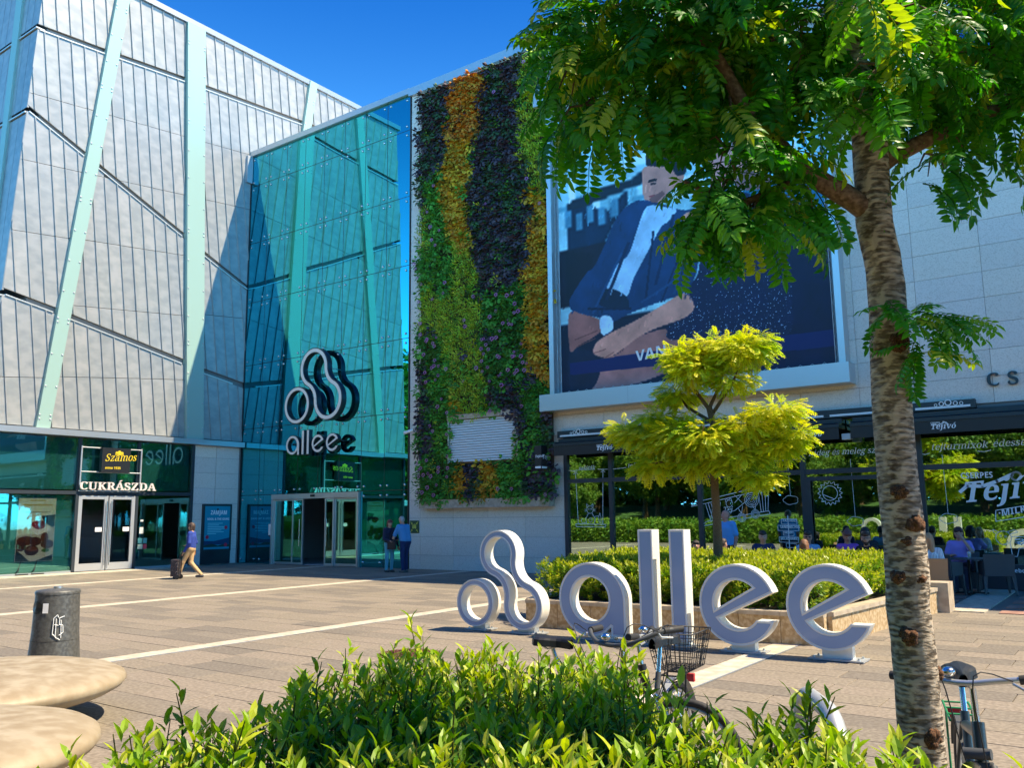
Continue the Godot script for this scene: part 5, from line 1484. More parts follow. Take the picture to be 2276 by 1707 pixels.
# ---------------------------------------------------------------- planter with hedge and young tree
func wall_run(o: Node3D, a: Vector3, b: Vector3, h: float, th: float, step: float) -> void:
	var L := a.distance_to(b)
	var n := int(ceil(L / step))
	var d := (b - a) / L
	var ba := Basis(d, Vector3.UP, d.cross(Vector3.UP))
	for i in n:
		var l := L / n
		var ce := a + d * (i + 0.5) * l
		part(o, "stone_slab", one_box(Vector3(l - 0.006, h - 0.06, th)), M.lime, ce + Vector3(0, (h - 0.06) * 0.5, 0) + ba.z * rng.randf_range(-0.003, 0.003), ba)
		part(o, "coping_slab", one_box(Vector3(l - 0.005, 0.058, th + 0.05)), M.lime_top, ce + Vector3(0, h - 0.03, 0), ba)
func planter() -> void:
	var o := thing("stone_planter", "low honey-coloured stone planter wall around the hedge behind the sign", "planter")
	var A := Vector3(-8.0, 0, -11.45)
	var B := Vector3(-3.47, 0, -11.75)
	var C := Vector3(-3.02, 0, -16.7)
	var D := Vector3(-9.3, 0, -16.7)
	wall_run(o, A, B, 0.42, 0.16, 0.62)
	wall_run(o, B + Vector3(-0.02, 0, -0.1), C, 0.42, 0.16, 0.7)
	wall_run(o, C + Vector3(-0.1, 0, 0.0), D, 0.42, 0.16, 0.7)
	wall_run(o, D, A + Vector3(0.0, 0, -0.1), 0.42, 0.16, 0.7)
	part(o, "end_block", one_box(Vector3(0.34, 0.5, 0.5)), M.lime_top, Vector3(-2.95, 0.25, -16.75))
	var bed := PackedVector2Array([Vector2(-7.9, -11.6), Vector2(-3.6, -11.9), Vector2(-3.2, -16.6), Vector2(-9.2, -16.6)])
	var s := MB.new()
	s.xf = Transform3D(Basis(Vector3.RIGHT, PI / 2), Vector3.ZERO)
	s.prism(bed, -0.36, -0.05)
	part(o, "soil", s, M.soil)
	# hedge
	var h := thing("planter_hedge", "bright green clipped hedge growing in the stone planter", "hedge")
	var sprigs := []
	for v in 3:
		var b := MB.new()
		var r := RandomNumberGenerator.new()
		r.seed = 60 + v
		for i in 12:
			var a := i * 2.4
			var t := i / 12.0
			var q := r.randf_range(0.8, 1.2)
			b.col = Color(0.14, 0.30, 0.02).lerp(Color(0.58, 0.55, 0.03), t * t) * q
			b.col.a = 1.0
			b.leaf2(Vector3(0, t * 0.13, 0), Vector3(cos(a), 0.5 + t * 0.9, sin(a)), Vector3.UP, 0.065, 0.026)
		sprigs.append(b.mesh())
	var nz := FastNoiseLite.new()
	nz.seed = 5; nz.frequency = 0.8
	var lists := [[], [], []]
	var n := 0
	while n < 15000:
		var p := Vector2(rng.randf_range(-9.4, -3.0), rng.randf_range(-16.6, -11.5))
		if not Geometry2D.is_point_in_polygon(p, bed): continue
		n += 1
		var top := 0.86 + 0.12 * nz.get_noise_2d(p.x * 1.6, p.y * 1.6) + 0.06 * nz.get_noise_2d(p.x * 6.0, p.y * 6.0)
		var e := minf(minf(-11.62 - p.y, p.y + 16.6), minf(p.x + 9.0, -3.3 - p.x) + 0.15)
		var y := top - 0.25 * rng.randf() ** 2.0
		if rng.randf() < 0.45 and (p.y > -12.3 or p.x > -3.75 or p.x < -7.4 or rng.randf() < 0.12): y = rng.randf_range(0.42, top)
		var out := Vector3(0, 1, 0)
		if p.y > -12.2: out = Vector3(0, 0.55, 0.8)
		if p.x > -3.75: out += Vector3(0.8, 0, 0)
		if y > top - 0.1: out = Vector3(0, 1, 0)
		out += Vector3(rng.randf_range(-0.7, 0.7), rng.randf_range(-0.2, 0.3), rng.randf_range(-0.7, 0.7))
		lists[n % 3].append(Transform3D(aim(out).scaled(Vector3.ONE * rng.randf_range(0.8, 1.35)), Vector3(p.x, y, p.y)))
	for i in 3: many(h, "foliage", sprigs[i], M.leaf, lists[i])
	var tw := MB.new()
	for i in 160:
		var p := Vector2(rng.randf_range(-8.4, -3.6), rng.randf_range(-16.3, -12.0))
		if Geometry2D.is_point_in_polygon(p, bed): tw.tube([Vector3(p.x, 0.35, p.y), Vector3(p.x + rng.randf_range(-0.1, 0.1), 0.9, p.y + rng.randf_range(-0.1, 0.1))], 0.008, 4, false)
	part(h, "stems", tw, M.young_bark).set_meta("kind", "stuff")
	# young tree
	var t := thing("young_tree", "young tree with bright yellow-green feathery leaves growing out of the planter hedge", "tree", Vector3(-5.66, 0.35, -13.5))
	var tr := MB.new()
	var bn := FastNoiseLite.new()
	bn.seed = 2; bn.frequency = 0.5
	tr.tube([Vector3(0.05, -0.1, 0), Vector3(0.02, 0.6, 0), Vector3(0.03, 1.3, 0), Vector3(0.02, 2.1, 0.02), Vector3(0.06, 2.75, 0.0), Vector3(0.0, 3.15, 0.05)], [0.095, 0.08, 0.07, 0.062, 0.055, 0.05], 12, true, 0.06, bn)
	part(t, "trunk", tr, M.young_bark)
	var tips := []
	var limbs := [[Vector3(0.0, 3.1, 0.05), Vector3(-0.25, 3.5, 0.1), Vector3(-0.45, 4.0, 0.2)], [Vector3(0.0, 3.1, 0.05), Vector3(0.15, 3.5, -0.1), Vector3(0.25, 4.05, -0.2)], [Vector3(0.02, 3.0, 0.0), Vector3(0.45, 3.45, 0.15), Vector3(0.75, 3.95, 0.2)], [Vector3(0.04, 2.5, 0), Vector3(0.6, 2.75, 0.2), Vector3(1.3, 2.95, 0.3)], [Vector3(0.04, 2.45, 0), Vector3(-0.6, 2.65, 0.1), Vector3(-1.3, 2.75, 0.3)], [Vector3(0.04, 2.3, 0), Vector3(0.5, 2.4, -0.3), Vector3(1.1, 2.45, -0.4)], [Vector3(0.0, 2.9, 0.0), Vector3(-0.5, 3.2, -0.2), Vector3(-0.8, 3.6, -0.3)], [Vector3(0.04, 2.4, 0), Vector3(0.1, 2.6, 0.6), Vector3(0.3, 2.7, 1.0)], [Vector3(0.04, 2.4, 0), Vector3(-0.1, 2.6, -0.6), Vector3(-0.2, 2.8, -1.0)], [Vector3(0.0, 2.2, 0), Vector3(-0.5, 2.25, 0.4), Vector3(-0.9, 2.2, 0.6)]]
	for l in limbs:
		var b := MB.new()
		b.tube(l, [0.035, 0.024, 0.01], 7)
		part(t, "limb", b, M.young_bark)
	var clumps := [[-0.3, 4.0, 0.1, 0.40, 150], [0.15, 4.15, -0.1, 0.45, 180], [0.65, 4.0, 0.1, 0.42, 160], [-0.1, 3.75, 0.3, 0.4, 130], [-0.6, 3.45, -0.1, 0.34, 110], [0.45, 3.55, 0.2, 0.35, 90], [-0.85, 3.0, 0.1, 0.36, 110], [-1.2, 2.75, 0.25, 0.42, 150], [-0.75, 2.6, 0.3, 0.45, 170], [-0.3, 2.65, 0.5, 0.42, 150], [0.2, 2.6, 0.6, 0.42, 150], [0.7, 2.75, 0.3, 0.42, 150], [1.2, 2.95, 0.25, 0.38, 130], [1.0, 2.45, -0.2, 0.42, 140], [0.55, 2.25, 0.3, 0.4, 130], [-0.2, 2.25, 0.2, 0.4, 130], [-0.85, 2.2, 0.4, 0.36, 110], [0.85, 1.95, 0.2, 0.3, 90], [-0.1, 2.7, -0.8, 0.45, 120], [1.35, 2.6, -0.1, 0.25, 60], [-1.5, 2.85, 0.3, 0.22, 40], [0.9, 4.2, 0.0, 0.2, 40], [-0.6, 4.1, 0.1, 0.15, 20]]
	var fr := [frond(8, 0.25, 0.06, 0.03, 0.35, 1, true), frond(9, 0.29, 0.06, 0.03, 0.6, 2, true)]
	var fl := [[], []]
	var fc := [[], []]
	var tw2 := MB.new()
	for c in clumps:
		var ce := Vector3(c[0], c[1], c[2])
		for i in int(c[4] * 2.6):
			var d := Vector3(rng.randfn(), rng.randfn() * 0.75, rng.randfn()).normalized() * pow(rng.randf(), 0.45)
			var p: Vector3 = ce + d * Vector3(c[3], c[3] * 0.5, c[3])
			var dir := Vector3(d.x * 1.4 + rng.randf_range(-0.6, 0.6), d.y * 0.6 + rng.randf_range(-0.5, 0.25), d.z * 1.4 + rng.randf_range(-0.6, 0.6))
			var k := rng.randi() % 2
			fl[k].append(Transform3D(frame(dir).scaled(Vector3.ONE * rng.randf_range(0.55, 1.05)), p))
			var warm := clampf(0.62 + 0.7 * bn.get_noise_3dv(p * 3.0) + rng.randf_range(-0.35, 0.35), 0.0, 1.0)
			fc[k].append(Color(0.34, 0.58, 0.02).lerp(Color(0.93, 0.80, 0.03), warm))
		tw2.tube([Vector3(ce.x * 0.5, ce.y - 0.25, ce.z * 0.5), ce], [0.01, 0.005], 4, false)
	part(t, "twigs", tw2, M.young_bark).set_meta("kind", "stuff")
	for k in 2: many(t, "crown", fr[k], M.leaf, fl[k], fc[k])

func aim(up: Vector3) -> Basis:   # local y along up, turned at random
	var y := up.normalized()
	var x := y.cross(Vector3(0.3, 0.1, 1.0)).normalized()
	return Basis(y, rng.randf() * TAU) * Basis(x, y, x.cross(y))
func frame(dir: Vector3) -> Basis:   # local x along dir, local y roughly up
	var x := dir.normalized()
	var z := x.cross(Vector3.UP)
	z = Vector3.BACK if z.length() < 0.05 else z.normalized()
	return Basis(x, z.cross(x), z) * Basis(Vector3.RIGHT, rng.randf_range(-0.5, 0.5))
func frond(pairs: int, l: float, ll: float, lw: float, droop: float, sd: int, simple := false) -> ArrayMesh:   # a feathered leaf along local x
	var b := MB.new()
	var r := RandomNumberGenerator.new()
	r.seed = sd * 77 + 5
	var path := []
	var rad := []
	var p := Vector3.ZERO
	var steps := pairs + 1
	for i in steps + 1:
		path.append(p); rad.append(lerpf(0.0032, 0.001, float(i) / steps))
		var a := -droop * float(i) / steps
		p += Vector3(cos(a), sin(a), 0.08 * sin(i * 0.9 + sd)).normalized() * l / steps
	b.col = Color(0.55, 0.7, 0.3)
	b.tube(path, rad, 3, false)
	for i in range(1, steps + 1):
		var d: Vector3 = (path[i] - path[i - 1]).normalized()
		var up := d.cross(Vector3.BACK) * -1.0
		up = Vector3.BACK.cross(d)
		var t := float(i) / steps
		var sz := sin(clampf(0.25 + t * 0.85, 0.0, 1.0) * PI * 0.62) * r.randf_range(0.88, 1.1)
		for s in [-1.0, 1.0]:
			var v := r.randf_range(0.8, 1.2)
			b.col = Color(v, v, v * 0.9)
			var dd: Vector3 = Vector3.BACK * s * 0.9 + d * 0.35 + up * r.randf_range(-0.45, 0.05)
			if simple: b.leaf2(path[i], dd, up, ll * sz, lw * sz)
			else: b.leaf(path[i] + dd * 0.003, dd, up, ll * sz, lw * sz, 0.18, 0.12)
	if simple: b.leaf2(path[steps], path[steps] - path[steps - 1], Vector3.UP, ll * 0.8, lw)
	else: b.leaf(path[steps], path[steps] - path[steps - 1], Vector3.UP, ll, lw)
	return b.mesh()

# ---------------------------------------------------------------- free-standing sign letters
func sign_piece(called: String, label: String, outline: PackedVector2Array, hole: Variant, inset: float, plate: Array) -> void:
	var ce := 0.0
	for q in outline: ce += q.x / outline.size()
	var o := thing(called, label, "letter" if called == "sign_letter" else "emblem", Vector3(ce, 0, -10.8), 0.0, "free-standing sign on the square")
	var sh := Transform2D(0, Vector2(-ce, 0))
	var p: PackedVector2Array = sh * outline
	var hs := []
	var hs2 := []
	var hs3 := []
	if hole != null:
		var hp: PackedVector2Array = sh * (hole as PackedVector2Array)
		hs = [hp]; hs2 = [grow(hp, inset)]; hs3 = [grow(hp, inset * 0.55)]
	var b := MB.new()
	b.prism(p, 0.0, 0.2, hs, true)
	part(o, "body", b, M.sign_white)
	var f := MB.new()
	f.prism(grow(p, -inset), 0.19, 0.205, hs2, true)
	part(o, "face_panel", f, M.face)
	var rm := MB.new()
	rm.prism(grow(p, -0.004), 0.2, 0.209, [grow(p, -inset * 0.55)], true)
	part(o, "trim", rm, M.sign_trim)
	if hole != null:
		var rh := MB.new()
		rh.prism(hs3[0], 0.2, 0.209, [grow(hs[0], 0.004)], true)
		part(o, "trim", rh, M.sign_trim)
	var w: float = plate[1] - plate[0]
	part(o, "base_plate", one_box(Vector3(w, 0.018, 0.3)), M.alu_dull, Vector3((plate[0] + plate[1]) * 0.5 - ce, 0.016, 0.1))
	for fx in [plate[0] + 0.06, plate[1] - 0.06]:
		for fz in [0.02, 0.2]:
			var bo := MB.new()
			bo.lathe([Vector2(0.022, 0), Vector2(0.022, 0.03), Vector2(0.014, 0.03), Vector2(0.014, 0.05), Vector2(0.0, 0.05)], 8)
			part(o, "anchor_bolt", bo, M.alu, Vector3(fx - ce, 0.0, fz))
	var lo := 1e9
	for q in p: lo = minf(lo, q.y)
	var mid: float = (plate[0] + plate[1]) * 0.5 - ce
	part(o, "foot", one_box(Vector3(w * 0.55, lo + 0.05, 0.12)), M.sign_white, Vector3(mid, (lo + 0.05) * 0.5 + 0.02, 0.09))
func sign_letters() -> void:
	M.sign_trim = mat(lin(0.74, 0.78, 0.78), 0.3)
	var ring := circle(Vector2(-8.41, 0.41), 0.355, 48)
	sign_piece("sign_emblem", "white ring standing left of the looped emblem at the sign's start", ring, circle(Vector2(-8.41, 0.41), 0.262, 48), 0.022, [-8.58, -8.16])
	var lp := loop_outline(Vector2(-7.96, 1.16), Vector2(-7.51, 0.405), 0.348, 0.30)
	sign_piece("sign_emblem", "tall white looped emblem standing between the ring and the letter a", lp, grow(lp, -0.105), 0.025, [-7.76, -7.22])
	var a := a_outline(Vector2(-6.36, 0.555), 0.505, 0.305, -5.80, 0.225, 0.07)
	sign_piece("sign_letter", "free-standing white letter a with blue-grey face", a[0], a[1], 0.032, [-6.6, -5.85])
	sign_piece("sign_letter", "first tall letter l, next to the letter a", pa([-5.575, 0.075, -5.355, 0.075, -5.355, 1.517, -5.575, 1.517]), null, 0.03, [-5.58, -5.3])
	sign_piece("sign_letter", "second tall letter l, next to a letter e", pa([-5.113, 0.075, -4.893, 0.075, -4.893, 1.517, -5.113, 1.517]), null, 0.03, [-5.12, -4.84])
	var e := e_outline(Vector2(-4.215, 0.585), 0.5, 0.302)
	sign_piece("sign_letter", "first letter e, between the tall letter l and the last e", e[0], e[1], 0.03, [-4.45, -3.9])
	e = e_outline(Vector2(-3.09, 0.61), 0.5, 0.302)
	sign_piece("sign_letter", "last letter e of the sign, in front of the planter corner", e[0], e[1], 0.03, [-3.35, -2.72])

# ---------------------------------------------------------------- big tree beside the camera
func near_tree() -> void:
	var o := thing("street_tree", "knotty grey-barked street tree with hanging feathered dark green leaves", "tree")
	var nz := FastNoiseLite.new()
	nz.seed = 12; nz.frequency = 0.9
	var tp := subdivide(LIMBS["trunk"], 5)
	var rr := []
	for i in tp.size():
		var y: float = tp[i].y
		rr.append(clampf(lerpf(0.079, 0.052, (y - 0.5) / 3.2), 0.02, 0.1) + 0.05 * exp(-y * 5.0) if y < 3.6 else lerpf(0.052, 0.012, clampf((y - 3.6) / 1.6, 0, 1)))
	var b := MB.new()
	b.tube(tp, rr, 26, true, 0.10, nz)
	var trunk := part(o, "trunk", b, M.bark)
	for key in LIMBS:
		if key == "trunk": continue
		var path := subdivide(LIMBS[key], 4)
		var r0: float = {"limb_l": 0.042, "limb_l2": 0.016, "limb_r": 0.034, "limb_ur": 0.026, "limb_ul": 0.026}.get(key, 0.028)
		var rad := []
		for i in path.size(): rad.append(lerpf(r0, r0 * 0.3, float(i) / path.size()))
		var lb := MB.new()
		lb.tube(path, rad, 12, true, 0.10, nz)
		part(o, "limb", lb, M.limb)
	for k in KNOTS:
		var kb := MB.new()
		for i in 26:
			var d := Vector3(rng.randfn(), rng.randfn(), rng.randfn()).normalized()
			kb.ball(d * 0.024, Vector3.ONE * rng.randf_range(0.008, 0.016), 3, 5)
		kb.ball(Vector3.ZERO, Vector3.ONE * 0.028, 5, 8)
		# push the knot onto the bark
		var best := 1e9
		var at: Vector3 = k
		for i in tp.size():
			var d: float = absf(tp[i].y - k.y)
			if d < best:
				best = d
				var out: Vector3 = k - tp[i]
				out.y = 0
				at = tp[i] + out.normalized() * rr[i] * 0.85
				at.y = k.y
		part(o, "knot", kb, M.knot, at, Basis(Vector3.UP, rng.randf() * TAU).scaled(Vector3(0.9, rng.randf_range(0.6, 1.2), 0.9) * rng.randf_range(0.75, 1.25)))
	var fr := []
	for i in 5: fr.append(frond([9, 10, 8, 11, 9][i], [0.20, 0.23, 0.18, 0.25, 0.21][i], 0.052, 0.021, [0.5, 0.9, 0.3, 1.1, 0.7][i], 10 + i))
	var all := []
	var look := Vector3(-0.579, 0, -0.805)
	var tw := MB.new()
	for c in CROWN:
		var ce := Vector3(c[0], c[1], c[2])
		# a few twigs carry the leaves of each clump
		var hubs := []
		for i in maxi(3, int(c[4] / 5.0)):
			var d := Vector3(rng.randfn(), rng.randfn() * 0.8, rng.randfn()).normalized() * pow(rng.randf(), 0.5) * float(c[3])
			hubs.append(ce + d)
			tw.tube([ce + d * 0.1 + Vector3(0, 0.05, 0), ce + d * 0.6 + Vector3(0, 0.05, 0), ce + d], [0.005, 0.004, 0.002], 4, false)
		for i in int(c[4] * 1.1):
			var hub: Vector3 = hubs[i % hubs.size()]
			var a := rng.randf() * TAU
			var dir := Vector3(cos(a), rng.randf_range(-1.1, 0.15), sin(a)) + (hub - ce).normalized() * 0.5
			all.append([hub + Vector3(rng.randf_range(-0.03, 0.03), rng.randf_range(-0.04, 0.03), rng.randf_range(-0.03, 0.03)), dir, rng.randf_range(0.75, 1.15)])
	for s in SPROUT:
		for i in 9:
			var a := rng.randf() * TAU
			all.append([s + Vector3(rng.randf_range(-0.03, 0.03), rng.randf_range(-0.03, 0.04), rng.randf_range(-0.03, 0.03)), Vector3(cos(a) + 0.4, rng.randf_range(-0.9, 0.3), sin(a) + 0.2), 0.75])
	tw.tube([Vector3(-0.66, 2.3, -3.16), Vector3(-0.58, 2.36, -3.14), Vector3(-0.50, 2.36, -3.2)], [0.01, 0.006, 0.003], 5, false)
	part(o, "twigs", tw, M.limb).set_meta("kind", "stuff")
	var lists := [[], [], [], [], []]
	var cols := [[], [], [], [], []]
	var shades := []
	for i in 6:
		var m: StandardMaterial3D = M.leaf.duplicate()
		m.albedo_color = [lin(0.05, 0.30, 0.015), lin(0.08, 0.36, 0.018), lin(0.04, 0.24, 0.015), lin(0.16, 0.44, 0.02), lin(0.10, 0.38, 0.018), lin(0.46, 0.58, 0.03)][i]
		shades.append(m)
	all.sort_custom(func(p, q): return in_view(p[0]) < in_view(q[0]))
	for i in all.size():
		var k := rng.randi() % 5
		var t := Transform3D(frame(all[i][1]).scaled(Vector3.ONE * all[i][2]), all[i][0])
		var pick := rng.randi() % 5
		if rng.randf() < 0.12: pick = 5
		if i < 300: part(o, "compound_leaf", fr[k], shades[pick], t.origin, t.basis)
		else:
			lists[k].append(t)
			cols[k].append((shades[pick].albedo_color as Color).srgb_to_linear())
	for k in 5: many(o, "crown", fr[k], M.leaf, lists[k], cols[k])
func in_view(p: Vector3) -> float:
	var d := p - Vector3(0, 1.72, 0)
	var f := d.dot(Vector3(-0.579, 0.15, -0.80))
	var ang := d.normalized().dot(Vector3(-0.572, 0.153, -0.806))
	return d.length() + (0.0 if ang > 0.80 and f > 0 else 100.0)
func subdivide(p: Array, k: int) -> Array:
	var out := []
	var m := p.size()
	for i in m - 1:
		for j in k: out.append((p[i] as Vector3).cubic_interpolate(p[i + 1], p[maxi(i - 1, 0)], p[mini(i + 2, m - 1)], float(j) / k))
	out.append(p[m - 1])
	return out

# ---------------------------------------------------------------- laurel hedge in front
func sprig(sd: int) -> ArrayMesh:
	var b := MB.new()
	var r := RandomNumberGenerator.new()
	r.seed = sd
	var path := [Vector3(0, -0.12, 0), Vector3(0.0, 0.0, 0), Vector3(r.randf_range(-0.01, 0.01), 0.1, r.randf_range(-0.01, 0.01)), Vector3(r.randf_range(-0.02, 0.02), 0.19, r.randf_range(-0.02, 0.02))]
	b.col = Color(0.14, 0.16, 0.03)
	b.tube(path, [0.004, 0.0035, 0.003, 0.0015], 4, false)
	var n := 15
	for i in n:
		var t := float(i) / (n - 1)
		var a := i * 2.399 + r.randf_range(-0.3, 0.3)
		var y := -0.10 + 0.29 * t
		var v := r.randf_range(0.8, 1.15)
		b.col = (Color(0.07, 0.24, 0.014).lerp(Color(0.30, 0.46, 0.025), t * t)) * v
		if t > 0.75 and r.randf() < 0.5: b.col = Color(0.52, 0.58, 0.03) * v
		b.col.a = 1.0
		var rise := lerpf(0.25, 1.7, t * t) + r.randf_range(-0.25, 0.25)
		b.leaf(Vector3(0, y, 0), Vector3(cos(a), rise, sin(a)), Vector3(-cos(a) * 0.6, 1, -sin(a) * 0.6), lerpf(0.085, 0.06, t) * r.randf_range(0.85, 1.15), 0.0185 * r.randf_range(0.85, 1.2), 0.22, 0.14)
	if sd % 3 == 0:   # faded flower spike
		for i in 18:
			b.col = Color(0.30, 0.16, 0.04)
			b.leaf2(Vector3(0.012 * sin(i * 2.4), 0.04 + i * 0.004, 0.012 * cos(i * 2.4)), Vector3(sin(i * 2.4), 0.3, cos(i * 2.4)), Vector3.UP, 0.009, 0.006)
	return b.mesh()
func front_hedge() -> void:
	var o := thing("laurel_hedge", "glossy-leaved laurel hedge in front of the parked bicycles", "hedge")
	var bed := pa(BED)
	var sp := []
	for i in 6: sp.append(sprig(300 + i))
	var nz := FastNoiseLite.new()
	nz.seed = 77; nz.frequency = 0.9
	var all := []
	var tries := 0
	while all.size() < 2600 and tries < 60000:
		tries += 1
		var p := Vector2(rng.randf_range(-3.2, 0.0), rng.randf_range(-3.8, -0.85))
		if not Geometry2D.is_point_in_polygon(p, bed): continue
		var top := 0.95 + 0.13 * nz.get_noise_2d(p.x * 2.2, p.y * 2.2) + 0.05 * nz.get_noise_2d(p.x * 7.0, p.y * 7.0)
		if rng.randf() < 0.05: top += rng.randf_range(0.05, 0.16)
		var y := top - 0.10 - 0.42 * rng.randf() ** 1.7
		var lean := Vector3(rng.randf_range(-0.5, 0.5), 1, rng.randf_range(-0.5, 0.5))
		if y > top - 0.16: lean = Vector3(rng.randf_range(-0.3, 0.3), 1, rng.randf_range(-0.3, 0.3))
		all.append([y - 0.0 * p.length(), Transform3D(aim(lean).scaled(Vector3.ONE * rng.randf_range(0.8, 1.25)), Vector3(p.x, y, p.y))])
	all.sort_custom(func(a, b): return a[0] > b[0])
	var lists := [[], [], [], [], [], []]
	for i in all.size():
		var k := rng.randi() % 6
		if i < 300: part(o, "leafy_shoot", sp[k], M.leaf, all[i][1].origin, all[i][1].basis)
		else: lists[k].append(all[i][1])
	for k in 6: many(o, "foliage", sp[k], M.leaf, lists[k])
	var st := MB.new()
	for i in 260:
		var p := Vector2(rng.randf_range(-3.2, 0.0), rng.randf_range(-3.8, -0.85))
		if Geometry2D.is_point_in_polygon(p, bed): st.tube([Vector3(p.x, 0.0, p.y), Vector3(p.x + rng.randf_range(-0.08, 0.08), 0.45, p.y + rng.randf_range(-0.08, 0.08)), Vector3(p.x + rng.randf_range(-0.12, 0.12), 0.85, p.y + rng.randf_range(-0.12, 0.12))], [0.012, 0.008, 0.004], 5, false)
	part(o, "stems", st, M.young_bark).set_meta("kind", "stuff")
	var s := MB.new()
	s.xf = Transform3D(Basis(Vector3.RIGHT, PI / 2), Vector3.ZERO)
	s.prism(bed, -0.05, 0.0)
	part(o, "soil", s, M.soil)

# ---------------------------------------------------------------- bin, benches, stand
func street_furniture() -> void:
	var o := thing("litter_bin", "grey conical litter bin with a white scribbled tag", "bin", Vector3(-10.4, 0, -5.22))
	var b := MB.new()
	b.lathe([Vector2(0.285, 0.0), Vector2(0.25, 0.45), Vector2(0.235, 0.88)], 40)
	part(o, "body", b, M.bin)
	b = MB.new()
	b.lathe([Vector2(0.24, 0.88), Vector2(0.242, 0.905), Vector2(0.23, 0.925), Vector2(0.0, 0.95)], 40)
	var lid := part(o, "lid", b, M.bin)
	b = MB.new()
	b.lathe([Vector2(0.0, 0.945), Vector2(0.05, 0.945), Vector2(0.05, 0.965), Vector2(0.0, 0.97)], 16)
	part(lid, "lid_lock", b, M.alu)
	b = MB.new()
	b.lathe([Vector2(0.2575, 0.36), Vector2(0.2605, 0.364)], 40)
	part(o, "seam", b, M.black)
	# a slot on the side, a label and the scribble follow the curved wall
	var to := atan2(10.4, 5.22)   # towards the square's open side
	var on := func(a: float, y: float, lift: float) -> Vector3:
		var r := lerpf(0.285, 0.235, y / 0.88) + lift
		return Vector3(sin(to + a) * r, y, cos(to + a) * r)
	var slot := MB.new()
	var lb := MB.new()
	for i in 12:
		var a0 := TAU * i / 12
		var a1 := TAU * (i + 1) / 12
		slot.tri(on.call(-1.05, 0.74, 0.004), on.call(-1.05 + 0.42 * cos(a0), 0.74 + 0.075 * sin(a0), 0.004), on.call(-1.05 + 0.42 * cos(a1), 0.74 + 0.075 * sin(a1), 0.004))
	part(o, "throw_slot", slot, M.black)
	lb.quad(on.call(-0.62, 0.68, 0.005), on.call(-0.36, 0.68, 0.005), on.call(-0.36, 0.79, 0.005), on.call(-0.62, 0.79, 0.005))
	part(o, "label", lb, M.white)
	var tg := MB.new()
	for l in [[0.05, 0.66, -0.1, 0.62], [-0.1, 0.62, -0.12, 0.45], [-0.12, 0.45, 0.05, 0.40], [0.05, 0.66, 0.08, 0.63], [-0.06, 0.55, 0.1, 0.54], [0.0, 0.62, 0.0, 0.42], [0.12, 0.62, 0.34, 0.64], [0.14, 0.62, 0.13, 0.55], [0.13, 0.55, 0.28, 0.54], [0.28, 0.54, 0.3, 0.46], [0.3, 0.46, 0.14, 0.43], [0.06, 0.4, 0.18, 0.38], [0.2, 0.6, 0.22, 0.4]]:
		var p0: Vector3 = on.call(l[0], l[1], 0.003)
		var p1: Vector3 = on.call(l[2], l[3], 0.003)
		tg.tube([p0, p1], 0.005, 4)
	part(o, "scribble", tg, M.ink)
	for q in [[Vector3(-8.2, 0, -3.45), 1.2, 0.96, 0.0, "flat pebble-shaped stone bench next to the grey bin"], [Vector3(-6.22, 0, -2.3), 1.05, 0.84, 0.0, "flat pebble-shaped stone bench between the hedge and another bench"]]:
		var s := thing("pebble_bench", q[4], "bench", q[0], q[3])
		var t := MB.new()
		t.lathe([Vector2(0.0, 0.13), Vector2(0.45, 0.13), Vector2(0.72, 0.17), Vector2(0.90, 0.235), Vector2(0.97, 0.28), Vector2(1.0, 0.325), Vector2(0.985, 0.37), Vector2(0.93, 0.405), Vector2(0.80, 0.44), Vector2(0.55, 0.468), Vector2(0.25, 0.478), Vector2(0.0, 0.48)], 64, Vector3.ZERO, q[1], q[2] * 1.25)
		part(s, "seat", t, M.bench)
		t = MB.new()
		t.lathe([Vector2(0.62, 0.0), Vector2(0.58, 0.12), Vector2(0.56, 0.16)], 40, Vector3.ZERO, q[1], q[2] * 1.2)
		part(s, "foot", t, M.bench)
	var r := thing("bicycle_stand", "grey bent steel tube bicycle stand behind the laurel hedge", "bicycle stand", Vector3(-1.52, 0, -4.62), 0.55)
	b = MB.new()
	var path := [Vector3(0, 0, 0), Vector3(0, 0.62, 0)]
	for i in 7: path.append(Vector3(0, 0.62 + 0.2 * sin(PI * i / 12), 0.2 - 0.2 * cos(PI * i / 12)))
	path.append_array([Vector3(0, 0.82, 0.5)])
	for i in 7: path.append(Vector3(0, 0.62 + 0.2 * cos(PI * i / 12), 0.5 + 0.2 * sin(PI * i / 12)))
	path.append(Vector3(0, 0, 0.7))
	b.tube(path, 0.042, 14)
	part(r, "tube", b, M.alu_dull)
	boxp(r, "sticker", Vector3(0.03, 0.7, 0.0), Vector3(0.046, 0.78, 0.06), M.white)

# ---------------------------------------------------------------- bicycles
func wheel(o: Node3D, at: Vector3, R: float, rim: Material) -> void:
	var w := Node3D.new()
	w.name = "wheel"; o.add_child(w, true); w.position = at
	var ring := func(r: float, t: float, sides: int) -> MB:
		var b := MB.new()
		var p := []
		for i in 41: p.append(Vector3(cos(TAU * i / 40) * r, sin(TAU * i / 40) * r, 0))
		b.tube(p, t, sides, false)
		return b
	part(w, "tyre", ring.call(R - 0.02, 0.021, 8), M.rubber)
	part(w, "rim", ring.call(R - 0.05, 0.011, 6), rim)
	var s := MB.new()
	for i in 28:
		var a := TAU * i / 28
		s.tube([Vector3(cos(a + 0.3) * 0.03, sin(a + 0.3) * 0.03, 0.03 * (1 if i % 2 else -1)), Vector3(cos(a) * (R - 0.05), sin(a) * (R - 0.05), 0)], 0.0018, 3, false)
	part(w, "spokes", s, M.steel)
	var h := MB.new()
	h.tube([Vector3(0, 0, -0.05), Vector3(0, 0, 0.05)], 0.025, 8)
	part(w, "hub", h, M.alu)
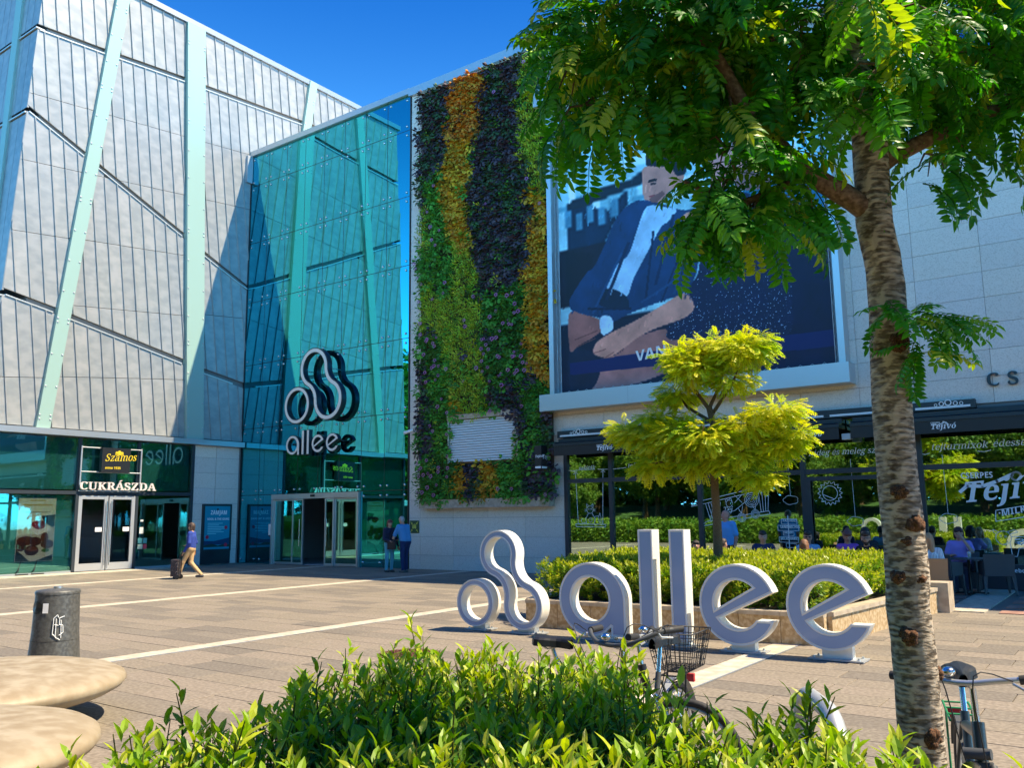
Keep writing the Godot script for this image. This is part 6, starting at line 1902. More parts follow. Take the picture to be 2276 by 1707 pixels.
func bar(o: Node3D, called: String, p: Array, r: float, m: Material) -> MeshInstance3D:
	var b := MB.new()
	b.tube(p, r, 10)
	return part(o, called, b, m)
func bicycle(label: String, at: Vector3, turn: float, steer: float, paint: Material, kind: int) -> Node3D:
	var o := thing("bicycle", label, "bicycle", at, turn, "bicycles parked behind the laurel hedge")
	var R := 0.34
	wheel(o, Vector3(0, R, 0), R, M.alu)
	var bb := Vector3(0.44, 0.28, 0)
	var st := Vector3(0.27, 0.78, 0)
	var hd := Vector3(0.83, 0.80, 0)
	var hd2 := Vector3(0.87, 0.64, 0)
	var fat := 0.021 if kind != 2 else 0.024
	var f := MB.new()
	f.tube([bb, st], fat * 0.85, 10); f.tube([bb, hd2], fat * (1.0 if kind != 2 else 1.5), 10)
	if kind == 1: f.tube([Vector3(0.38, 0.45, 0), Vector3(0.6, 0.52, 0), hd], fat, 10)
	else: f.tube([Vector3(0.28, 0.72, 0), hd], fat, 10)
	f.tube([hd2, hd + Vector3(-0.01, 0.05, 0)], 0.026, 10)
	for s in [-0.05, 0.05]: f.tube([Vector3(0, R, s), bb + Vector3(0, 0, s * 0.6)], 0.011, 6); f.tube([Vector3(0, R, s), st + Vector3(0, -0.05, s * 0.3)], 0.009, 6)
	part(o, "frame", f, paint)
	var front := Node3D.new()
	front.name = "steering"; o.add_child(front, true)
	front.position = hd2
	front.basis = Basis(Vector3(-0.26, 1, 0).normalized(), steer)
	wheel(front, Vector3(1.06, R, 0) - hd2, R, M.alu)
	var fk := MB.new()
	for s in [-0.055, 0.055]: fk.tube([Vector3(1.06, R, s) - hd2, Vector3(0.91, 0.66, s) - hd2, Vector3(0.875, 0.69, s * 0.8) - hd2], 0.016 if kind == 2 else 0.011, 8)
	fk.tube([Vector3(0.875, 0.69, -0.045) - hd2, Vector3(0.875, 0.69, 0.045) - hd2], 0.018, 8)
	part(front, "fork", fk, M.charcoal if kind == 2 else M.steel)
	var top := Vector3(0.80, 0.98, 0) - hd2
	bar(front, "stem", [Vector3(0, 0.1, 0) + Vector3(-0.03, 0, 0), top, top + Vector3(0.06, 0.03, 0)], 0.014, M.steel)
	var hb := MB.new()
	var hp := [Vector3(-0.16, 0.10, -0.29), Vector3(-0.04, 0.10, -0.26), Vector3(0.05, 0.05, -0.14), Vector3(0.06, 0.03, 0), Vector3(0.05, 0.05, 0.14), Vector3(-0.04, 0.10, 0.26), Vector3(-0.16, 0.10, 0.29)] if kind == 1 else [Vector3(0.02, 0.05, -0.31), Vector3(0.05, 0.04, -0.12), Vector3(0.06, 0.03, 0), Vector3(0.05, 0.04, 0.12), Vector3(0.02, 0.05, 0.31)]
	hb.tube(subdivide(hp.map(func(q): return top + q), 3), 0.0125, 8)
	part(front, "handlebar", hb, M.charcoal if kind == 1 else M.alu)
	for s in [-1, 1]:
		var e: Vector3 = top + (hp[0] if s < 0 else hp[-1])
		var i: Vector3 = top + (hp[1] if s < 0 else hp[-2])
		var dir := (i - e).normalized()
		bar(front, "grip", [e - dir * 0.01, e + dir * 0.12], 0.019, M.rubber)
		bar(front, "brake_lever", [e + dir * 0.14 + Vector3(0.02, -0.01, 0), e + dir * 0.10 + Vector3(0.05, -0.03, 0), e + dir * 0.02 + Vector3(0.055, -0.04, 0)], 0.006, M.alu)
		bar(front, "cable", subdivide([e + dir * 0.14 + Vector3(0.02, 0, 0), e + dir * 0.2 + Vector3(0.14, 0.04, -0.05 * s), Vector3(0.08, 0.12, 0.04 * s), Vector3(0.02, -0.02, 0.03 * s)], 4), 0.0028, M.black)
	var bell := MB.new()
	bell.ball(top + Vector3(0.05, 0.075, 0.07), Vector3(0.03, 0.022, 0.03), 5, 10)
	part(front, "bell", bell, M.steel)
	if kind == 2:
		var hl := MB.new()
		hl.xf = Transform3D(Basis(Vector3.FORWARD, PI / 2), Vector3(0.08, 0.06, 0))
		hl.lathe([Vector2(0.0, 0.0), Vector2(0.02, 0.0), Vector2(0.035, 0.04), Vector2(0.04, 0.07), Vector2(0.0, 0.075)], 12)
		part(front, "headlight", hl, M.steel)
		bar(front, "suspension_cap", [Vector3(0.02, 0.1, -0.05), Vector3(0.02, 0.1, 0.05)], 0.022, M.charcoal)
	# saddle
	var sh := 0.97 if kind == 1 else 0.95
	bar(o, "seatpost", [st, Vector3(0.225, sh - 0.05, 0)], 0.0135, M.steel)
	var sd := MB.new()
	var rows := []
	for i in 9:
		var t := i / 8.0
		var w := lerpf(0.085 if kind != 1 else 0.105, 0.02, smoothstep(0.15, 0.75, t)) * (1.0 - 0.5 * pow(1.0 - minf(t * 6.0, 1.0), 2.0))
		var row := []
		for k in 9:
			var a := PI * k / 8.0
			row.append(Vector3(0.10 + t * 0.26, sh + 0.035 * sin(a) - 0.02 * t - (0.025 if k in [0, 8] else 0.0), cos(a) * w))
		rows.append(row)
	for i in 8:
		for k in 8:
			sd.quad(rows[i][k], rows[i + 1][k], rows[i + 1][k + 1], rows[i][k + 1])
	for k in 8: sd.tri(Vector3(0.10, sh - 0.01, 0), rows[0][k + 1], rows[0][k])
	for i in 8: sd.quad(rows[i][0], rows[i][8], rows[i + 1][8], rows[i + 1][0])
	var saddle := part(o, "saddle", sd, M.black)
	bar(saddle, "saddle_rail", [Vector3(0.13, sh - 0.02, 0.03), Vector3(0.2, sh - 0.05, 0.02), Vector3(0.3, sh - 0.03, 0.01)], 0.005, M.alu)
	# cranks and chain
	var cr := MB.new()
	cr.tube([bb + Vector3(0, 0, -0.07), bb + Vector3(0, 0, 0.07)], 0.02, 8)
	cr.tube([bb + Vector3(0, 0, 0.07), bb + Vector3(0.1, -0.12, 0.08)], 0.011, 6); cr.tube([bb + Vector3(0, 0, -0.07), bb + Vector3(-0.1, 0.12, -0.08)], 0.011, 6)
	cr.box(bb + Vector3(0.1, -0.12, 0.12), Vector3(0.09, 0.02, 0.07)); cr.box(bb + Vector3(-0.1, 0.12, -0.12), Vector3(0.09, 0.02, 0.07))
	part(o, "crank", cr, M.alu_dull)
	var mg := MB.new()
	var arc := []
	for i in 15: arc.append(Vector3(cos(0.35 + i * 0.17) * (R + 0.03), R + sin(0.35 + i * 0.17) * (R + 0.03), 0))
	for i in 14:
		mg.quad(arc[i] + Vector3(0, 0, 0.027), arc[i] + Vector3(0, 0, -0.027), arc[i + 1] + Vector3(0, 0, -0.027), arc[i + 1] + Vector3(0, 0, 0.027))
	part(o, "mudguard", mg, M.alu_dull if kind == 1 else M.charcoal)
	var rk := MB.new()
	for s in [-0.06, 0.06]:
		rk.tube([Vector3(0.2, 0.72, s), Vector3(-0.22, 0.73, s)], 0.006, 5); rk.tube([Vector3(0, R, s), Vector3(-0.05, 0.73, s)], 0.006, 5)
	for x in [-0.2, -0.05, 0.1]: rk.tube([Vector3(x, 0.73, -0.06), Vector3(x, 0.73, 0.06)], 0.005, 5)
	part(o, "luggage_rack", rk, M.black if kind != 2 else mat(lin(0.02, 0.22, 0.08), 0.4))
	var tl := MB.new()
	tl.box(Vector3(-0.29, 0.66, 0), Vector3(0.03, 0.05, 0.07))
	part(o, "tail_light", tl, mat(lin(0.45, 0.02, 0.03), 0.3))
	if kind == 1:   # wire basket over the back wheel
		var bk := MB.new()
		var lo := 0.75
		var hi := 0.98
		for side in 4:
			for i in 9:
				var t := i / 8.0 * 2.0 - 1.0
				var a := Vector3(0, 0, 0)
				var b := Vector3(0, 0, 0)
				match side:
					0: a = Vector3(-0.12 + 0.15, lo, t * 0.11); b = Vector3(-0.12 + 0.2, hi, t * 0.15)
					1: a = Vector3(-0.12 - 0.15, lo, t * 0.11); b = Vector3(-0.12 - 0.2, hi, t * 0.15)
					2: a = Vector3(-0.12 + t * 0.15, lo, 0.11); b = Vector3(-0.12 + t * 0.2, hi, 0.15)
					3: a = Vector3(-0.12 + t * 0.15, lo, -0.11); b = Vector3(-0.12 + t * 0.2, hi, -0.15)
				bk.tube([a, b], 0.0028, 4, false)
		for k in 7:
			var t := k / 6.0
			var y := lerpf(lo, hi, t)
			var hx := lerpf(0.15, 0.2, t)
			var hz := lerpf(0.11, 0.15, t)
			var c := Vector3(-0.12, y, 0)
			bk.tube([c + Vector3(-hx, 0, -hz), c + Vector3(hx, 0, -hz), c + Vector3(hx, 0, hz), c + Vector3(-hx, 0, hz), c + Vector3(-hx, 0, -hz)], 0.0045 if k == 6 else 0.0026, 4, false)
		for k in 9:
			var t := k / 8.0 * 2.0 - 1.0
			bk.tube([Vector3(-0.12 + t * 0.15, lo, -0.11), Vector3(-0.12 + t * 0.15, lo, 0.11)], 0.0026, 4, false); bk.tube([Vector3(-0.27, lo, t * 0.11), Vector3(0.03, lo, t * 0.11)], 0.0026, 4, false)
		part(o, "basket", bk, M.black)
	bar(o, "kickstand", [Vector3(0.36, 0.27, 0.05), Vector3(0.28, 0.01, 0.17)], 0.009, M.alu_dull)
	return o
func bicycles() -> void:
	bicycle("city bicycle with a black wire basket over its back wheel", Vector3(-2.47, 0, -5.12), deg_to_rad(-84), -0.3, M.charcoal, 1)
	bicycle("trekking bicycle with a green luggage rack behind the tree trunk", Vector3(-0.83, 0, -4.95), deg_to_rad(-76), -0.35, mat(lin(0.02, 0.035, 0.05), 0.3), 2)
	bicycle("black bicycle of which only the saddle rises above the hedge", Vector3(-3.27, 0, -4.6), deg_to_rad(4), 0.2, M.black, 0)

# ---------------------------------------------------------------- terrace chairs and tables
func chair(label: String, at: Vector3, turn: float, m: Material) -> void:
	var o := thing("armchair", label, "chair", at, turn, "terrace armchairs")
	# faces local +z
	var b := MB.new()
	b.cbox(Vector3(0, 0.42, 0.02), Vector3(0.46, 0.05, 0.46), 0.01)
	part(o, "seat", b, m)
	b = MB.new()
	b.prism(pa([-0.27, 0.40, 0.27, 0.40, 0.29, 0.84, -0.29, 0.84]), -0.03, 0.0)
	part(o, "backrest", b, m, Vector3(0, 0, -0.20), Basis(Vector3.RIGHT, deg_to_rad(-7)))
	for s in [-1.0, 1.0]:
		b = MB.new()
		b.prism(pa([-0.24, 0.40, 0.25, 0.40, 0.27, 0.66, -0.26, 0.70]), -0.015, 0.015)
		part(o, "arm_panel", b, m, Vector3(0.265 * s, 0, 0), Basis(Vector3.UP, -PI / 2))
		for z in [-0.21, 0.22]:
			b = MB.new()
			var k := Vector3(0.255 * s, 0.42, z)
			var e := Vector3(0.285 * s, 0.0, z * 1.25)
			var q := func(p: Vector3, h: float) -> Array: return [p + Vector3(-h, 0, h), p + Vector3(h, 0, h), p + Vector3(h, 0, -h), p + Vector3(-h, 0, -h)]
			var A: Array = q.call(e, 0.016)
			var B: Array = q.call(k, 0.04)
			for i in 4: b.quad(A[i], A[(i + 1) % 4], B[(i + 1) % 4], B[i])
			b.quad(A[3], A[2], A[1], A[0])
			part(o, "leg", b, m)
func table(label: String, at: Vector3) -> void:
	var o := thing("cafe_table", label, "table", at, 0.0, "terrace tables")
	boxp(o, "table_top", Vector3(-0.34, 0.71, -0.34), Vector3(0.34, 0.735, 0.34), M.charcoal)
	var b := MB.new()
	b.tube([Vector3(0, 0.03, 0), Vector3(0, 0.71, 0)], 0.03, 8)
	part(o, "column", b, M.black)
	for a in 4:
		part(o, "foot", one_box(Vector3(0.32, 0.03, 0.05)), M.black, Vector3(cos(a * PI / 2) * 0.17, 0.02, sin(a * PI / 2) * 0.17), Basis(Vector3.UP, -a * PI / 2))
func tumbler(label: String, at: Vector3) -> void:
	var o := thing("drinking_glass", label, "glass", at)
	var b := MB.new()
	b.lathe([Vector2(0.03, 0.0), Vector2(0.038, 0.14), Vector2(0.035, 0.14), Vector2(0.028, 0.01), Vector2(0.0, 0.01)], 14)
	var g := mat(Color(0.85, 0.9, 0.9, 0.25), 0.05)
	g.transparency = BaseMaterial3D.TRANSPARENCY_ALPHA
	part(o, "glass_wall", b, g)
	b = MB.new()
	b.lathe([Vector2(0.0, 0.012), Vector2(0.027, 0.012), Vector2(0.034, 0.10), Vector2(0.0, 0.10)], 14)
	part(o, "drink", b, mat(lin(0.35, 0.42, 0.36), 0.3))
func terrace_furniture() -> void:
	var tan := mat(lin(0.45, 0.26, 0.13), 0.55)
	chair("tan resin armchair behind the tree trunk", Vector3(-3.35, 0, -18.35), deg_to_rad(190), tan)
	chair("charcoal armchair turned sideways, beside the tan one", Vector3(-3.42, 0, -20.0), deg_to_rad(165), M.charcoal)
	chair("charcoal armchair under the window with the calf drawing", Vector3(-2.52, 0, -20.5), deg_to_rad(-160), M.charcoal)
	chair("charcoal armchair holding the woman in lilac", Vector3(-3.22, 0, -21.15), 0.0, M.charcoal)
	table("small dark table in front of the woman in lilac", Vector3(-3.02, 0, -20.55))
	tumbler("glass of drink on the dark table by the lilac shirt", Vector3(-2.98, 0.736, -20.42))
	table("small dark table beside the bearded man", Vector3(-4.55, 0, -17.75))
	tumbler("glass of drink next to the bearded man", Vector3(-4.28, 0.736, -17.6))
	chair("orange-backed chair of the man in sunglasses", Vector3(-5.78, 0, -18.75), deg_to_rad(20), tan)
	chair("charcoal armchair under the boy in navy", Vector3(-6.74, 0, -18.68), deg_to_rad(20), M.charcoal)
	chair("tan armchair under the brown-haired woman with her back turned", Vector3(-5.46, 0, -17.32), deg_to_rad(175), tan)
	chair("charcoal armchair under the woman in purple", Vector3(-5.05, 0, -18.98), deg_to_rad(25), M.charcoal)
	chair("charcoal armchair under the girl in black by the window", Vector3(-5.02, 0, -20.38), deg_to_rad(15), M.charcoal)
	chair("charcoal armchair under the girl hidden by the hedge", Vector3(-7.89, 0, -17.67), deg_to_rad(30), M.charcoal)
	chair("tan armchair under the child in white", Vector3(-7.15, 0, -17.22), deg_to_rad(160), tan)
	chair("tan armchair under the bearded man", Vector3(-4.52, 0, -18.45), deg_to_rad(-25), tan)

# ---------------------------------------------------------------- people
func field_mesh(caps: Array, cell: float, b: MB, blend := 0.03) -> void:
	var lo := Vector3.ONE * 1e9
	var hi := Vector3.ONE * -1e9
	for c in caps:
		var r := maxf(c[2], c[3]) + 0.001
		for e in [c[0], c[1]]:
			lo = lo.min(e - Vector3.ONE * r); hi = hi.max(e + Vector3.ONE * r)
	lo -= Vector3.ONE * cell * 2.5; hi += Vector3.ONE * cell * 2.5
	var nx := int((hi.x - lo.x) / cell) + 2
	var ny := int((hi.y - lo.y) / cell) + 2
	var nzz := int((hi.z - lo.z) / cell) + 2
	var f := PackedFloat32Array()
	f.resize(nx * ny * nzz)
	f.fill(1.0)
	for c in caps:
		var a: Vector3 = c[0]
		var ba: Vector3 = c[1] - a
		var bb := maxf(ba.length_squared(), 1e-9)
		var ra: float = c[2]
		var rb: float = c[3]
		var r := maxf(ra, rb) + cell * 2.0 + blend
		var l := (a.min(c[1]) - Vector3.ONE * r - lo) / cell
		var h := (a.max(c[1]) + Vector3.ONE * r - lo) / cell
		for k in range(maxi(0, int(l.z)), mini(nzz, int(h.z) + 2)):
			for j in range(maxi(0, int(l.y)), mini(ny, int(h.y) + 2)):
				var at := (k * ny + j) * nx
				for i in range(maxi(0, int(l.x)), mini(nx, int(h.x) + 2)):
					var p := lo + Vector3(i, j, k) * cell - a
					var t := clampf(p.dot(ba) / bb, 0.0, 1.0)
					var d := (p - ba * t).length() - ra - (rb - ra) * t
					var o := f[at + i]
					var q := maxf(blend - absf(o - d), 0.0)
					f[at + i] = minf(o, d) - q * q * 0.25 / blend
	var id := PackedInt32Array()
	id.resize(f.size())
	id.fill(-1)
	var vs := PackedVector3Array()
	var ns := PackedVector3Array()
	var off := [0, 1, nx, nx + 1, nx * ny, nx * ny + 1, nx * ny + nx, nx * ny + nx + 1]
	var cor := [Vector3(0, 0, 0), Vector3(1, 0, 0), Vector3(0, 1, 0), Vector3(1, 1, 0), Vector3(0, 0, 1), Vector3(1, 0, 1), Vector3(0, 1, 1), Vector3(1, 1, 1)]
	var edges := [[0, 1], [2, 3], [4, 5], [6, 7], [0, 2], [1, 3], [4, 6], [5, 7], [0, 4], [1, 5], [2, 6], [3, 7]]
	for k in nzz - 1:
		for j in ny - 1:
			for i in nx - 1:
				var n := (k * ny + j) * nx + i
				if f[n] > cell * 2.0 or f[n] < -cell * 2.0: continue
				var s := 0
				for q in 8:
					if f[n + off[q]] < 0.0: s += 1
				if s == 0 or s == 8: continue
				var sum := Vector3.ZERO
				var m := 0
				for e in edges:
					var fa := f[n + off[e[0]]]
					var fb := f[n + off[e[1]]]
					if (fa < 0.0) != (fb < 0.0):
						sum += (cor[e[0]] as Vector3).lerp(cor[e[1]], fa / (fa - fb)); m += 1
				id[n] = vs.size()
				vs.append(lo + (Vector3(i, j, k) + sum / m) * cell)
				var g := Vector3.ZERO
				for q in 8: g += (cor[q] - Vector3.ONE * 0.5) * f[n + off[q]]
				ns.append(g.normalized())
	var st := [1, nx, nx * ny]
	for n in id.size():
		if id[n] < 0: continue
		for ax in 3:
			if (f[n] < 0.0) == (f[n + st[ax]] < 0.0): continue
			var u: int = st[(ax + 1) % 3]
			var w: int = st[(ax + 2) % 3]
			if n - u - w < 0: continue
			var q := [id[n], id[n - u], id[n - u - w], id[n - w]]
			if q.min() < 0: continue
			if f[n] > 0.0: q.reverse()
			b.trin(vs[q[0]], vs[q[1]], vs[q[2]], ns[q[0]], ns[q[1]], ns[q[2]])
			b.trin(vs[q[0]], vs[q[2]], vs[q[3]], ns[q[0]], ns[q[2]], ns[q[3]])
func fingers(b: MB, wrist: Vector3, dir: Vector3, side: Vector3, s: float) -> void:
	dir = dir.normalized()
	var curl := dir.cross(side).normalized()
	for i in 4:
		var root := wrist + dir * 0.085 * s + side * (i - 1.5) * 0.02 * s
		var l: float = [0.062, 0.075, 0.07, 0.055][i] * s
		b.tube([root - dir * 0.02 * s, root + dir * l * 0.5, root + dir * l * 0.85 + curl * l * 0.3], [0.0095 * s, 0.0085 * s, 0.006 * s], 5)
	var tr := wrist + dir * 0.035 * s + side * 0.035 * s
	b.tube([tr, tr + side * 0.03 * s + dir * 0.025 * s, tr + side * 0.03 * s + dir * 0.06 * s], [0.012 * s, 0.0105 * s, 0.008 * s], 5)
func person(label: String, at: Vector3, turn: float, q: Dictionary) -> Node3D:
	var o := thing("person", label, "person", at, turn)
	var s: float = q.get("h", 1.72) / 1.75
	var sit: bool = q.get("sit", false)
	var wd: float = q.get("wide", 1.0)
	var J := {}
	if sit:
		J = {"pel": Vector3(0, 0.52, 0), "chest": Vector3(0, 0.86, 0.0), "sh": Vector3(0.175, 0.985, 0), "neck": Vector3(0, 1.06, 0.0), "head": Vector3(0, 1.21, 0.03), "hip": Vector3(0.09, 0.52, 0.0), "kneeL": Vector3(-0.11, 0.52, 0.44), "kneeR": Vector3(0.12, 0.51, 0.44), "ankL": Vector3(-0.11, 0.09, 0.42), "ankR": Vector3(0.12, 0.09, 0.46)}
	else:
		J = {"pel": Vector3(0, 0.97, 0), "chest": Vector3(0, 1.27, 0.0), "sh": Vector3(0.18, 1.42, 0), "neck": Vector3(0, 1.49, 0.0), "head": Vector3(0, 1.63, 0.02), "hip": Vector3(0.085, 0.94, 0.0), "kneeL": Vector3(-0.10, 0.51, 0.02), "kneeR": Vector3(0.10, 0.51, 0.02), "ankL": Vector3(-0.10, 0.09, -0.02), "ankR": Vector3(0.10, 0.09, -0.02)}
	J["elL"] = J.sh * Vector3(-1.35, 1, 1) + Vector3(0, -0.29, -0.02); J["elR"] = J.sh * Vector3(1.35, 1, 1) + Vector3(0, -0.29, -0.02)
	J["wrL"] = J.elL + Vector3(0.02, -0.25, 0.06); J["wrR"] = J.elR + Vector3(-0.02, -0.25, 0.06)
	for k in q.get("J", {}): J[k] = q.J[k]
	for k in J: J[k] = (J[k] as Vector3) * s
	var sL: Vector3 = J.sh * Vector3(-1, 1, 1)
	var sR: Vector3 = J.sh
	var hL: Vector3 = J.hip * Vector3(-1, 1, 1)
	var hR: Vector3 = J.hip
	if q.has("lean"):
		var lb := Basis(Vector3.RIGHT, q.lean)
		for k in ["chest", "neck", "head"]: J[k] = J.pel + lb * (J[k] - J.pel)
		sL = J.pel + lb * (sL - J.pel); sR = J.pel + lb * (sR - J.pel)
	var hb := Basis(Vector3.UP, q.get("look", 0.0)) * Basis(Vector3.RIGHT, q.get("nod", 0.0))
	var hc: Vector3 = J.head
	var H := func(x: float, y: float, z: float) -> Vector3: return hc + hb * (Vector3(x, y, z) * s)
	var toL: Vector3 = J.ankL + Vector3(0, -0.055, 0.15) * s
	var toR: Vector3 = J.ankR + Vector3(0, -0.055, 0.15) * s
	var dL: Vector3 = ((J.wrL as Vector3) - J.elL).normalized()
	var dR: Vector3 = ((J.wrR as Vector3) - J.elR).normalized()
	var torso := [[J.chest + Vector3(-0.06 * wd, 0.04, 0) * s, J.pel + Vector3(-0.055 * wd, 0.02, 0) * s, 0.115 * s * wd, 0.115 * s * wd], [J.chest + Vector3(0.06 * wd, 0.04, 0) * s, J.pel + Vector3(0.055 * wd, 0.02, 0) * s, 0.115 * s * wd, 0.115 * s * wd], [sL * 0.9 + J.neck * 0.1, sR * 0.9 + J.neck * 0.1, 0.062 * s, 0.062 * s], [J.chest, J.neck, 0.09 * s, 0.05 * s]]
	var armL := [[sL, J.elL, 0.052 * s, 0.040 * s], [J.elL, J.wrL, 0.040 * s, 0.027 * s]]
	var armR := [[sR, J.elR, 0.052 * s, 0.040 * s], [J.elR, J.wrR, 0.040 * s, 0.027 * s]]
	var legs := [[hL, J.kneeL, 0.085 * s * wd, 0.056 * s], [J.kneeL, J.ankL, 0.056 * s, 0.040 * s], [hR, J.kneeR, 0.085 * s * wd, 0.056 * s], [J.kneeR, J.ankR, 0.056 * s, 0.040 * s]]
	var feet := [[J.ankL + Vector3(0, -0.05, -0.04) * s, toL, 0.038 * s, 0.030 * s], [J.ankR + Vector3(0, -0.05, -0.04) * s, toR, 0.038 * s, 0.030 * s]]
	var hands := [[J.wrL, J.wrL + dL * 0.075 * s, 0.028 * s, 0.030 * s], [J.wrR, J.wrR + dR * 0.075 * s, 0.028 * s, 0.030 * s]]
	var head := [[H.call(0, 0.035, -0.015), H.call(0, -0.01, 0.0), 0.088 * s, 0.078 * s], [H.call(0, -0.03, 0.03), H.call(0, -0.075, 0.035), 0.058 * s, 0.046 * s], [J.neck + Vector3(0, -0.05, -0.01) * s, H.call(0, -0.05, -0.02), 0.055 * s, 0.05 * s], [H.call(0, 0.01, 0.092), H.call(0, -0.02, 0.103), 0.010 * s, 0.015 * s], [H.call(-0.083, 0.01, -0.01), H.call(-0.083, -0.03, -0.01), 0.013 * s, 0.010 * s], [H.call(0.083, 0.01, -0.01), H.call(0.083, -0.03, -0.01), 0.013 * s, 0.010 * s]]
	var b := MB.new()
	field_mesh(torso + armL + armR + legs + feet + hands + head, 0.021, b)
	fingers(b, J.wrL, dL, (hb.x - dL * hb.x.dot(dL)).normalized(), s)
	fingers(b, J.wrR, dR, (-hb.x + dR * hb.x.dot(dR)).normalized(), s)
	var skin: Color = q.get("skin", lin(0.50, 0.27, 0.18))
	var body := part(o, "body", b, mat(skin, 0.55))
	var fat := func(list: Array, by: float) -> Array: return list.map(func(c): return [c[0], c[1], c[2] + by * s, c[3] + by * s])
	# clothes
	var up: Array = torso.slice(0, 3) + [[J.chest, (J.chest as Vector3).lerp(J.neck, 0.7), 0.10 * s, 0.06 * s]]
	var sl: String = q.get("sleeve", "short")
	if sl == "long": up = up + armL + armR
	elif sl == "short":
		up = up + [[sL, sL.lerp(J.elL, 0.72), 0.058 * s, 0.056 * s], [sR, sR.lerp(J.elR, 0.72), 0.058 * s, 0.056 * s]]
	b = MB.new()
	field_mesh(fat.call(up, 0.013), 0.021, b)
	var cl := mat(q.shirt, 0.85)
	if q.has("pattern"):
		cl.albedo_color = Color.WHITE; cl.albedo_texture = q.pattern; cl.uv1_triplanar = true; cl.uv1_scale = Vector3.ONE * 3.0
	part(o, q.get("top", "shirt"), b, cl)
	b = MB.new()
	field_mesh(fat.call([[J.pel + Vector3(-0.055 * wd, 0.03, 0) * s, J.pel + Vector3(-0.055 * wd, -0.03, 0) * s, 0.112 * s * wd, 0.11 * s * wd], [J.pel + Vector3(0.055 * wd, 0.03, 0) * s, J.pel + Vector3(0.055 * wd, -0.03, 0) * s, 0.112 * s * wd, 0.11 * s * wd]] + legs, 0.013), 0.023, b)
	part(o, "trousers", b, mat(q.get("pants", lin(0.03, 0.04, 0.08)), 0.85))
	b = MB.new()
	field_mesh(fat.call(feet, 0.012), 0.02, b)
	part(o, "shoes", b, mat(q.get("shoes", lin(0.05, 0.05, 0.05)), 0.7))
	var style: String = q.get("hair", "short")
	var hc2: Color = q.get("hairc", lin(0.05, 0.03, 0.02))
	var hl := []
	match style:
		"short": hl = [[H.call(0, 0.06, -0.02), H.call(0, 0.03, -0.035), 0.086 * s, 0.086 * s], [H.call(0, 0.085, 0.035), H.call(0, 0.08, 0.0), 0.055 * s, 0.07 * s]]
		"crop": hl = [[H.call(0, 0.05, -0.03), H.call(0, 0.0, -0.04), 0.080 * s, 0.075 * s]]
		"bob": hl = [[H.call(0, 0.06, -0.02), H.call(0, 0.03, -0.035), 0.09 * s, 0.09 * s], [H.call(-0.07, 0.02, -0.02), H.call(-0.075, -0.09, -0.01), 0.035 * s, 0.03 * s], [H.call(0.07, 0.02, -0.02), H.call(0.075, -0.09, -0.01), 0.035 * s, 0.03 * s], [H.call(0, 0.0, -0.06), H.call(0, -0.09, -0.05), 0.06 * s, 0.05 * s], [H.call(-0.04, 0.08, 0.05), H.call(0.05, 0.075, 0.05), 0.035 * s, 0.035 * s]]
		"long": hl = [[H.call(0, 0.06, -0.02), H.call(0, 0.03, -0.04), 0.09 * s, 0.09 * s], [H.call(-0.04, 0.0, -0.07), H.call(-0.06, -0.26, -0.09), 0.055 * s, 0.05 * s], [H.call(0.04, 0.0, -0.07), H.call(0.06, -0.27, -0.09), 0.055 * s, 0.045 * s], [H.call(-0.075, 0.02, -0.01), H.call(-0.09, -0.2, -0.03), 0.03 * s, 0.03 * s], [H.call(0.075, 0.02, -0.01), H.call(0.09, -0.2, -0.03), 0.03 * s, 0.03 * s]]
		"up": hl = [[H.call(0, 0.06, -0.02), H.call(0, 0.02, -0.04), 0.09 * s, 0.088 * s], [H.call(0, 0.12, -0.05), H.call(0, 0.14, -0.05), 0.045 * s, 0.04 * s], [H.call(-0.04, 0.075, 0.045), H.call(0.04, 0.075, 0.045), 0.035 * s, 0.035 * s]]
	if hl.size():
		b = MB.new()
		field_mesh(hl, 0.016, b, 0.02)
		part(o, "hair", b, mat(hc2, 0.6))
	var ey := MB.new()
	for sx in [-1, 1]: ey.ball(H.call(0.032 * sx, 0.012, 0.078), Vector3(0.012, 0.007, 0.009) * s, 4, 6)
	part(o, "eyes", ey, mat(lin(0.03, 0.025, 0.02), 0.3))
	var mo := MB.new()
	mo.ball(H.call(0, -0.062, 0.080), Vector3(0.02, 0.005, 0.008) * s, 4, 6)
	part(o, "mouth", mo, mat(lin(0.35, 0.10, 0.09), 0.5))
	if q.get("beard", false):
		b = MB.new()
		field_mesh([[H.call(-0.05, -0.05, 0.03), H.call(0, -0.10, 0.055), 0.03 * s, 0.035 * s], [H.call(0.05, -0.05, 0.03), H.call(0, -0.10, 0.055), 0.03 * s, 0.035 * s]], 0.012, b, 0.02)
		part(o, "beard", b, mat(hc2, 0.8))
	if q.get("glasses", "") != "":
		var gl := MB.new()
		for sx in [-1, 1]:
			if q.glasses == "sun": gl.ball(H.call(0.034 * sx, 0.012, 0.092), Vector3(0.027, 0.018, 0.006) * s, 4, 8)
			else:
				var rim := []
				for i in 11: rim.append(H.call(0.036 * sx + cos(TAU * i / 10) * 0.026, 0.012 + sin(TAU * i / 10) * 0.02, 0.096))
				gl.tube(rim, 0.003, 4, false)
			gl.tube([H.call(0.06 * sx, 0.015, 0.09), H.call(0.088 * sx, 0.015, 0.0)], 0.003, 4)
		gl.tube([H.call(-0.012, 0.015, 0.098), H.call(0.012, 0.015, 0.098)], 0.003, 4)
		part(o, "glasses", gl, M.black)
	return o
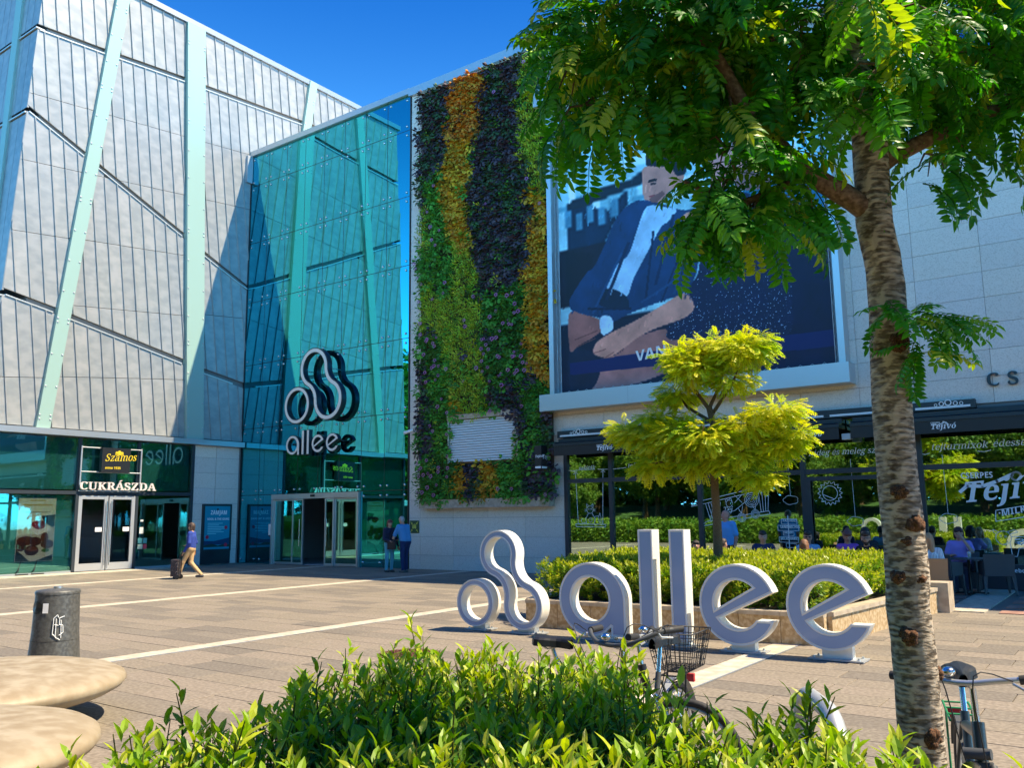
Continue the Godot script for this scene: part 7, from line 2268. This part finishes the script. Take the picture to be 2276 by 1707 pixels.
func patch(cols: Array, sd: int, stripes := false) -> ImageTexture:
	var im := Image.create(64, 64, false, Image.FORMAT_RGBA8)
	im.fill(cols[0])
	var r := RandomNumberGenerator.new()
	r.seed = sd
	for i in 26:
		if stripes: im.fill_rect(Rect2i(i * 5, 0, 1, 64), cols[1])
		else: im.fill_rect(Rect2i(r.randi() % 64, r.randi() % 64, 3 + r.randi() % 7, 3 + r.randi() % 7), cols[1 + r.randi() % (cols.size() - 1)])
	return ImageTexture.create_from_image(im)
func people() -> void:
	var ring := lin(0.5, 0.27, 0.18)
	# woman walking past the confectioner's
	var wt := deg_to_rad(-54)
	var wp := Vector3(-23.0, 0, -15.4)
	var walker := person("woman walking in a blue cardigan and beige trousers past the shop", wp, wt, {"h": 1.62, "shirt": lin(0.02, 0.05, 0.28), "sleeve": "long", "top": "cardigan", "pants": lin(0.55, 0.36, 0.18), "shoes": lin(0.06, 0.06, 0.07), "hair": "bob", "hairc": lin(0.06, 0.035, 0.025), "nod": 0.15, "J": {"kneeR": Vector3(0.08, 0.52, 0.22), "ankR": Vector3(0.07, 0.09, 0.34), "kneeL": Vector3(-0.08, 0.50, 0.02), "ankL": Vector3(-0.08, 0.12, -0.33), "elL": Vector3(-0.25, 1.13, -0.06), "wrL": Vector3(-0.16, 1.06, 0.17), "elR": Vector3(0.25, 1.13, -0.02), "wrR": Vector3(0.22, 0.86, 0.14)}})
	var fb := Basis(Vector3.UP, wt)
	var b := MB.new()
	field_mesh([[Vector3(0, 1.24, 0.085), Vector3(0, 1.0, 0.075), 0.062, 0.058]], 0.02, b)
	var fm := mat(Color.WHITE, 0.8)
	fm.albedo_texture = patch([Color(0.85, 0.8, 0.85), Color(0.75, 0.15, 0.45), Color(0.3, 0.25, 0.65), Color(0.9, 0.5, 0.6)], 4); fm.uv1_triplanar = true; fm.uv1_scale = Vector3.ONE * 5.0
	part(walker, "blouse", b, fm)
	var hbag := thing("handbag", "tan leather handbag at the walking woman's hip", "bag", wp + fb * Vector3(-0.22, 0.78, 0.10), wt + 0.5)
	var tan := mat(lin(0.45, 0.16, 0.03), 0.5)
	b = MB.new()
	b.cbox(Vector3(0, 0, 0), Vector3(0.10, 0.20, 0.28), 0.03)
	part(hbag, "pouch", b, tan)
	b = MB.new()
	b.prism(pa([-0.14, 0.105, 0.14, 0.105, 0.13, 0.02, 0.0, -0.02, -0.13, 0.02]), 0.0, 0.012)
	part(hbag, "flap", b, tan, Vector3(-0.055, 0, 0), Basis(Vector3.UP, -PI / 2))
	b = MB.new()
	b.tube([Vector3(0, 0.09, -0.13), Vector3(0.04, 0.42, -0.05), Vector3(0.08, 0.56, 0.0), Vector3(0.05, 0.42, 0.06), Vector3(0, 0.09, 0.13)], 0.008, 5)
	part(hbag, "strap", b, tan)
	var tr := thing("shopping_trolley_bag", "dark checked trolley bag pulled by the walking woman", "trolley bag", wp + fb * Vector3(0.24, 0, 0.34), wt)
	b = MB.new()
	b.cbox(Vector3(0, 0.33, 0), Vector3(0.28, 0.5, 0.2), 0.03)
	var cm := mat(Color.WHITE, 0.8)
	cm.albedo_texture = patch([Color(0.12, 0.12, 0.16), Color(0.30, 0.20, 0.20), Color(0.22, 0.26, 0.34), Color(0.55, 0.5, 0.5)], 9); cm.uv1_triplanar = true; cm.uv1_scale = Vector3.ONE * 4.0
	part(tr, "bag", b, cm)
	b = MB.new()
	b.tube([Vector3(-0.1, 0.1, -0.12), Vector3(-0.1, 0.72, -0.14), Vector3(-0.02, 0.82, -0.16), Vector3(0.06, 0.72, -0.14), Vector3(0.1, 0.1, -0.12)], 0.009, 6)
	part(tr, "handle", b, M.black)
	for sx in [-0.14, 0.14]:
		b = MB.new()
		b.tube([Vector3(sx - 0.015, 0.07, -0.1), Vector3(sx + 0.015, 0.07, -0.1)], 0.07, 14)
		part(tr, "wheel", b, M.rubber)
	# couple at the corner of the glass front
	person("man in a light blue shirt bending towards the woman at the glass corner", Vector3(-18.95, 0, -20.35), deg_to_rad(-100), {"h": 1.78, "shirt": lin(0.07, 0.26, 0.50), "pants": lin(0.012, 0.03, 0.11), "hair": "crop", "hairc": lin(0.35, 0.34, 0.33), "wide": 1.12, "lean": 0.28, "nod": 0.35, "shoes": lin(0.15, 0.14, 0.12), "J": {"elR": Vector3(0.30, 1.05, 0.22), "wrR": Vector3(0.12, 0.98, 0.42), "elL": Vector3(-0.28, 1.05, 0.25), "wrL": Vector3(-0.10, 1.0, 0.44), "kneeL": Vector3(-0.1, 0.5, 0.12), "ankL": Vector3(-0.12, 0.09, 0.1)}})
	person("woman in a dark top and light jeans facing the man at the glass corner", Vector3(-19.55, 0, -20.25), deg_to_rad(75), {"h": 1.64, "shirt": lin(0.018, 0.02, 0.05), "sleeve": "long", "pants": lin(0.12, 0.42, 0.52), "hair": "bob", "hairc": lin(0.14, 0.03, 0.03), "nod": 0.3, "J": {"elR": Vector3(0.27, 1.10, 0.02), "wrR": Vector3(0.32, 0.86, 0.05), "wrL": Vector3(-0.16, 1.05, 0.28), "elL": Vector3(-0.25, 1.13, 0.06)}})
	var sb := thing("shoulder_bag", "black shoulder bag hanging between the couple at the glass corner", "bag", Vector3(-19.28, 0.86, -20.08), 0.3)
	b = MB.new()
	b.cbox(Vector3.ZERO, Vector3(0.26, 0.28, 0.12), 0.03)
	part(sb, "pouch", b, M.black)
	b = MB.new()
	b.tube([Vector3(-0.11, 0.12, 0), Vector3(-0.02, 0.5, -0.1), Vector3(0.06, 0.5, -0.12), Vector3(0.11, 0.12, 0)], 0.012, 5)
	part(sb, "strap", b, M.black)
	# terrace guests
	person("balding man in a light blue T-shirt standing by the shop window", Vector3(-7.96, 0, -19.6), deg_to_rad(-8), {"h": 1.80, "shirt": lin(0.10, 0.34, 0.72), "pants": lin(0.015, 0.02, 0.05), "hair": "crop", "hairc": lin(0.22, 0.15, 0.12), "wide": 1.12, "look": -0.4, "skin": lin(0.52, 0.25, 0.18)})
	person("boy in a navy T-shirt sitting on the terrace behind the hedge", Vector3(-6.72, 0, -18.6), deg_to_rad(20), {"sit": true, "h": 1.74, "shirt": lin(0.01, 0.03, 0.10), "hair": "short", "hairc": lin(0.02, 0.015, 0.015), "skin": lin(0.50, 0.29, 0.20)})
	person("woman with brown shoulder-length hair seen from behind at the table", Vector3(-5.46, 0, -17.4), deg_to_rad(175), {"sit": true, "h": 1.55, "shirt": lin(0.35, 0.14, 0.05), "hair": "long", "hairc": lin(0.20, 0.09, 0.04)})
	person("man in sunglasses and a pale blue shirt sitting on the terrace", Vector3(-5.78, 0, -18.7), deg_to_rad(20), {"sit": true, "h": 1.73, "shirt": lin(0.16, 0.38, 0.62), "hair": "short", "hairc": lin(0.025, 0.02, 0.02), "glasses": "sun", "skin": lin(0.42, 0.22, 0.15)})
	person("woman in a purple sleeveless top looking down at her phone", Vector3(-5.02, 0, -18.9), deg_to_rad(25), {"sit": true, "h": 1.76, "shirt": lin(0.30, 0.08, 0.42), "sleeve": "none", "hair": "up", "hairc": lin(0.14, 0.06, 0.05), "nod": 0.5, "J": {"elR": Vector3(0.27, 0.74, 0.08), "wrR": Vector3(0.08, 0.74, 0.28), "elL": Vector3(-0.27, 0.74, 0.08), "wrL": Vector3(-0.08, 0.74, 0.28)}})
	person("bearded man in glasses and a black T-shirt eating at the table", Vector3(-4.50, 0, -18.35), deg_to_rad(-15), {"sit": true, "h": 1.72, "shirt": lin(0.012, 0.012, 0.015), "hair": "short", "hairc": lin(0.05, 0.025, 0.015), "beard": true, "glasses": "clear", "look": 0.5, "J": {"elR": Vector3(0.27, 0.72, 0.06), "wrR": Vector3(0.14, 0.80, 0.30), "elL": Vector3(-0.27, 0.74, 0.05), "wrL": Vector3(-0.05, 0.88, 0.27)}})
	person("dark-haired girl in black sitting close to the shop window", Vector3(-5.0, 0, -20.3), deg_to_rad(15), {"sit": true, "h": 1.80, "shirt": lin(0.02, 0.02, 0.025), "hair": "long", "hairc": lin(0.02, 0.012, 0.012)})
	person("long-haired blonde woman in a striped shirt, seen from behind beside the trunk", Vector3(-3.38, 0, -18.45), deg_to_rad(188), {"sit": true, "h": 1.68, "shirt": lin(0.7, 0.7, 0.7), "pattern": patch([Color(0.93, 0.93, 0.93), Color(0.15, 0.2, 0.4)], 3, true), "hair": "long", "hairc": lin(0.42, 0.24, 0.12)})
	person("woman in a lilac T-shirt holding a hand over her face", Vector3(-3.24, 0, -21.05), deg_to_rad(5), {"sit": true, "h": 1.78, "shirt": lin(0.34, 0.24, 0.62), "hair": "bob", "hairc": lin(0.05, 0.02, 0.02), "nod": 0.2, "wide": 1.05, "J": {"elR": Vector3(0.24, 0.84, 0.26), "wrR": Vector3(0.07, 1.12, 0.17), "elL": Vector3(-0.26, 0.74, 0.05), "wrL": Vector3(-0.14, 0.76, 0.30)}})
	person("dark-haired girl half hidden by the planter hedge", Vector3(-7.85, 0, -17.6), deg_to_rad(30), {"sit": true, "h": 1.5, "shirt": lin(0.05, 0.05, 0.06), "hair": "bob", "hairc": lin(0.025, 0.018, 0.015)})
	person("child in a white T-shirt sitting beside the young tree's trunk", Vector3(-7.12, 0, -17.3), deg_to_rad(160), {"sit": true, "h": 1.56, "shirt": lin(0.72, 0.72, 0.74), "hair": "short", "hairc": lin(0.04, 0.025, 0.02)})
	var ph := thing("phone", "black phone in the hands of the woman in purple", "phone", Vector3(-4.9, 0.78, -18.58), 0.4)
	part(ph, "case", one_box(Vector3(0.075, 0.15, 0.01)), M.black, Vector3.ZERO, Basis(Vector3.RIGHT, -0.6))

# ---------------------------------------------------------------- park behind the camera, mirrored in the windows
func park() -> void:
	var l := setting("lawn")
	var b := MB.new()
	b.quad(Vector3(-75, 0.02, 6), Vector3(-75, 0.02, 5.9), Vector3(25, 0.02, 5.9), Vector3(25, 0.02, 6))
	b.quad(Vector3(-75, 0.02, 6), Vector3(25, 0.02, 6), Vector3(25, 2.6, 30), Vector3(-75, 2.6, 30))
	b.quad(Vector3(-75, 2.6, 30), Vector3(25, 2.6, 30), Vector3(25, 2.6, 70), Vector3(-75, 2.6, 70))
	part(l, "turf", b, M.grass)
	var c := MB.new()
	var r := RandomNumberGenerator.new()
	r.seed = 44
	for i in 14:
		var v := r.randf_range(0.75, 1.25)
		c.col = Color(v, v, v)
		var d := Vector3(r.randfn(), r.randfn(), r.randfn()).normalized()
		c.leaf2(d * 0.12, d + Vector3(0, -0.3, 0), Vector3(r.randfn(), 1, r.randfn()), 0.2, 0.1)
	var cm := c.mesh()
	var proto := thing("park_tree", "leafy park tree across the square, seen mirrored in the shop windows", "tree", Vector3.ZERO, 0.0, "park trees mirrored in the windows")
	var nz := FastNoiseLite.new()
	nz.seed = 6; nz.frequency = 0.5
	b = MB.new()
	b.tube([Vector3(0, 0, 0), Vector3(0.05, 1.5, 0), Vector3(0, 3, 0.05), Vector3(0.1, 5.2, 0)], [0.2, 0.16, 0.13, 0.06], 12, true, 0.08, nz)
	for a in 7:
		var e := a * 0.9
		b.tube([Vector3(0, 2.3 + a * 0.3, 0), Vector3(cos(e) * 0.9, 3.2 + a * 0.35, sin(e) * 0.9), Vector3(cos(e) * 1.8, 3.9 + a * 0.35, sin(e) * 1.8)], [0.07, 0.045, 0.015], 7)
	part(proto, "trunk", b, M.young_bark)
	var xs := []
	var cs := []
	for i in 2600:
		var d := Vector3(r.randfn(), r.randfn(), r.randfn()).normalized() * pow(r.randf(), 0.4)
		var lump := 1.0 + 0.35 * nz.get_noise_3dv(d * 6.0)
		var p := Vector3(0, 4.6, 0) + d * Vector3(2.5, 2.6, 2.5) * lump
		if nz.get_noise_3dv(p * 2.2) < -0.12: continue
		xs.append(Transform3D(Basis(Vector3(r.randfn(), r.randfn(), r.randfn()).normalized(), r.randf() * TAU).scaled(Vector3.ONE * r.randf_range(0.8, 1.4)), p))
		cs.append(Color(0.07, 0.20, 0.015).lerp(Color(0.24, 0.34, 0.02), r.randf()))
	many(proto, "crown", cm, M.leaf_soft, xs, cs)
	var spots := [[-4, 9], [-9.5, 8], [-15, 10], [-21, 8.5], [-27, 11], [-33, 9], [-39, 12], [-2, 17], [-12, 18], [-24, 19], [-36, 20], [-47, 16], [3, 12], [-55, 22], [-18, 27], [-30, 28], [-6, 27], [-43, 29], [-6.5, 13], [-12, 13.5], [-18, 14], [-24, 13.5], [-30, 15], [-36, 14.5], [-42, 16], [0, 14], [-8, 21], [-15, 22], [-21, 23], [-28, 23], [-33, 25], [-40, 24], [-3, 22], [-50, 26], [13, -9], [12, -1], [15, 6], [20, -4], [17, 14], [25, 8], [24, -13], [30, 0], [19, 1], [27, 16], [32, -8], [10, 18], [-41, 0], [-45, 5], [-49, 9], [-40, -4], [-53, 12], [34, 22], [40, 28], [38, 15], [46, 24], [30, 30]]
	for i in spots.size():
		var t: Node3D = proto
		if i > 0:
			t = proto.duplicate()
			t.name = numbered("park_tree"); add_child(t)
		t.position = Vector3(spots[i][0], clampf((spots[i][1] - 6) * 0.108, 0.0, 2.6) if spots[i][0] < 24 else 0.0, spots[i][1])
		t.rotation.y = i * 1.7
		t.scale = Vector3.ONE * (1.0 + 0.35 * sin(i * 2.3) + (0.4 if spots[i][1] > 15 else 0.0) + (0.6 if spots[i][0] < -39.5 or spots[i][0] > 28 else 0.0))
	# clipped hedge at the foot of the bank
	var hg := thing("park_hedge", "long clipped hedge across the square, mirrored in the shop windows", "hedge")
	var hx := []
	var hc := []
	for i in 5200:
		var p := Vector3(r.randf_range(-46, 6), r.randf_range(0.1, 1.35), 5.3 + r.randf_range(-0.5, 0.5))
		if p.y < 1.0 and r.randf() < 0.5: p.z = 4.8
		hx.append(Transform3D(Basis(Vector3(r.randfn(), r.randfn(), r.randfn()).normalized(), r.randf() * TAU), p))
		hc.append(Color(0.10, 0.26, 0.02).lerp(Color(0.30, 0.42, 0.03), r.randf()))
	many(hg, "foliage", cm, M.leaf_soft, hx, hc)
	var sb := thing("shrub_belt", "dense belt of tall shrubs closing off the park, mirrored in the shop windows", "shrubs")
	hx = []
	hc = []
	for i in 5000:
		hx.append(Transform3D(Basis(Vector3(r.randfn(), r.randfn(), r.randfn()).normalized(), r.randf() * TAU).scaled(Vector3.ONE * 3.0), Vector3(r.randf_range(-80, 28), 2.4 + 5.5 * r.randf() ** 1.3, 31.0 + r.randf_range(-1.5, 1.5))))
		hc.append(Color(0.04, 0.13, 0.012).lerp(Color(0.14, 0.26, 0.02), r.randf()))
	many(sb, "foliage", cm, M.leaf_soft, hx, hc)
	# ice-cream stand seen in the glass front
	var cone := thing("ice_cream_figure", "giant soft ice-cream cone figure mirrored in the glass front", "figure", Vector3(-33.76, 0, -9.1))
	b = MB.new()
	b.lathe([Vector2(0.0, 0.02), Vector2(0.14, 0.02), Vector2(0.16, 0.1), Vector2(0.12, 0.3), Vector2(0.20, 0.75), Vector2(0.26, 1.15)], 20)
	part(cone, "cone", b, mat(lin(0.55, 0.30, 0.03), 0.5))
	b = MB.new()
	b.lathe([Vector2(0.26, 1.15), Vector2(0.42, 1.22), Vector2(0.44, 1.34), Vector2(0.36, 1.45), Vector2(0.0, 1.47)], 20)
	part(cone, "rim", b, mat(lin(0.62, 0.38, 0.03), 0.5))
	b = MB.new()
	b.lathe([Vector2(0.36, 1.45), Vector2(0.40, 1.55), Vector2(0.32, 1.66), Vector2(0.34, 1.74), Vector2(0.22, 1.86), Vector2(0.22, 1.93), Vector2(0.08, 2.08), Vector2(0.0, 2.2)], 20)
	part(cone, "swirl", b, M.white)
	var ps := thing("parasol", "large white parasol next to the ice-cream figure, mirrored in the glass", "parasol", Vector3(-36.2, 0, -7.6))
	b = MB.new()
	b.tube([Vector3(0, 0, 0), Vector3(0, 3.2, 0)], 0.05, 10)
	part(ps, "pole", b, M.white)
	b = MB.new()
	b.lathe([Vector2(2.2, 2.35), Vector2(2.2, 2.62), Vector2(0.0, 3.25)], 8)
	part(ps, "canopy", b, M.white)
